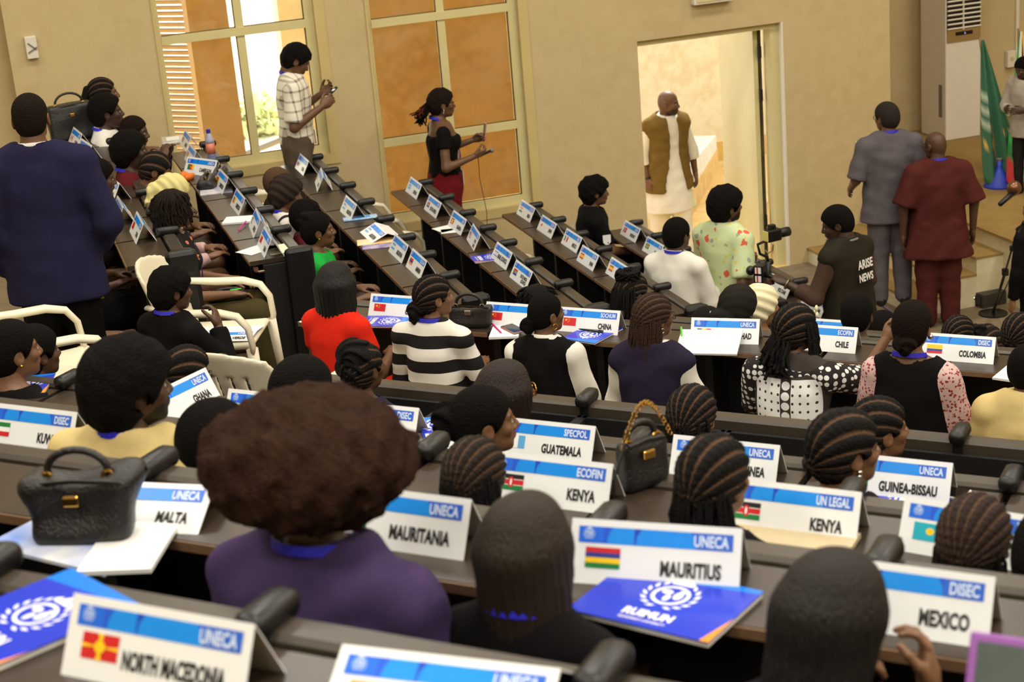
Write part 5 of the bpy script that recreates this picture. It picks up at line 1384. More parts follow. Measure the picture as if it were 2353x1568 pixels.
greyman = person('man in grey suit standing on the lowest stage step', at_d(2040, 233, 14.2), rise, D2R(76), sit=False, lean=0.02, hy=26, hp=4, skin='brown', ht=0.016, wid=1.12, belly=0.02,
    arms={1: ((-0.02, 0.09, -0.27), (0.16, 0.0, -0.10)), -1: ((-0.03, -0.07, -0.28), (0.14, 0.08, -0.20))},
    clothes=[tee(GREYS, 0.98, off=0.026, hem=-0.42, neck=0.080, collar=True, flare=0.03, sflare=0.012), pants(GREYS, loose=0.018), SHOES], hair=hair_cap(off=0.015, col=(0.03, 0.024, 0.02)), extras=[('glasses', M_BLACK), ('lanyard', None, False)])
maroonman = person('bald man in maroon tunic standing before the stage steps', at_d(2153, 303, 14.05), 0.0, D2R(72), sit=False, lean=0.03, hy=30, hp=8, skin='dark', ht=0.0, wid=1.16, belly=0.03,
    arms={1: ((-0.02, 0.09, -0.28), (0.03, 0.0, -0.26)), -1: ((-0.03, -0.09, -0.28), (0.04, 0.0, -0.26))},
    clothes=[tee(MAROON, 0.97, off=0.028, hem=-0.62, neck=0.080, flare=0.05, sflare=0.035, fold=0.006), pants(MAROON, loose=0.03), SHOES], extras=[('lanyard', None, False), ('glasses', M_BLACK)])
edgeman = person('man in light grey suit standing on stage at the right edge', at_d(2356, 128, 15.6), stz, D2R(205), sit=False, lean=0.05, hp=22, hy=-10, skin='deep', ht=0.016,
    arms={1: ((0.04, 0.06, -0.27), (0.18, -0.14, 0.0)), -1: ((0.04, -0.08, -0.27), (0.18, 0.12, 0.0))},
    clothes=[longs(LIGHTS, off=0.026, hem=-0.40, neck=0.095), pants(DKGREY), SHOES], hair=hair_cap(off=0.018))
edgehead = person('bald person cut off by the right edge beside the microphone stand', at_d(2378, 452, 12.6), 0.0, D2R(100), sit=False, skin='warm', ht=0.0, clothes=[longs(BLACKC), pants(BLACKC), SHOES])
# ---- side block ----------------------------------------------------------
def side(label, px_, py_, X, row, yaw=0.0, **k): return person(label, at_x(px_, py_, X), SFL[row], D2R(yaw), **k)
side('woman with cornrows and long dark ponytail against the wall', 228, 177, 0.93, 'B', sex='f', skin='brown', ht=0.004, clothes=[tee(BLACKC)], hairmat=M_HAIR_B,
     hair=[hair_cap(off=0.006, ridge=(14, 0.004, 'back'), h=0.005), dict(geo=hair_cap(off=-0.02, extra=(lambda P: smin(cone(P, (-0.11, 0, 0.05), (-0.145, 0, -0.05), 0.03, 0.035), cone(P, (-0.145, 0, -0.05), (-0.12, 0, -0.16), 0.034, 0.022), 0.02), 0.12), ears=False, face=False))])
side('youth in white shirt and blue lanyard beside the big black handbag', 236, 214, 0.90, 'B', sex='m', skin='deep', ht=0.02, clothes=[longs(WHITEC, collar=True, neck=0.08)], hair=[hair_cap(off=0.024, up=0.012, amp=0.002), dict(geo=short(off=0.004))], extras=[('lanyard',)])
side('man resting his chin on his hand at the far end', 298, 265, 1.05, 'B', -12, skin='dark', ht=0.006, hy=-8, hp=10, lean=0.2, clothes=[longs(BLACKC)], hair=short(off=0.006, col=DKB),
     arms={1: ((0.2, 0.05, -0.2), (0.08, -0.16, 0.20)), -1: ((0.2, -0.02, -0.22), (0.06, 0.10, 0.22))}, hands=('relaxed', 'cup'))
side('person in burgundy top with short black hair and blue lanyard', 290, 296, 0.91, 'B', -4, sex='f', skin='deep', ht=0.03, lean=0.05, clothes=[tee(BURG)], hair=hair_cap(off=0.032, amp=0.003, up=-0.01, ears=False), extras=[('lanyard',)])
side('woman with thick curved cornrows looking down', 340, 347, 1.00, 'B', -6, sex='f', skin='brown', ht=0.010, hp=24, lean=0.12, clothes=[tee(BURG)], hairmat=M_HAIR_B, hair=hair_cap(off=0.013, ridge=(8, 0.006, 'back'), h=0.005))
side('woman in cream headwrap bending forward', 372, 394, 1.02, 'B', -4, sex='f', skin='mid', ht=0.026, hp=34, lean=0.22, clothes=[longs(PINKC)], hairmat=CM('cream_headwrap', (216, 206, 140), var=0.12),
     hair=dict(name='headwrap', geo=wrap(col=lin((216, 206, 140)), knot=[((-0.12, 0, -0.03), (0.05, 0.06, 0.06)), ((-0.11, -0.02, -0.11), (0.035, 0.04, 0.06))], up=0.0)))
locs_h = [hair_cap(off=0.012, col=DKB, amp=0.003, ears=False)] + [dict(geo=strand_set(170, 0.10, 21, 0.0058, 20, 340, (-0.01, 0.112), 0.55, 0.0, 0.006) + (np.tile(np.array(DKB, np.float32) * 1.2, (170 * 25, 1)),)), dict(geo=strand_set(60, 0.13, 22, 0.0056, 120, 240, (0.0, 0.06), 0.7, 0.0, 0.006))]
locs = side('woman with short locs, dark floral blouse and blue lanyard in profile', 388, 429, 0.97, 'B', -5, sex='f', skin='mid', ht=0.02, lean=0.02, clothes=[tee(BLKFLOR, 0.8, off=0.016, hem=-0.18), pants(OLIVET, loose=0.02)], hair=locs_h, hairmat=M_HAIR_B,
     extras=[('lanyard', None, False, 0.34), ('earring', M_SILVER, 'stud', 0.005)], arms={1: ((0.10, 0.06, -0.26), (0.24, -0.14, -0.02)), -1: ((0.08, -0.05, -0.28), (0.23, 0.10, -0.04))})
side('head of short haired person half behind the navy jacket', 212, 364, 0.60, 'A', 0, skin='dark', ht=0.010, lean=0.22, hp=12, clothes=[longs(BLACKC)], hair=hair_cap(off=0.012, up=-0.006))
yel = person('seated person in bright yellow top and black trousers behind navy jacket', at_d(150, 455, 9.6), SFL['A'] - 0.02, D2R(-6), skin='dark', ht=0.01, clothes=[tee(YELLOW, 0.9, hem=-0.2, off=0.03, fold=0.01), pants(BLACKC, loose=0.03)], hair=short(), lean=0.0)
teal = person('seated person in teal skirt with bare knee beside navy trousers', at_d(92, 560, 8.95), SFL['A'] - 0.28, D2R(-2), sex='f', skin='mid', ht=0.01, clothes=[tee(BLACKC), ('skirt', TEAL, dict(kind='legs', off=0.03, cut=0.40, loose=0.01))], hair=short())
side('person in knitted dark turban with blue lanyard', 646, 398, 1.85, 'C', 4, sex='f', skin='brown', ht=0.034, hp=12, hy=-6, clothes=[longs(STRIPES2, off=0.018)], extras=[('lanyard',), ('earring', M_SILVER, 'stud', 0.005)],
     hairmat=CM('dark_knit', (50, 40, 34)), hair=dict(name='turban', geo=wrap(off=0.032, col=lin((50, 40, 34)), folds=0.006, low=-0.012)))
side('person in brown cap behind the knitted turban', 632, 384, 1.93, 'C', 0, skin='dark', ht=0.014, clothes=[tee(DKGREY)], hairmat=CM('brown_cap', (84, 62, 44)), hair=dict(name='cap', geo=wrap(off=0.014, col=lin((84, 62, 44)), folds=0.0)))
side('person with round dark afro behind the green topped woman', 698, 457, 1.93, 'C', 0, skin='dark', ht=0.03, clothes=[longs(BURG)], hair=hair_cap(off=0.03, amp=0.003, ears=False))
side('woman in green top with gathered bun and gold earring', 722, 479, 1.84, 'C', -6, sex='f', skin='brown', ht=0.03, lean=0.06, clothes=[tee(GREENC)], extras=[('lanyard',), ('earring', M_GOLD, 'stud', 0.007)],
     hair=hair_cap(off=0.014, amp=0.002, extra=(bun_field((-0.07, 0, 0.085), (0.062, 0.06, 0.058), 4, 60, 0.007), 0.06)))
youth = side('youth in black t-shirt with white badge on sleeve near the door', 1362, 402, 4.74, 'F', -8, skin='brown', ht=0.03, lean=0.12, hp=4, clothes=[tee(BLACKC, 0.8, off=0.02, sflare=0.01), pants(BLACKC)], hair=hair_cap(off=0.034, amp=0.008, f=70, up=-0.014),
     arms={1: ((0.10, 0.06, -0.26), (0.22, -0.12, -0.03)), -1: ((0.12, -0.04, -0.26), (0.24, 0.08, -0.05))}, hands=('cup', 'cup'))
whiteback = person('man in white shirt and blue lanyard seen from behind by doorway', at_d(1552, 500, 12.2), 0.34, D2R(38), skin='dark', ht=0.012, hy=-8, lean=0.06, clothes=[longs(WHITEC, collar=True, neck=0.08, off=0.02), pants(BLACKC)], hair=hair_cap(off=0.014), extras=[('lanyard',)])
# ---- near block ----------------------------------------------------------
YB = math.degrees(TH)
def cen(label, px_, py_, s, row, dy=0.0, hy=-24, **k): return person(label, at_s(px_, py_, s), CEN[row][1] - FLH, D2R(YB + dy), hy=hy, **k)
cen('person with tight dark curls beyond the China cards', 1228, 646, 8.05, 'NX', sex='f', skin='dark', ht=0.028, clothes=[tee(BLACKC)], hairmat=M_HAIR_B, hair=[hair_cap(off=0.012, amp=0.003), dict(geo=strand_set(110, 0.06, 31, 0.0075, 10, 350, (0.0, 0.115), 0.9, 0, 0.014))])
pile = [hair_cap(off=0.014, ridge=(16, 0.004, 'back'), h=0.005), dict(geo=strand_set(90, 0.34, 33, 0.007, 120, 250, (0.0, 0.1), 1.2, 0.02, 0.012))]
rgp = np.random.RandomState(4); pth = []
for i in range(46):
    a = rgp.uniform(0, 6.28); r0 = rgp.uniform(0.03, 0.075)
    pth.append([(-0.03 + math.cos(a + q) * r0 * 1.1, math.sin(a + q) * r0, 0.115 + 0.035 * math.sin(math.pi * q / 2.0) + rgp.uniform(-0.012, 0.012)) for q in np.linspace(0, 2.2, 6)])
pile.append(dict(geo=tubes(pth, 0.0075)))
cen('woman with a pile of long black braids tied up', 1446, 612, 8.15, 'NX', -6, sex='f', skin='dark', ht=0.05, clothes=[tee(BLACKC)], hairmat=M_HAIR_B, hair=pile)
cen('head with short locs low behind the white shirted back', 1620, 699, 8.95, 'NX', sex='f', skin='dark', ht=0.02, scale=0.98, clothes=[tee(BLACKC)], hairmat=M_HAIR_B, hair=[hair_cap(off=0.012), dict(geo=strand_set(120, 0.10, 41, 0.006, 10, 350, (0.0, 0.112), 0.7, 0, 0.008))])
cen('woman in black head covering gathered into a knot', 1692, 650, 8.05, 'NX', sex='f', skin='dark', ht=0.03, clothes=[longs(BLACKC)], hairmat=CM('black_headscarf', (34, 31, 27)), extras=[('earring', M_SILVER, 'hoop', 0.014)],
    hair=dict(name='headscarf', geo=wrap(off=0.028, col=lin((34, 31, 27)), folds=0.0015, low=-0.03, knot=[((-0.135, 0.02, -0.035), (0.062, 0.078, 0.062))])))
cen('woman with a cream frilled bonnet beside the black head covering', 1742, 650, 8.45, 'NX', hy=-40, sex='f', skin='warm', ht=0.03, scale=0.95, clothes=[tee(BLACKC)], hairmat=CM('cream_bonnet', (232, 220, 180), var=0.1), hair=[dict(name='bonnet', geo=wrap(off=0.026, col=lin((232, 220, 180)), folds=0.006, knot=[((-0.02, 0.02, 0.12), (0.04, 0.05, 0.03))]))])
cen('man with short black hair in front of the news vest', 1968, 674, 8.05, 'NX', hy=0, skin='dark', ht=0.010, clothes=[tee(BLACKC)], hair=short(off=0.010))
cen('dark rounded head right of the short haired man', 2024, 714, 8.85, 'NX', skin='deep', ht=0.012, scale=0.98, clothes=[tee(BLACKC)], hair=short(off=0.012))
cen('woman with swirled fine cornrows behind the Colombia card', 2200, 724, 8.05, 'NX', sex='f', skin='brown', ht=0.008, clothes=[tee(BLACKC)], hairmat=M_HAIR_B, hair=hair_cap(off=0.009, ridge=(18, 0.004, 'swirl'), h=0.005))
cen('woman with cornrows and a small top knot behind Colombia card', 2262, 735, 8.50, 'NX', sex='f', skin='brown', ht=0.03, scale=1.0, clothes=[tee(BLACKC)], hairmat=M_HAIR_B, extras=[('glasses', M_BLACK)], hair=hair_cap(off=0.009, ridge=(16, 0.004, 'back'), h=0.005, extra=(bun_field((-0.07, 0, 0.12), (0.035, 0.04, 0.03), 3, 60, 0.008), 0.05)))
cen('woman with tight braids at the right edge beyond Colombia card', 2340, 718, 8.05, 'NX', sex='f', skin='brown', ht=0.01, clothes=[tee(BLACKC)], hairmat=M_HAIR_B, hair=hair_cap(off=0.011, ridge=(16, 0.005, 'back'), h=0.005))
redw = cen('woman in red dress with straight black shoulder-length hair', 765, 599, 7.05, 'CH', -8, hy=-10, sex='f', skin='brown', ht=0.014, clothes=[tee(RED, 0.55, off=0.016, neck=0.098), pants(RED)], hairmat=M_HAIR_S, hair=hair_straight(L=0.215, w=0.120, col=BLK, flare=0.018, back=0.126, h=0.0065))
braidbun = [hair_cap(off=0.013, ridge=(13, 0.0055, 'back'), h=0.0048), dict(geo=hair_cap(off=-0.03, ears=False, face=False, h=0.0055, extra=(lambda P: smin(bun_field((-0.105, 0.015, -0.055), (0.055, 0.06, 0.045), 4, 90, 0.008)(P), bun_field((-0.10, 0.02, -0.105), (0.05, 0.05, 0.035), 3, 90, 0.008)(P), 0.01), 0.10)))]
cen('woman in black and white striped sweater with braided low bun', 987, 632, 7.05, 'CH', 2, hy=-40, sex='f', skin='mid', ht=0.008, clothes=[longs(STRIPE, off=0.018, fold=0.007, sleeve=1.5, collar=True, neck=0.08)], hairmat=M_HAIR_B, hair=braidbun, extras=[('lanyard',)], h=0.0135, shw=0.175)
cen('woman in black waistcoat over white shirt, hair scraped into bun', 1247, 673, 7.05, 'CH', 4, hy=-34, sex='f', skin='brown', ht=0.004, clothes=[longs(WHITEC, off=0.02, sleeve=1.0, collar=True, neck=0.078, soff=0.03, fold=0.008), vest(BLACKC, off=0.028, neck=0.09)], hair=hair_cap(off=0.006, extra=(bun_field((-0.115, 0.03, -0.045), (0.045, 0.048, 0.05), 3, 50, 0.004), 0.06)), extras=[('earring', M_GOLD, 'hoop', 0.016)], h=0.0135)
brd = [hair_cap(off=0.015, ridge=(20, 0.004, 'back'), h=0.0048, ears=False, col=(0.03, 0.016, 0.010))]
for q, (sd_, n_, l_) in enumerate(((51, 80, 0.52), (52, 70, 0.48))):
    g = strand_set(n_, l_, sd_, 0.0062, 125, 268, (-0.02, 0.085), 1.0, 0.015, 0.012, 0.25); brd.append(dict(geo=g + (np.tile(np.array((0.04, 0.020, 0.012), np.float32), (len(g[0]), 1)),)))
cen('woman with long brown braids, navy waistcoat over white blouse', 1494, 674, 7.0, 'CH', 2, hy=-38, sex='f', skin='brown', ht=0.012, clothes=[longs(WHITEC, off=0.022, collar=True, neck=0.08, fold=0.008), vest(NAVYV, off=0.030, neck=0.10)], hairmat=M_HAIR_B, hair=brd, extras=[('glasses', M_BLACK), ('earring', M_SILVER, 'hoop', 0.012)], h=0.0135)
pt = [hair_cap(off=0.020, ridge=(13, 0.006, 'back'), h=0.0048, ears=False), dict(geo=strand_set(60, 0.16, 61, 0.009, 150, 225, (-0.05, 0.02), 1.3, 0.03, 0.02)), dict(geo=strand_set(22, 0.20, 62, 0.009, 275, 325, (0.02, 0.08), 0.8, 0.0, 0.006))]
patt = cen('woman in black and white printed blouse raising her right arm', 1822, 698, 7.0, 'CH', 0, hy=-36, sex='f', skin='mid', ht=0.016, wid=1.12, lean=0.12, clothes=[tee(BLOUSE, 0.0, off=0.020, fold=0.007, neck=0.086, collar=True), ('sleeves', DISCS, dict(sleeve=0.95, off=0.021, soff=0.034, hem=0.86, top=0.97, neck=0.12))], hairmat=M_HAIR_B, hair=pt,
    arms={1: ((0.12, 0.08, -0.24), (0.2, -0.12, 0.02)), -1: ((0.16, -0.13, -0.06), (0.10, -0.10, 0.20))}, hands=('relaxed', 'fist'), hdor=(None, (0.8, 0, 0.3)), h=0.0135)
cen('woman in black top with paisley sleeves and low twisted bun', 2095, 690, 7.0, 'CH', 0, hy=-6, sex='f', skin='mid', ht=0.01, clothes=[longs(PAISLEY, off=0.016, neck=0.115, soff=0.026), vest(BLACKC, off=0.022, neck=0.115, neckz=0.01)], hairmat=M_HAIR, hair=hair_cap(off=0.014, col=(0.010, 0.006, 0.0045), extra=(bun_field((-0.118, 0, -0.055), (0.038, 0.055, 0.045), 3, 70, 0.007), 0.06)), extras=[('lanyard',), ('earring', M_SILVER, 'stud', 0.013)], h=0.0135)
cen('person in cream jacket cut off by the right edge', 2362, 790, 6.95, 'CH', 0, hy=-20, skin='brown', ht=0.016, clothes=[longs(CREAMC, off=0.026, collar=True, fold=0.008)], hair=hair_cap(off=0.016))
bt = person('man in black t-shirt with blue lanyard leaning on his hand', at_s(380, 612, 6.4), 1.42, D2R(32), skin='dark', ht=0.022, hy=-16, hp=6, lean=-0.06, clothes=[longs(BLACKC, off=0.018)], hair=hair_cap(off=0.026, amp=0.004, up=-0.012), extras=[('lanyard',)],
    arms={1: ((0.05, 0.08, -0.27), (0.2, -0.06, 0.05)), -1: ((0.16, -0.06, -0.22), (0.06, 0.10, 0.20))}, hands=('relaxed', 'cup'), hdor=(None, (0.5, -0.5, 0.3)))
cen('dark haired head at the left edge beside clasped hands', 66, 747, 4.95, 'F2', 0, hy=-20, sex='m', skin='dark', ht=0.02, clothes=[tee(BLACKC)], hair=hair_cap(off=0.022), arms={1: ((0.1, 0.06, -0.26), (0.16, -0.12, 0.16)), -1: ((0.14, -0.12, -0.2), (0.12, 0.02, 0.14))}, hands=('fist', 'fist'))
cen('woman with white hair clip cut off by the left edge', 8, 733, 4.62, 'F2', 4, hy=-30, sex='f', skin='mid', ht=0.012, clothes=[longs(BLACKC)], hair=hair_cap(off=0.014), extras=[('earring', M_GOLD, 'stud', 0.006)])
cen('woman with thick cornrows and dark glasses before the plastic chair', 408, 794, 5.0, 'F2', 0, hy=-34, hp=14, sex='f', skin='brown', ht=0.010, clothes=[tee(BLACKC)], hairmat=M_HAIR_B, hair=hair_cap(off=0.013, ridge=(9, 0.006, 'back'), h=0.005), extras=[('glasses', M_BLACK)])
cen('man with flat topped short hair above the brown afro', 682, 819, 4.1, 'G', 0, hy=-10, skin='dark', ht=0.018, clothes=[tee(BLACKC)], hair=hair_cap(off=0.020))
cen('woman with black braids coiled on top and blue hair tie', 822, 768, 5.25, 'F2', 0, hy=-12, sex='f', skin='dark', ht=0.05, clothes=[longs(NAVYV)], hairmat=M_HAIR_B, hair=hair_cap(off=0.014, ridge=(14, 0.004, 'back'), h=0.005, extra=(lambda P: smin(bun_field((-0.045, 0.0, 0.085), (0.085, 0.088, 0.078), 6, 110, 0.008)(P), bun_field((-0.09, 0.0, 0.03), (0.05, 0.075, 0.06), 5, 100, 0.008)(P), 0.015), 0.10)))
cen('woman with smooth dark brown bob and gold glasses', 1150, 821, 4.95, 'F2', 0, hy=-40, sex='f', skin='brown', ht=0.020, clothes=[tee(BLACKC)], hairmat=M_HAIR_S, hair=hair_straight(L=0.26, w=0.116, col=(0.016, 0.008, 0.005), flare=0.004, back=0.126, h=0.0065, fringe=0.03), extras=[('glasses', M_GOLD, 0.026, 1.15)])
cen('woman with fine straight-back braids beyond the chain purse', 1586, 884, 4.95, 'F2', 0, hy=-6, sex='f', skin='mid', ht=0.012, clothes=[tee(BLACKC)], hairmat=M_HAIR_B, hair=[hair_cap(off=0.014, ridge=(18, 0.0045, 'back'), h=0.005, ears=False), dict(geo=strand_set(90, 0.22, 71, 0.006, 110, 250, (-0.03, 0.05), 0.9, 0.0, 0.008))])
cen('woman with parted cornrows looking right, farther of the pair', 2010, 909, 4.98, 'F2', 0, hy=-46, sex='f', skin='mid', ht=0.010, clothes=[tee(BLACKC)], hairmat=M_HAIR_B, hair=hair_cap(off=0.011, ridge=(12, 0.0055, 'swirl'), h=0.005))
cen('person cut off by right edge with hand on the rail', 2440, 960, 4.95, 'F2', 0, hy=-20, skin='mid', ht=0.02, clothes=[tee(BLACKC)], hair=hair_cap(off=0.02), arms={1: ((0.02, 0.16, -0.2), (0.16, 0.02, 0.10)), -1: ((0.1, -0.1, -0.26), (0.2, 0.1, 0.0))})
cen('man with large dark rounded hair in cream shirt', 272, 769, 3.3, 'K', 0, hy=-34, skin='dark', ht=0.045, beard=0.9, clothes=[longs(CREAMC, off=0.026, fold=0.010, collar=True)], hair=hair_cap(off=0.045, amp=0.004, ears=True, up=-0.012, h=0.007), extras=[('lanyard',)], wid=1.12)
cen('woman with braided side bun and smooth hair, ear visible', 1095, 885, 4.1, 'G', 0, hy=-48, sex='f', skin='mid', ht=0.008, clothes=[tee(BLACKC)], hairmat=M_HAIR, hair=hair_cap(off=0.012, extra=(bun_field((-0.115, 0.03, 0.02), (0.055, 0.055, 0.06), 4, 80, 0.009), 0.07)), extras=[('earring', M_SILVER, 'stud', 0.008)])
cen('woman with thick cornrows and pearl drop earring', 1930, 939, 4.15, 'G', 0, hy=-44, sex='f', skin='mid', ht=0.012, clothes=[longs(CM('maroon_collar_top', (40, 26, 28)))], hairmat=M_HAIR_B, hair=[hair_cap(off=0.015, ridge=(11, 0.0065, 'back'), h=0.005)], extras=[('earring', M_SILVER, 'drop', 0.009)])
cen('person with dense black braids below the braided bun', 1082, 1007, 3.32, 'K', 0, hy=-8, sex='f', skin='dark', ht=0.012, clothes=[tee(BLACKC)], hairmat=M_HAIR_B, hair=[hair_cap(off=0.016, ridge=(20, 0.005, 'back'), h=0.005, ears=False, col=(0.02, 0.014, 0.01)), dict(geo=strand_set(100, 0.2, 72, 0.0062, 95, 265, (-0.03, 0.06), 0.8, 0.0, 0.008))])
cen('woman with long cornrows at centre right, nearer of the pair', 1632, 999, 3.32, 'K', 0, hy=-18, sex='f', skin='mid', ht=0.012, clothes=[tee(BLACKC)], hairmat=M_HAIR_B, hair=[hair_cap(off=0.014, ridge=(13, 0.0055, 'back'), h=0.005, ears=False), dict(geo=strand_set(80, 0.26, 73, 0.006, 110, 250, (-0.04, 0.03), 0.8, 0.0, 0.008))])
cen('dark head partly behind the brown afro', 478, 918, 3.32, 'K', 0, hy=-20, skin='deep', ht=0.03, clothes=[tee(BLACKC)], hair=hair_cap(off=0.03))
cen('woman with large brown afro in purple top in foreground', 705, 885, 2.42, 'M', 0, hy=-4, sex='f', skin='dark', ht=0.085, wid=1.25, clothes=[longs(PURPLE, off=0.024, fold=0.008, neck=0.092)], hair=hair_afro(r=(0.205, 0.222, 0.138), c=(-0.04, 0, 0.068)), extras=[('lanyard', None, False, 0.36, 0.09)])
cen('woman with long straight brown-black hair in foreground', 1195, 1128, 2.48, 'M', 0, hy=-22, sex='f', skin='brown', ht=0.016, clothes=[tee(BLACKC)], hairmat=M_HAIR_S, hair=hair_straight(L=0.36, w=0.104, col=(0.026, 0.017, 0.011), flare=0.02, back=0.122), extras=[('lanyard', None, False, 0.36, 0.088)])
cen('woman with tight brown braids at the right edge', 2238, 1138, 3.3, 'K', 0, hy=-10, sex='f', skin='dark', ht=0.016, clothes=[longs(BLACKC)], hairmat=M_HAIR_B, hair=[hair_cap(off=0.018, ridge=(20, 0.005, 'back'), h=0.005, ears=False, col=(0.03, 0.018, 0.014)), dict(geo=strand_set(90, 0.26, 75, 0.006, 100, 260, (-0.04, 0.04), 1.0, 0.0, 0.008))])
cen('dark clothed person with grey hood cut off at lower right', 2425, 1165, 3.2, 'K', 0, hy=-10, skin='dark', ht=0.02, clothes=[longs(CM('dark_grey_hoodie', (62, 60, 58)), off=0.03, fold=0.01)], hair=hair_cap(off=0.02))
cen('woman with black straight hair and raised hands at bottom right', 1885, 1262, 2.36, 'M', 4, hy=-34, sex='f', skin='mid', ht=0.016, lean=0.30, hp=14, clothes=[longs(BLACKC)], hairmat=M_HAIR_S, hair=hair_straight(L=0.26, w=0.10, col=(0.014, 0.011, 0.009), flare=0.01, back=0.118), extras=[('earring', M_SILVER, 'stud', 0.008)],
    arms={1: ((0.16, 0.06, -0.2), (0.14, -0.16, 0.12)), -1: ((0.20, -0.03, -0.22), (0.06, 0.03, 0.20))}, hands=('cup', 'cup'), hdor=(None, (0.3, -0.9, 0.2)))
# ------------------------------------------------------------------ small things on the desks
def on_desk(row, px_, py_, dz=0.0):
    if row in CEN: z = CEN[row][1]
    elif row == 'H': z = 0.74
    else: z = SIDE[row][1]
    return at_z(px_, py_, z) + np.array([0, 0, 0.001 + dz]), z
M_BLUEC = mat('glossy_blue_cover', (34, 54, 190), 0.22, var=0.12, vscale=4, coat=0.4)
M_PAGES = mat('page_block', (236, 232, 220), 0.7, var=0.04)
M_SCREEN = mat('dark_glass_screen', (14, 14, 18), 0.12)
def cover_mesh(w, h):
    mb = MB()
    mb.add([(-w / 2, -h / 2, 0), (w / 2, -h / 2, 0), (w / 2, h / 2, 0), (-w / 2, h / 2, 0)], [(0, 1, 2, 3)], lin((36, 58, 196)))
    mb.add([(-w / 2, h / 2 - 0.05, 2e-4), (w / 2, h / 2 - 0.015, 2e-4), (w / 2, h / 2, 2e-4), (-w / 2, h / 2, 2e-4)], [(0, 1, 2, 3)], lin((20, 120, 226)))
    mb.add([(w / 2 - 0.02, -h / 2, 2e-4), (w / 2, -h / 2, 2e-4), (w / 2, -h / 2 + 0.10, 2e-4)], [(0, 1, 2)], lin((236, 150, 50)))
    emblem_geom(mb, 0.0, 0.02, 0.062, lin((236, 240, 250)), 4e-4)
    me = bpy.data.meshes.new('cover_print'); me.from_pydata(mb.V, [], mb.F); finish_mesh(me, mat_cover(), False, mb.C); return me
def mat_cover():
    if 'glossy_print' in _MC: return _MC['glossy_print']
    m, N, L, b = new_nodes('glossy_print'); a = N.new('ShaderNodeAttribute'); a.attribute_name = 'Col'; L.new(a.outputs['Color'], b.inputs['Base Color'])
    b.inputs['Roughness'].default_value = 0.22; _MC['glossy_print'] = m; return m
def booklet(pos, yaw, label, w=0.21, h=0.297, t=0.008, tilt=0.0):
    r = empty('booklet', pos, yaw - math.pi / 2, label, 'booklet', 'blue conference booklets'); r.rotation_euler = (tilt, 0, yaw - math.pi / 2)
    MB().box((0, 0, t / 2), (w / 2 - 0.002, h / 2 - 0.002, t / 2 - 0.001)).build('page_block', M_PAGES, r)
    MB().box((0, 0, t), (w / 2, h / 2, 0.0008)).build('cover', M_BLUEC, r)
    o = link(bpy.data.objects.new('cover_print', shared(('cover', w, h), lambda: cover_mesh(w, h))), r); o.location = (0, 0, t + 0.0011)
    put_text('cover_title', 'RUIMUN', r, 0.0, -0.078, t + 0.0018, 0.034, 'C', M_PAPER, 0.8, 0.05)
    put_text('cover_subtitle', "REDEEMER'S UNIVERSITY", r, 0.0, -0.094, t + 0.0018, 0.011, 'C', M_PAPER, 0.8, 0.02)
    return r
def sheet(name, pos, yaw, w, h, label, cat='paper', m=None, t=0.0012, lines=0, tilt=0.0, cover=None):
    r = empty(name, pos, yaw - math.pi / 2, label, cat); r.rotation_euler = (tilt, 0, yaw - math.pi / 2)
    MB().box((0, 0, t / 2), (w / 2, h / 2, t / 2)).build('sheet' if t < 0.003 else 'page_block', m or M_PAPER, r)
    if lines:
        mb = MB(); rg = np.random.RandomState(int(abs(pos[0]) * 1000) % 997)
        for i in range(lines):
            y = h / 2 - 0.02 - i * (h - 0.035) / lines; x = -w / 2 + 0.012
            while x < w / 2 - 0.02:
                l = rg.uniform(0.006, 0.02); l = min(l, w / 2 - 0.014 - x); mb.add([(x, y, t + 2e-4), (x + l, y + 0.0006, t + 2e-4), (x + l, y + 0.0018, t + 2e-4), (x, y + 0.0014, t + 2e-4)], [(0, 1, 2, 3)]); x += l + rg.uniform(0.003, 0.007)
        mb.build('handwriting', mat('pen_ink', (110, 116, 140), 0.7), r)
    return r
def phone(pos, yaw, label, m=None, up=None, size=(0.072, 0.15), name='phone', R=None):
    r = empty(name, pos, yaw - math.pi / 2, label, 'phone')
    if R is not None: r.rotation_euler = R
    MB().box((0, 0, 0.004), (size[0] / 2, size[1] / 2, 0.004), bev=0.003).build('case', m or M_BLACK, r)
    MB().box((0, 0, 0.0083), (size[0] / 2 - 0.004, size[1] / 2 - 0.005, 0.0005)).build('screen', M_SCREEN, r)
    MB().box((size[0] / 2 - 0.016, size[1] / 2 - 0.02, -0.001), (0.010, 0.012, 0.001)).build('camera_bump', M_GREY, r)
    return r
def pen(a, b, label, m, name='pen'):
    a, b = np.array(a), np.array(b); r = empty(name, a, 0, label, 'pen'); d = b - a
    MB().tube([d * 0, d * 0.72], 0.0045, 8).build('barrel', m, r); MB().tube([d * 0.72, d * 0.75, d], [0.0052, 0.0055, 0.0045], 8).build('cap', m, r)
    return r
cy, sy_ = TH, 0.0
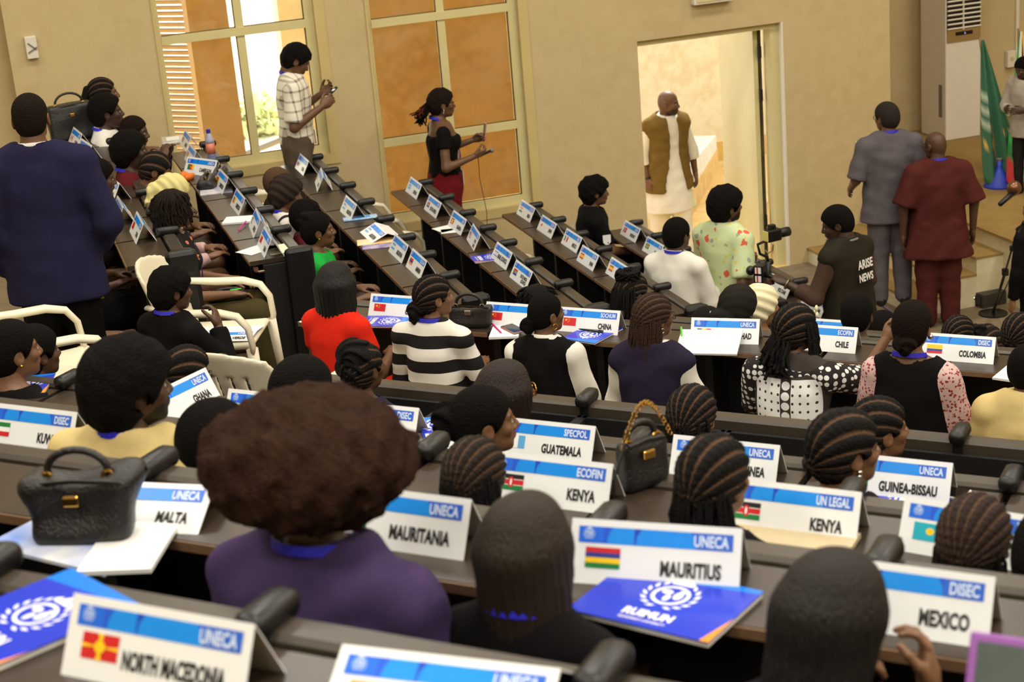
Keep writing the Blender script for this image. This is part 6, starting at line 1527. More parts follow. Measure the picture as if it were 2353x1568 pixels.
# side block
p, z = on_desk('B', 551, 508); sheet('notebook', p, R_(-20), 0.16, 0.20, 'white notebook beside the magenta pen', 'notebook', t=0.012)
p, z = on_desk('B', 549, 532); q, _ = on_desk('B', 566, 516); pen(p + np.array([0, 0, 0.006]), q + np.array([0, 0, 0.02]), 'magenta pen lying against the white notebook', mat('magenta_plastic', (206, 30, 150), 0.35))
p, z = on_desk('B', 590, 574); sheet('paper', p, R_(30), 0.15, 0.21, 'white loose sheet lying left under the last red flag card')
p, z = on_desk('B', 648, 572); sheet('paper', p, R_(5), 0.21, 0.20, 'cream sheet at the row end beside the end post', m=mat('cream_paper', (236, 224, 188), 0.6, var=0.03))
p, z = on_desk('B', 398, 326); pk = empty('clear_packet', p, R_(-5), 'clear plastic packet at the far end of the bottle row', 'packet'); MB().box((0, 0, 0.012), (0.09, 0.13, 0.012), bev=0.01).build('wrapper', mat('clear_wrap', (206, 204, 196), 0.15, var=0.15, vscale=30), pk); MB().box((0, 0.01, 0.0245), (0.05, 0.07, 0.0008)).build('label_patch', M_PAPER, pk)
# bottle
p, z = on_desk('B', 489, 378); b_ = empty('water_bottle', p, 0, 'clear plastic bottle with blue cap and orange label', 'bottle')
MB().lathe([(0.028, 0.0), (0.033, 0.01), (0.033, 0.06), (0.030, 0.07), (0.033, 0.08)], k=18).build('base', mat('bottle_blue_tint', (110, 120, 160), 0.12, var=0.2, vscale=20), b_, smooth=True)
MB().lathe([(0.0335, 0.08), (0.0338, 0.16)], k=18).build('label', mat('orange_label', (222, 110, 50), 0.4, color2=(180, 120, 110), vscale=30), b_, smooth=True)
MB().lathe([(0.033, 0.16), (0.031, 0.185), (0.016, 0.225), (0.0135, 0.235)], k=18).build('shoulder', mat('bottle_clear', (170, 172, 196), 0.1, var=0.1), b_, smooth=True)
MB().lathe([(0.0155, 0.235), (0.0155, 0.262), (0.013, 0.265), (0.0, 0.265)], k=18).build('cap', mat('blue_cap', (44, 40, 160), 0.4), b_)
# packets and papers in the shiny row
p, z = on_desk('C', 828, 503); pk = empty('snack_packet', p, R_(-8), 'light blue packet lying flat in the shiny desk row', 'packet'); MB().box((0.0, 0.0, 0.006), (0.12, 0.045, 0.006), bev=0.004).build('pouch', mat('pale_blue_foil', (196, 214, 226), 0.3, color2=(90, 150, 206), vscale=26), pk); MB().box((0.02, 0, 0.0125), (0.05, 0.03, 0.0006)).build('print_patch', mat('sky_blue_print', (60, 140, 210), 0.3), pk)
p, z = on_desk('C', 862, 555); sheet('paper', p, R_(-12), 0.15, 0.24, 'white and yellow leaflet fanned on the shiny desk row', m=mat('yellow_leaflet', (240, 226, 196), 0.5, color2=(226, 176, 80), vscale=7))
p, z = on_desk('C', 872, 567); sheet('id_sleeve', p, R_(-14), 0.10, 0.22, 'purple and silver printed sleeve below the yellow leaflet', 'card sleeve', m=mat('purple_silver', (206, 200, 206), 0.25, color2=(110, 80, 180), vscale=12), t=0.004)
p, z = on_desk('D', 1034, 524); sheet('paper', p, R_(14), 0.16, 0.22, 'loose papers under the yellow flag card')
p, z = on_desk('D', 1048, 530); sheet('paper', p, R_(-14), 0.12, 0.22, 'curled sheet at the desk edge under yellow flag card')
p, z = on_desk('D', 1125, 594); booklet(p, R_(-4), 'blue booklet under the council card', 0.17, 0.24)
# row of China cards
p, z = on_desk('CH', 885, 742); booklet(p, TH + R_(-78), 'blue booklet left of the striped sweater woman', 0.18, 0.25)
p, z = on_desk('CH', 835, 752); sheet('leaflet', p, TH + R_(-70), 0.2, 0.10, 'orange leaflet sticking out under the blue booklet', m=mat('orange_leaflet', (232, 170, 50), 0.5))
p, z = on_desk('CH', 1362, 770); booklet(p, TH + R_(170), 'blue booklet under a dark phone by the China card', 0.20, 0.26)
p, z = on_desk('CH', 1362, 762, 0.010); phone(p, TH + R_(80), 'dark phone lying on the blue booklet')
p, z = on_desk('CH', 1162, 766); sheet('notepad', p, TH + R_(20), 0.15, 0.19, 'white notepad beside the curved handbag', 'notepad', t=0.012)
p, z = on_desk('CH', 1180, 764, 0.014); phone(p, TH + R_(55), 'phone in rose case on the white notepad', mat('rose_case', (150, 110, 90), 0.4))
p, z = on_desk('CH', 1130, 750, 0.016); q, _ = on_desk('CH', 1152, 772, 0.016); pen(q, p, 'pink capped pen on the white notepad', mat('pink_plastic', (206, 40, 120), 0.35))
p, z = on_desk('CH', 1630, 803, 0.03); r1 = sheet('open_notebook', p, TH + R_(10), 0.30, 0.2, 'open notebook with handwriting before the Chad card', 'notebook', t=0.010, lines=18, tilt=R_(16))
p, z = on_desk('CH', 1568, 800, 0.01); q = p + np.array([0.02, 0.05, 0.08]); pen(p, q, 'green and orange highlighter held upright', mat('green_plastic', (90, 200, 60), 0.35), 'highlighter')
p, z = on_desk('CH', 2055, 838, 0.01); sheet('notepad', p, TH + R_(24), 0.13, 0.18, 'white notepad left of the low bun', 'notepad', t=0.012)
p, z = on_desk('CH', 2345, 868, 0.01); sheet('open_notebook', p, TH + R_(-10), 0.18, 0.2, 'handwritten notebook at the right edge', 'notebook', t=0.010, lines=12)
# nearer rows
p, z = on_desk('G', 985, 1030); sheet('paper', p, TH + R_(40), 0.21, 0.28, 'white papers beside the braided bun', lines=10)
p, z = on_desk('G', 1010, 995, 0.012); booklet(p, TH + R_(35), 'blue booklet edge beside the braided bun', 0.12, 0.2)
p, z = on_desk('G', 2090, 1150); booklet(p, TH + R_(180), 'blue booklet under the Guinea-Bissau card', 0.26, 0.20)
p, z = on_desk('G', 2165, 1140, 0.010); phone(p, TH + R_(80), 'white cased phone below the Guinea-Bissau card', M_WHITE)
p, z = on_desk('M', 1530, 1395); booklet(p, TH + R_(-8), 'blue booklet with white emblem below the Mauritius card', 0.30, 0.22, 0.012)
p, z = on_desk('K', 1790, 1262, 0.004); sheet('tablet_cover', p, TH, 0.33, 0.20, 'beige tablet cover under the Kenya legal card', 'tablet', m=mat('beige_cover', (196, 178, 140), 0.5, var=0.08), t=0.012)
p, z = on_desk('N', 60, 1440); booklet(p, TH + R_(-20), 'blue booklet at the bottom left corner', 0.22, 0.30, 0.012)
p, z = on_desk('M', 180, 1250); sheet('folder', p, TH + R_(-6), 0.36, 0.20, 'white and blue folder under the foreground handbag', 'folder', m=mat('folder_white_blue', (232, 230, 222), 0.4, color2=(50, 120, 220), vscale=5), t=0.008)
p, z = on_desk('M', 300, 1268, 0.004); sheet('folder', p, TH + R_(22), 0.16, 0.24, 'white folder with blue corner below foreground handbag', 'folder', t=0.01)
p, z = on_desk('G', 68, 890); booklet(p, TH + R_(30), 'booklet on the desk at the left edge beside clasped hands', 0.16, 0.22)
p = at_s(2375, 1585, 2.10); tb = empty('tablet', p - np.array([0, 0, 0.12]), TH - math.pi / 2, 'tablet in purple case at the bottom right corner', 'tablet'); tb.rotation_euler = (R_(62), 0, TH - math.pi / 2)
MB().box((0.03, 0.08, 0), (0.13, 0.09, 0.005), bev=0.004).build('case', mat('purple_case', (150, 90, 170), 0.45), tb); MB().box((0.03, 0.08, 0.0055), (0.118, 0.078, 0.0008)).build('screen', mat('grey_green_screen', (96, 108, 104), 0.2, var=0.3, vscale=12), tb)

# ------------------------------------------------------------------ bags
def sdf_obj(name, fn, lo, hi, h, m, parent, sm=1):
    P, l = grid(lo, hi, h); V, Q = nets(fn(P), l, h); V = smooth_mesh(V, Q, sm, 0.4); return np_mesh(name, V, Q, m, parent, True)
def rbox(P, c, b, r):
    q = [np.abs(P[i] - c[i]) - b[i] + r for i in range(3)]
    return np.sqrt(np.maximum(q[0], 0) ** 2 + np.maximum(q[1], 0) ** 2 + np.maximum(q[2], 0) ** 2) + np.minimum(np.maximum(q[0], np.maximum(q[1], q[2])), 0) - r
def handbag(pos, yaw, label, w=0.30, d=0.12, h=0.22, handle=0.09, m=None, soft=0.01, name='handbag', taper=0.75, sag=0.0, gold=M_GOLD, clasp=True):
    r = empty(name, pos, yaw, label, 'bag'); m = m or M_LEATHER
    def f(P):
        k = 1 - (1 - taper) * np.clip(P[2] / h, 0, 1)
        return rbox((P[0], P[1] / k, P[2]), (0, 0, h / 2), (w / 2, d / 2, h / 2), 0.03) - wob(P, soft, 22, 5) + sag * np.clip(P[2] / h, 0, 1) * np.cos(P[0] / w * math.pi)
    sdf_obj('body', f, (-w / 2 - 0.03, -d / 2 - 0.03, -0.015), (w / 2 + 0.03, d / 2 + 0.03, h + 0.03), 0.010, m, r)
    hw = w * 0.30
    pts = [(-hw, 0, h - 0.02)] + [(hw * -math.cos(a), 0, h + handle * math.sin(a)) for a in np.linspace(0.25, math.pi - 0.25, 9)] + [(hw, 0, h - 0.02)]
    MB().tube(pts, 0.009, 8).build('handle', m, r, smooth=True)
    for s in (-1, 1): MB().tube([(s * hw + 0.012 * math.cos(a), -0.01, h - 0.012 + 0.016 * math.sin(a)) for a in np.linspace(0, 2 * math.pi, 10, endpoint=False)], 0.004, 5, closed=True).build('ring', gold, r)
    if clasp: MB().box((0, -d / 2 * 0.95, h * 0.72), (0.018, 0.006, 0.012), bev=0.004).build('clasp', gold, r)
    MB().ribbon([(-w / 2 + 0.01, -d * 0.3, h * 0.9), (0, -d * 0.36, h * 0.97), (w / 2 - 0.01, -d * 0.3, h * 0.9)], (0, 0, 1), 0.008, 0.003).build('zip', m, r)
    return r
p, z = on_desk('A', 158, 322); handbag(np.array([0.66, p[1], z]), R_(8), 'big black handbag with gold handle rings by the wall', 0.34, 0.16, 0.27, 0.075, name='handbag')
p, z = on_desk('CH', 1083, 752); handbag(p, TH - math.pi / 2 + R_(10), 'curved black leather handbag beside the middle China card', 0.24, 0.08, 0.125, 0.055, sag=0.03, gold=M_SILVER)
p, z = on_desk('M', 205, 1235); handbag(p, TH - math.pi / 2 + R_(20), 'slouchy black leather bag in the left foreground', 0.23, 0.13, 0.155, 0.05, soft=0.02, sag=0.02)
p, z = on_desk('K', 1478, 1118); pb_ = handbag(p, TH - math.pi / 2 + R_(60), 'dark purse with gold chain strap beside the Kenya card', 0.15, 0.07, 0.135, 0.04, name='purse')
ch_ = MB()
for i in range(26):
    a = i / 25; c0 = np.array([-0.07 + 0.15 * a, -0.02, 0.13 + 0.10 * math.sin(math.pi * a)]); ch_.tube([c0 + np.array([0.006 * math.cos(t), 0.004 * (i % 2) * math.sin(t), 0.006 * math.sin(t)]) for t in np.linspace(0, 6.28, 7)[:-1]], 0.0018, 4, closed=True)
ch_.build('chain_strap', M_GOLD, pb_)
MB().tube([(-0.06, -0.04, 0.13), (-0.09, -0.06, 0.16), (-0.14, -0.07, 0.08), (-0.15, -0.08, 0.0)], 0.004, 6).build('drawstring', M_BLACK, pb_)
p, z = on_desk('B', 478, 432, 0.012); handbag(p, R_(70), 'crumpled black pouch lying on a booklet', 0.22, 0.14, 0.075, 0.02, soft=0.022, name='pouch', taper=0.6)
p, z = on_desk('B', 506, 408); handbag(p, R_(75), 'flat black bag behind the crumpled pouch', 0.26, 0.12, 0.07, 0.015, soft=0.015, name='flat_bag', taper=0.6, clasp=False)
p, z = on_desk('B', 497, 438); sheet('magazine', p, R_(-8), 0.24, 0.22, 'white printed magazine under the crumpled pouch', 'magazine', m=mat('magazine_print', (230, 226, 216), 0.4, color2=(140, 140, 180), vscale=12), t=0.008)
p, z = on_desk('B', 430, 412); oc = empty('orange_cloth', p, 0, 'crumpled orange cloth at the desk edge', 'cloth'); sdf_obj('cloth', lambda P: ell(P, (0, 0, 0.02), (0.05, 0.08, 0.028)) - wob(P, 0.012, 60, 3), (-0.08, -0.11, -0.02), (0.08, 0.11, 0.08), 0.008, mat('orange_fabric', (240, 120, 30), 0.7, var=0.15), oc)
q = locs.W(locs.hip + np.array([0.28, -0.04, 0.07])); lp = handbag(q, R_(-5), 'black pouch with green emblem on the lap of floral blouse woman', 0.24, 0.16, 0.05, 0.01, soft=0.012, name='lap_pouch', clasp=False)
MB().add([(0.05 + 0.035 * math.cos(a), -0.02 + 0.02 * math.sin(a), 0.056) for a in np.linspace(0, 2 * math.pi, 10, endpoint=False)], [tuple(range(10))]).build('green_emblem', mat('green_print', (60, 200, 60), 0.5), lp)
q = teal.W(teal.hip + np.array([0.06, -0.20, -0.02])); hb = handbag(q, R_(-4), 'black woven bag beside the teal skirt', 0.30, 0.16, 0.12, 0.03, soft=0.012, name='tote_bag')

# ------------------------------------------------------------------ plastic chairs
def plastic_chair(pos, yaw, label, m=None, tilt=0.0):
    m = m or M_PLASTIC
    r = empty('plastic_chair', pos, yaw, label, 'chair', 'plastic armchairs')
    def seat(P): return rbox((P[0], P[1], P[2] - 0.06 * np.clip(P[0] * P[0], 0, 1)), (0.0, 0, 0.42), (0.235, 0.225, 0.016), 0.015)
    sdf_obj('seat', seat, (-0.27, -0.26, 0.36), (0.27, 0.26, 0.48), 0.012, m, r)
    def back(P):
        x0 = -0.22 - 0.32 * (P[2] - 0.42) - 0.9 * 0 + 1.1 * np.clip(np.abs(P[1]), 0, 0.3) ** 2
        wd = 0.235 - 0.035 * np.clip((P[2] - 0.6) / 0.25, 0, 1) ** 2
        d = np.maximum(np.abs(P[0] - x0) - 0.011, np.abs(P[1]) - wd); d = smax(d, P[2] - (0.86 - 0.9 * np.abs(P[1]) ** 2), 0.02); d = smax(d, 0.40 - P[2], 0.01)
        for yy in (-0.105, -0.035, 0.035, 0.105): d = smax(d, -np.maximum(np.abs(P[1] - yy) - 0.009, np.abs(P[2] - 0.62) - 0.13), 0.008)
        return d - 0.002
    sdf_obj('backrest', back, (-0.46, -0.29, 0.37), (-0.08, 0.29, 0.92), 0.0125, m, r)
    for s in (1, -1):
        pts = [(-0.285, s * 0.215, 0.66), (-0.20, s * 0.262, 0.655), (-0.05, s * 0.285, 0.635), (0.10, s * 0.288, 0.63), (0.19, s * 0.283, 0.605), (0.235, s * 0.275, 0.54), (0.245, s * 0.265, 0.44), (0.24, s * 0.25, 0.40)]
        MB().tube(pts, [0.022, 0.03, 0.036, 0.036, 0.033, 0.030, 0.028, 0.026], 10, flat=(1.0, 0.55)).build('arm', m, r, smooth=True)
        MB().tube([(0.235, s * 0.245, 0.42), (0.262, s * 0.262, 0.0)], [0.034, 0.024], 8, flat=(1, 0.8)).build('leg', m, r, smooth=True)
        MB().tube([(-0.225, s * 0.205, 0.42), (-0.30, s * 0.235, 0.0)], [0.034, 0.024], 8, flat=(1, 0.8)).build('leg', m, r, smooth=True)
    return r
def chair_at(px_, py_, d, yaw, label, zoff=0.43, **k):
    q = at_d(px_, py_, d); q[2] -= zoff; return plastic_chair(q, R_(yaw), label, **k)
cv = chair_at(500, 768, 9.1, -22, 'white plastic armchair with the Cabo Verde card on its seat')
nc = name_card('CABO VERDE', 'UNECA', (0, 0, 0), 0, 'Cabo Verde card lying flat on the plastic chair seat', ang=6)
q = np.array(cv.location) + rotz(R_(-22)) @ np.array([0.06, -0.05, 0.445]); nc.location = tuple(q); nc.rotation_euler = (0, 0, R_(62) - math.pi / 2)
q = at_d(492, 812, 7.0) - rotz(R_(46)) @ np.array([-0.36, 0, 0.86]); plastic_chair(q, R_(46), 'white plastic armchair behind the cornrowed woman in glasses')
chair_at(105, 850, 7.9, 10, 'white plastic armchair beside the navy suited man, half hidden')
for (px_, py_, X, row, lb) in ((585, 405, 1.95, 'C', 'white plastic chair between bottle row and plaid shirted man'), (566, 372, 1.92, 'C', 'white plastic chair nearest the left window'), (838, 440, 2.82, 'D', 'white plastic chair beyond the shiny desk row, farther one'), (868, 468, 2.80, 'D', 'white plastic chair beyond the shiny desk row, nearer one'), (1128, 528, 3.65, 'E', 'white plastic chair between the South Africa cards and the wall')):
    q = at_x(px_, py_, X); plastic_chair((q[0], q[1], FLOOR[row]), R_(RNG.uniform(-12, 12)), lb)
plastic_chair(youth.W((-0.02, 0, 0)) * np.array([1, 1, 0]) + np.array([0, 0, SFL['F'] - 0.0]), R_(-8), 'blue plastic chair under the youth in black t-shirt', m=mat('blue_plastic', (26, 60, 190), 0.4, var=0.1))

# ------------------------------------------------------------------ things held in hands
def held_phone(pr, side, label, m, off=(0.10, 0.0, -0.02), rx=0.0, ry=0.0, size=(0.072, 0.15)):
    d = pr.wr[side] - pr.el[side]; d = d / np.linalg.norm(d); q = pr.W(pr.wr[side] + d * off[0] + np.array([0, off[1], off[2]]))
    r = phone(q, 0, label, m, size=size); r.rotation_euler = (rx, ry, pr.root.rotation_euler[2]); return r
held_phone(plaid, -1, 'dark phone held by the plaid shirted man', M_BLACK, (0.10, 0.05, 0.03), 0.0, R_(-40), (0.15, 0.072))
held_phone(youth, -1, 'dark phone held low by the youth in black t-shirt', M_BLACK, (0.09, 0.03, 0.01), 0.0, R_(-10), (0.15, 0.072))
held_phone(presenter, 1, 'phone in pink case held up by the presenter', mat('pink_case', (206, 130, 140), 0.4), (0.10, 0.0, 0.03), 0.0, R_(-80), (0.15, 0.072))
q = presenter.W(presenter.wr[-1] + np.array([0.08, 0.03, 0.0])); mc = empty('microphone', q, R_(20), 'small black microphone in the lower hand of the presenter', 'microphone'); MB().tube([(-0.06, 0, -0.01), (0.07, 0, 0.01)], 0.012, 10).build('handle', M_BLACK, mc, smooth=True); MB().ball((0.085, 0, 0.012), 0.02).build('head', M_GREY, mc, smooth=True)
MB().tube([(-0.06, 0, -0.01), (-0.05, 0.02, -0.2), (0.0, 0.03, -0.5), (-0.03, 0.02, -0.8)], 0.003, 5).build('cable', M_BLACK, mc)
# gimbal and camera
q = cameraman.W(cameraman.wr[-1] + np.array([0.075, 0.02, -0.02])); gb_ = empty('camera_gimbal', q, R_(10), 'black handheld gimbal carrying a camera', 'camera')
MB().tube([(0, 0, -0.10), (0, 0, 0.14)], [0.018, 0.024], 12).build('grip', M_BLACK, gb_, smooth=True)
MB().tube([(0, 0, 0.14), (0.0, 0.0, 0.17), (-0.05, 0.02, 0.20), (-0.06, 0.03, 0.27), (0.02, 0.0, 0.30)], 0.011, 8).build('arm', M_BLACK, gb_, smooth=True)
MB().box((0.05, 0, 0.325), (0.06, 0.035, 0.045), bev=0.012).build('camera_body', M_BLACK, gb_); MB().lathe([(0.030, 0.10), (0.034, 0.13), (0.034, 0.19), (0.028, 0.195), (0.0, 0.19)], (0, 0, 0.325), 16, 'x').build('lens', M_BLACK, gb_, smooth=True)
MB().box((0.045, 0, 0.385), (0.025, 0.02, 0.018), bev=0.006).build('viewfinder', M_BLACK, gb_); MB().box((-0.02, -0.01, 0.33), (0.004, 0.03, 0.035)).build('camera_screen', mat('lit_screen', (220, 206, 120), 0.3), gb_)
# cube microphone
q = newsman.W(newsman.wr[1] + np.array([0.09, 0.03, 0.03])); d_ = newsman.W(newsman.wr[1]) - newsman.W(newsman.el[1]); ya = math.atan2(d_[1], d_[0])
mc = empty('cube_microphone', q, ya, 'black microphone with red and white cube collar', 'microphone')
MB().tube([(-0.10, 0, -0.02), (0.06, 0, 0.02)], [0.014, 0.018], 10).build('handle', M_BLACK, mc, smooth=True); MB().box((0.085, 0, 0.025), (0.035, 0.042, 0.062), bev=0.004).build('cube_collar', M_BLACK, mc); MB().ball((0.155, 0, 0.04), 0.034).build('foam_head', M_BLACK, mc, smooth=True)
for zz in (-0.005, 0.055):
    for s in (-1, 1):
        MB().box((0.085, s * 0.0425, zz), (0.022, 0.0006, 0.022)).build('logo_panel', M_PAPER, mc); MB().box((0.09, s * 0.0432, zz), (0.005, 0.0006, 0.022)).build('logo_stripe', mat('red_print', (206, 40, 40), 0.5), mc)
# headset round the neck
hs_ = MB(); 
for s in (1, -1): hs_.box(newsman.nb + np.array([0.075, s * 0.062, 0.01]), (0.028, 0.016, 0.026), bev=0.01)
hs_.tube([newsman.nb + np.array([-math.cos(a) * 0.095, math.sin(a) * 0.092, 0.04 - 0.02 * (1 - math.cos(a))]) for a in np.linspace(-2.2, 2.2, 12)], 0.009, 6); hs_.build('headset', M_GREY, newsman.root, smooth=True)
# printed back of the vest and t-shirt
def back_print(pr, s, up, size, m, dy=0.0, dx=-0.165, xs=0.7, bold=0.03, name='back_print'):
    o = put_text(name, s, pr.root, 0, 0, 0, size, 'C', m, xs, bold)
    # text plane: x -> person's right (-y seen from behind), y -> up, facing -x
    Mx = Matrix(((0, 0, -1, 0), (-1, 0, 0, 0), (0, 1, 0, 0), (0, 0, 0, 1)))
    c = pr.hip + pr.spine * (0.5 * up); b = Matrix.Translation(Vector((c[0] + dx, dy, c[2])))
    o.matrix_local = b @ Matrix.Rotation(math.asin(pr.spine[0]), 4, 'Y') @ Mx @ o.matrix_basis
back_print(newsman, 'ARISE', 0.70, 0.085, M_PAPER, dx=-0.168); back_print(newsman, 'NEWS', 0.52, 0.075, M_PAPER, dx=-0.166)
back_print(youth, '10', 0.62, 0.10, M_PAPER, dy=0.02, dx=-0.155)
mb = MB(); c = (youth.sh[-1] * 0.45 + youth.el[-1] * 0.55) + np.array([0.0, -0.074, 0.0]); mb.add([tuple(c + np.array(v)) for v in ((-0.035, 0, 0.045), (0.035, 0, 0.045), (0.033, 0, -0.02), (0, 0, -0.055), (-0.033, 0, -0.02))], [(0, 1, 2, 3, 4)]); mb.build('sleeve_badge', M_PAPER, youth.root)

# ------------------------------------------------------------------ stage equipment
# standing air conditioner
fl = at_d(2175, 100, 18.0); fr_ = at_d(2268, 100, 18.0)
acw = fr_[0] - fl[0] + 0.02; acd = 0.50; ach = 1.86
ac = empty('air_conditioner', ((fl[0] + fr_[0]) / 2, fl[1] + acd / 2, stz), 0, 'tall white floor-standing air conditioner behind the green flag', 'air conditioner')
zt = at_d(2175, 92, 18.0)[2] - stz; zg = at_d(2175, 62, 18.0)[2] - stz
MB().box((0, 0, 1.0), (acw / 2, acd / 2, 1.0), bev=0.012).build('cabinet', M_WHITE, ac)
yb = -acd / 2
MB().box((0, yb - 0.002, zg + 0.15), (acw / 2 - 0.012, 0.004, 0.20)).build('grille_recess', M_BLACKP, ac)
for i in range(9): MB().box((0, yb - 0.012, zg - 0.02 + 0.047 * i), (acw / 2 - 0.014, 0.012, 0.007), R=rot_axis((1, 0, 0), -0.5)).build('louvre', M_WHITE, ac)
MB().box((-0.01, yb - 0.012, zg + 0.15), (0.006, 0.012, 0.19)).build('louvre_divider', M_WHITE, ac)
MB().box((0, yb - 0.006, (zt + zg) / 2 - 0.03), (acw / 2 - 0.012, 0.006, (zg - zt) / 2 - 0.0)).build('control_panel', mat('brushed_bronze', (150, 124, 76), 0.4), ac)
MB().box((0.0, yb - 0.014, (zt + zg) / 2 - 0.01), (0.10, 0.003, 0.018)).build('display', M_SCREEN, ac)
put_text('display_digits', '18', ac, 0, 0, 0, 0.025, 'C', mat('display_glow', (180, 190, 240), 0.4, emit=((170, 180, 255), 1.0))).matrix_local = Matrix.Translation(Vector((0.0, yb - 0.0175, (zt + zg) / 2 - 0.02))) @ Matrix.Rotation(math.pi / 2, 4, 'X')
MB().box((-acw / 2 - 0.003, -acd / 2 + 0.10, zt - 0.65), (0.003, 0.03, 0.17)).build('side_handle', M_GREY, ac)
# flags
def draped_flag(pole_top, base, label, strips, name, twist=0.0, wid=0.22):
    r = empty(name, base, 0, label, 'flag'); base = np.array(base); top = np.array(pole_top) - base
    MB().tube([(0, 0, 0.0), top], 0.011, 8).build('pole', mat('pole_wood', (150, 120, 80), 0.5), r, smooth=True)
    n, k = 22, 26; V = []; F = []; C = []
    L = top[2] * 0.92
    for i in range(n):
        t = i / (n - 1); c = top * (1 - t * 0.93); w = 0.015 + wid * min(1, t * 1.15) ** 0.8
        for j in range(k):
            s = j / (k - 1); x = (s - 0.45) * w * 1.6; y = 0.035 * math.sin(s * 15 + t * 2) * (0.3 + t) - 0.02
            V.append((c[0] + x, c[1] + y - 0.03, c[2] - 0.02 - 0.10 * t * math.sin(s * 6))); C.append(strips(s, t))
    for i in range(n - 1):
        for j in range(k - 1): F.append((i * k + j, i * k + j + 1, (i + 1) * k + j + 1, (i + 1) * k + j))
    o = mesh_obj('cloth', V, F, attr_mat('flag_cloth', 0.7, 0.1), r, True, C)
    md = o.modifiers.new('thickness', 'SOLIDIFY'); md.thickness = 0.004
    return r
g1, g2, yl, wh_, rd_, bk_ = [lin(c) for c in ((44, 96, 66), (24, 120, 50), (216, 170, 60), (214, 206, 190), (190, 40, 40), (26, 24, 22))]
def s1(s, t):
    if 0.36 < t < 0.6 and s < 0.28 and (int(t * 60) % 2 == 0): return lin((170, 186, 160))
    if 0.62 < t < 0.74 and (int(s * 14) % 4 == 1) and (int(t * 40) % 3 == 1): return yl
    return g1
def s2(s, t):
    if s < 0.18 and t < 0.75: return lin((40, 150, 60))
    if s > 0.62 and t < 0.35: return yl
    if t < 0.6: return wh_ if s < 0.5 else bk_
    if t < 0.82: return g2
    return rd_ if s < 0.45 else (wh_ if s < 0.6 else g2)
fb = at_z(2297, 428, stz); ft_ = at_d(2251, 86, 16.3)
draped_flag(ft_, fb, 'green flag with faint emblem draped on a pole by air conditioner', s1, 'draped_flag', wid=0.20)
fb2 = at_z(2345, 432, stz); ft2 = at_d(2340, 66, 16.6)
draped_flag(ft2, fb2, 'green white and red flag draped on a pole at right', s2, 'draped_flag', wid=0.20)
cb = at_z(2296, 428, stz); e = empty('flag_base', cb, 0, 'blue cone shaped flag pole base', 'flag base')
MB().lathe([(0.145, 0.0), (0.14, 0.02), (0.10, 0.09), (0.045, 0.15), (0.024, 0.19), (0.022, 0.25), (0.0, 0.25)], k=24).build('cone', mat('blue_base', (40, 66, 190), 0.5, var=0.15), e, smooth=True); MB().lathe([(0.024, 0.25), (0.026, 0.265), (0.016, 0.27)], k=16).build('collar', M_GREY, e)
# conduit and wall box
pc = at_y(2338, 0, 16.48); e = empty('cable_conduit', (pc[0], 16.48, pc[2]), 0, 'white vertical cable trunking on the wall behind the flags', 'conduit'); MB().box((0, 0, -0.2), (0.018, 0.012, 0.75)).build('trunking', M_WHITE, e)
pb2 = at_y(2322, 135, 16.46); e = empty('wall_isolator', pb2, 0, 'white isolator box on the wall beside the second flag', 'switch box'); MB().box((0, 0, 0), (0.05, 0.03, 0.09), bev=0.006).build('box', M_WHITE, e); MB().box((0, -0.034, 0.01), (0.02, 0.006, 0.02), bev=0.003).build('switch', M_FRAME, e)
# microphone stand
b0 = at_z(2282, 722, 0.0); t0 = at_d(2338, 528, 12.9); e = empty('microphone_stand', b0, 0, 'black microphone stand leaning before the stage at right', 'microphone stand'); tt = t0 - b0
MB().tube([(0, 0, 0.01), tt * 0.55], 0.012, 8).build('lower_tube', M_BLACK, e, smooth=True); MB().tube([tt * 0.5, tt], 0.008, 8).build('upper_tube', M_BLACK, e, smooth=True); MB().box(tt * 0.53, (0.022, 0.022, 0.03), bev=0.008).build('clutch', M_BLACK, e); MB().box(tt * 0.8, (0.016, 0.016, 0.022), bev=0.006).build('clutch', M_BLACK, e)
MB().lathe([(0.12, 0.0), (0.12, 0.012), (0.02, 0.025), (0.0, 0.025)], k=20).build('base', M_BLACK, e); MB().tube([tt, tt + np.array([-0.02, -0.1, 0.06]), tt + np.array([-0.05, -0.16, 0.1])], 0.016, 8).build('boom', M_BLACK, e, smooth=True)
MB().tube([tt * 0.98, tt * 0.8 + np.array([0.08, 0, 0]), tt * 0.4 + np.array([0.1, 0.05, 0]), (0.12, 0.1, 0.05)], 0.005, 6).build('cable', M_BLACK, e)
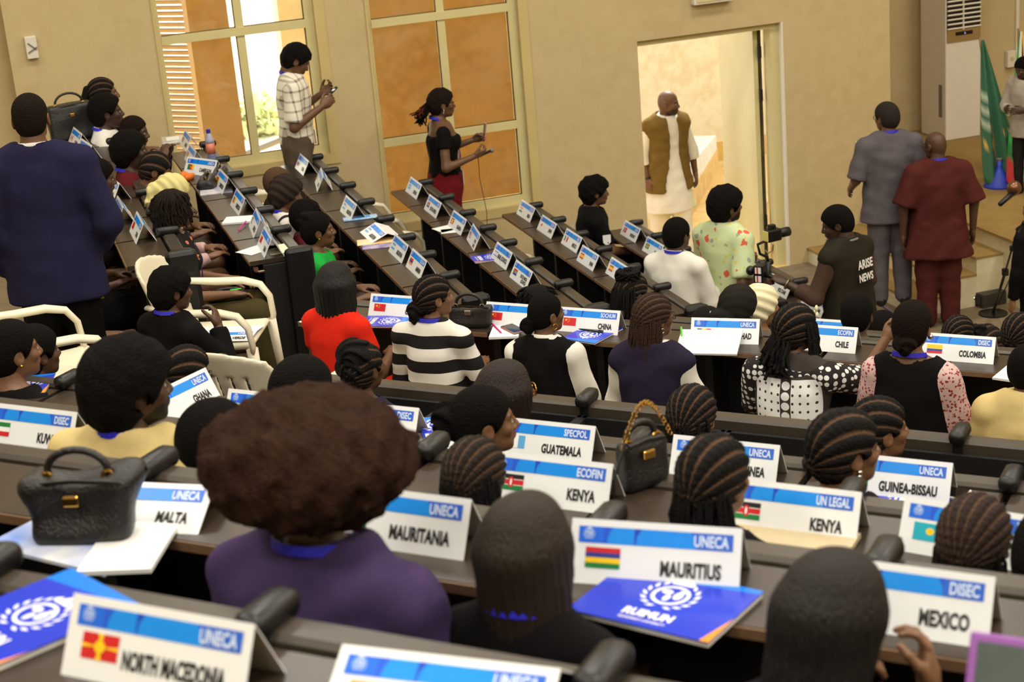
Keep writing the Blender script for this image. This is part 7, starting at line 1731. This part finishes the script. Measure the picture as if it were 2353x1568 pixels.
mh = at_d(2330, 432, 12.9); e = empty('brass_microphone', mh, 0, 'shiny round microphone head with dark handle at the right edge', 'microphone'); MB().ball((0, 0, 0), 0.055, 12).build('head', mat('bronze_mesh', (120, 84, 60), 0.3, metal=0.7), e, smooth=True); MB().tube([(-0.02, -0.02, -0.03), (-0.16, -0.06, -0.09)], [0.022, 0.018], 8).build('handle', M_BLACK, e, smooth=True)
# boxes at the foot of the stage
q = at_z(2262, 690, 0.02); e = empty('power_amplifier', (q[0], q[1], 0), R_(5), 'dark grey amplifier box on the floor before the stage', 'amplifier'); MB().box((0, 0, 0.06), (0.12, 0.14, 0.06), bev=0.006).build('case', mat('dark_grey_case', (52, 48, 42), 0.5), e); MB().box((-0.123, 0, 0.06), (0.003, 0.11, 0.04)).build('front_panel', M_BLACK, e); MB().ball((-0.128, -0.03, 0.07), 0.016).build('dial', M_SILVER, e)
q = at_z(2215, 685, 0.02); e = empty('mixing_console', (q[0] + 0.1, q[1] + 0.12, 0), R_(5), 'low mixing console with rows of knobs before the stage', 'mixer'); MB().box((0, 0, 0.05), (0.14, 0.32, 0.05), bev=0.008).build('case', M_BLACK, e); MB().box((0.0, 0, 0.103), (0.12, 0.29, 0.004)).build('panel', mat('speckled_panel', (92, 80, 60), 0.5, color2=(30, 26, 22), vscale=60), e)
for i in range(14): MB().lathe([(0.008, 0.0), (0.007, 0.016), (0.0, 0.016)], (-0.06 + 0.06 * (i % 3), -0.25 + 0.036 * i, 0.107), 8).build('knob', M_GREY, e)
cbl = MB(); pts = [at_z(x, y, 0.012) for x, y in ((2012, 690), (2040, 710), (2075, 740), (2110, 775), (2140, 800))]; cbl.tube(pts, 0.010, 6); o = cbl.build('floor_cable', mat('blue_grey_cable', (110, 112, 150), 0.5), None, True); tag(o, 'blue grey cable running across the floor below the stage steps', 'cable')
# hair accessories
def accessory(pr, name, fn, m): mb = MB(); fn(mb); mb.build(name, m, pr.root, smooth=True)
accessory(patt, 'hair_bow', lambda mb: (mb.ball(patt.H((0.07, -0.066, 0.10)), (0.008, 0.006, 0.008), 8), mb.ball(patt.H((0.075, -0.072, 0.118)), (0.012, 0.008, 0.016), 8), mb.ball(patt.H((0.078, -0.072, 0.082)), (0.012, 0.008, 0.016), 8)), mat('cream_bow', (236, 226, 186), 0.6))
bpy.context.view_layer.update()
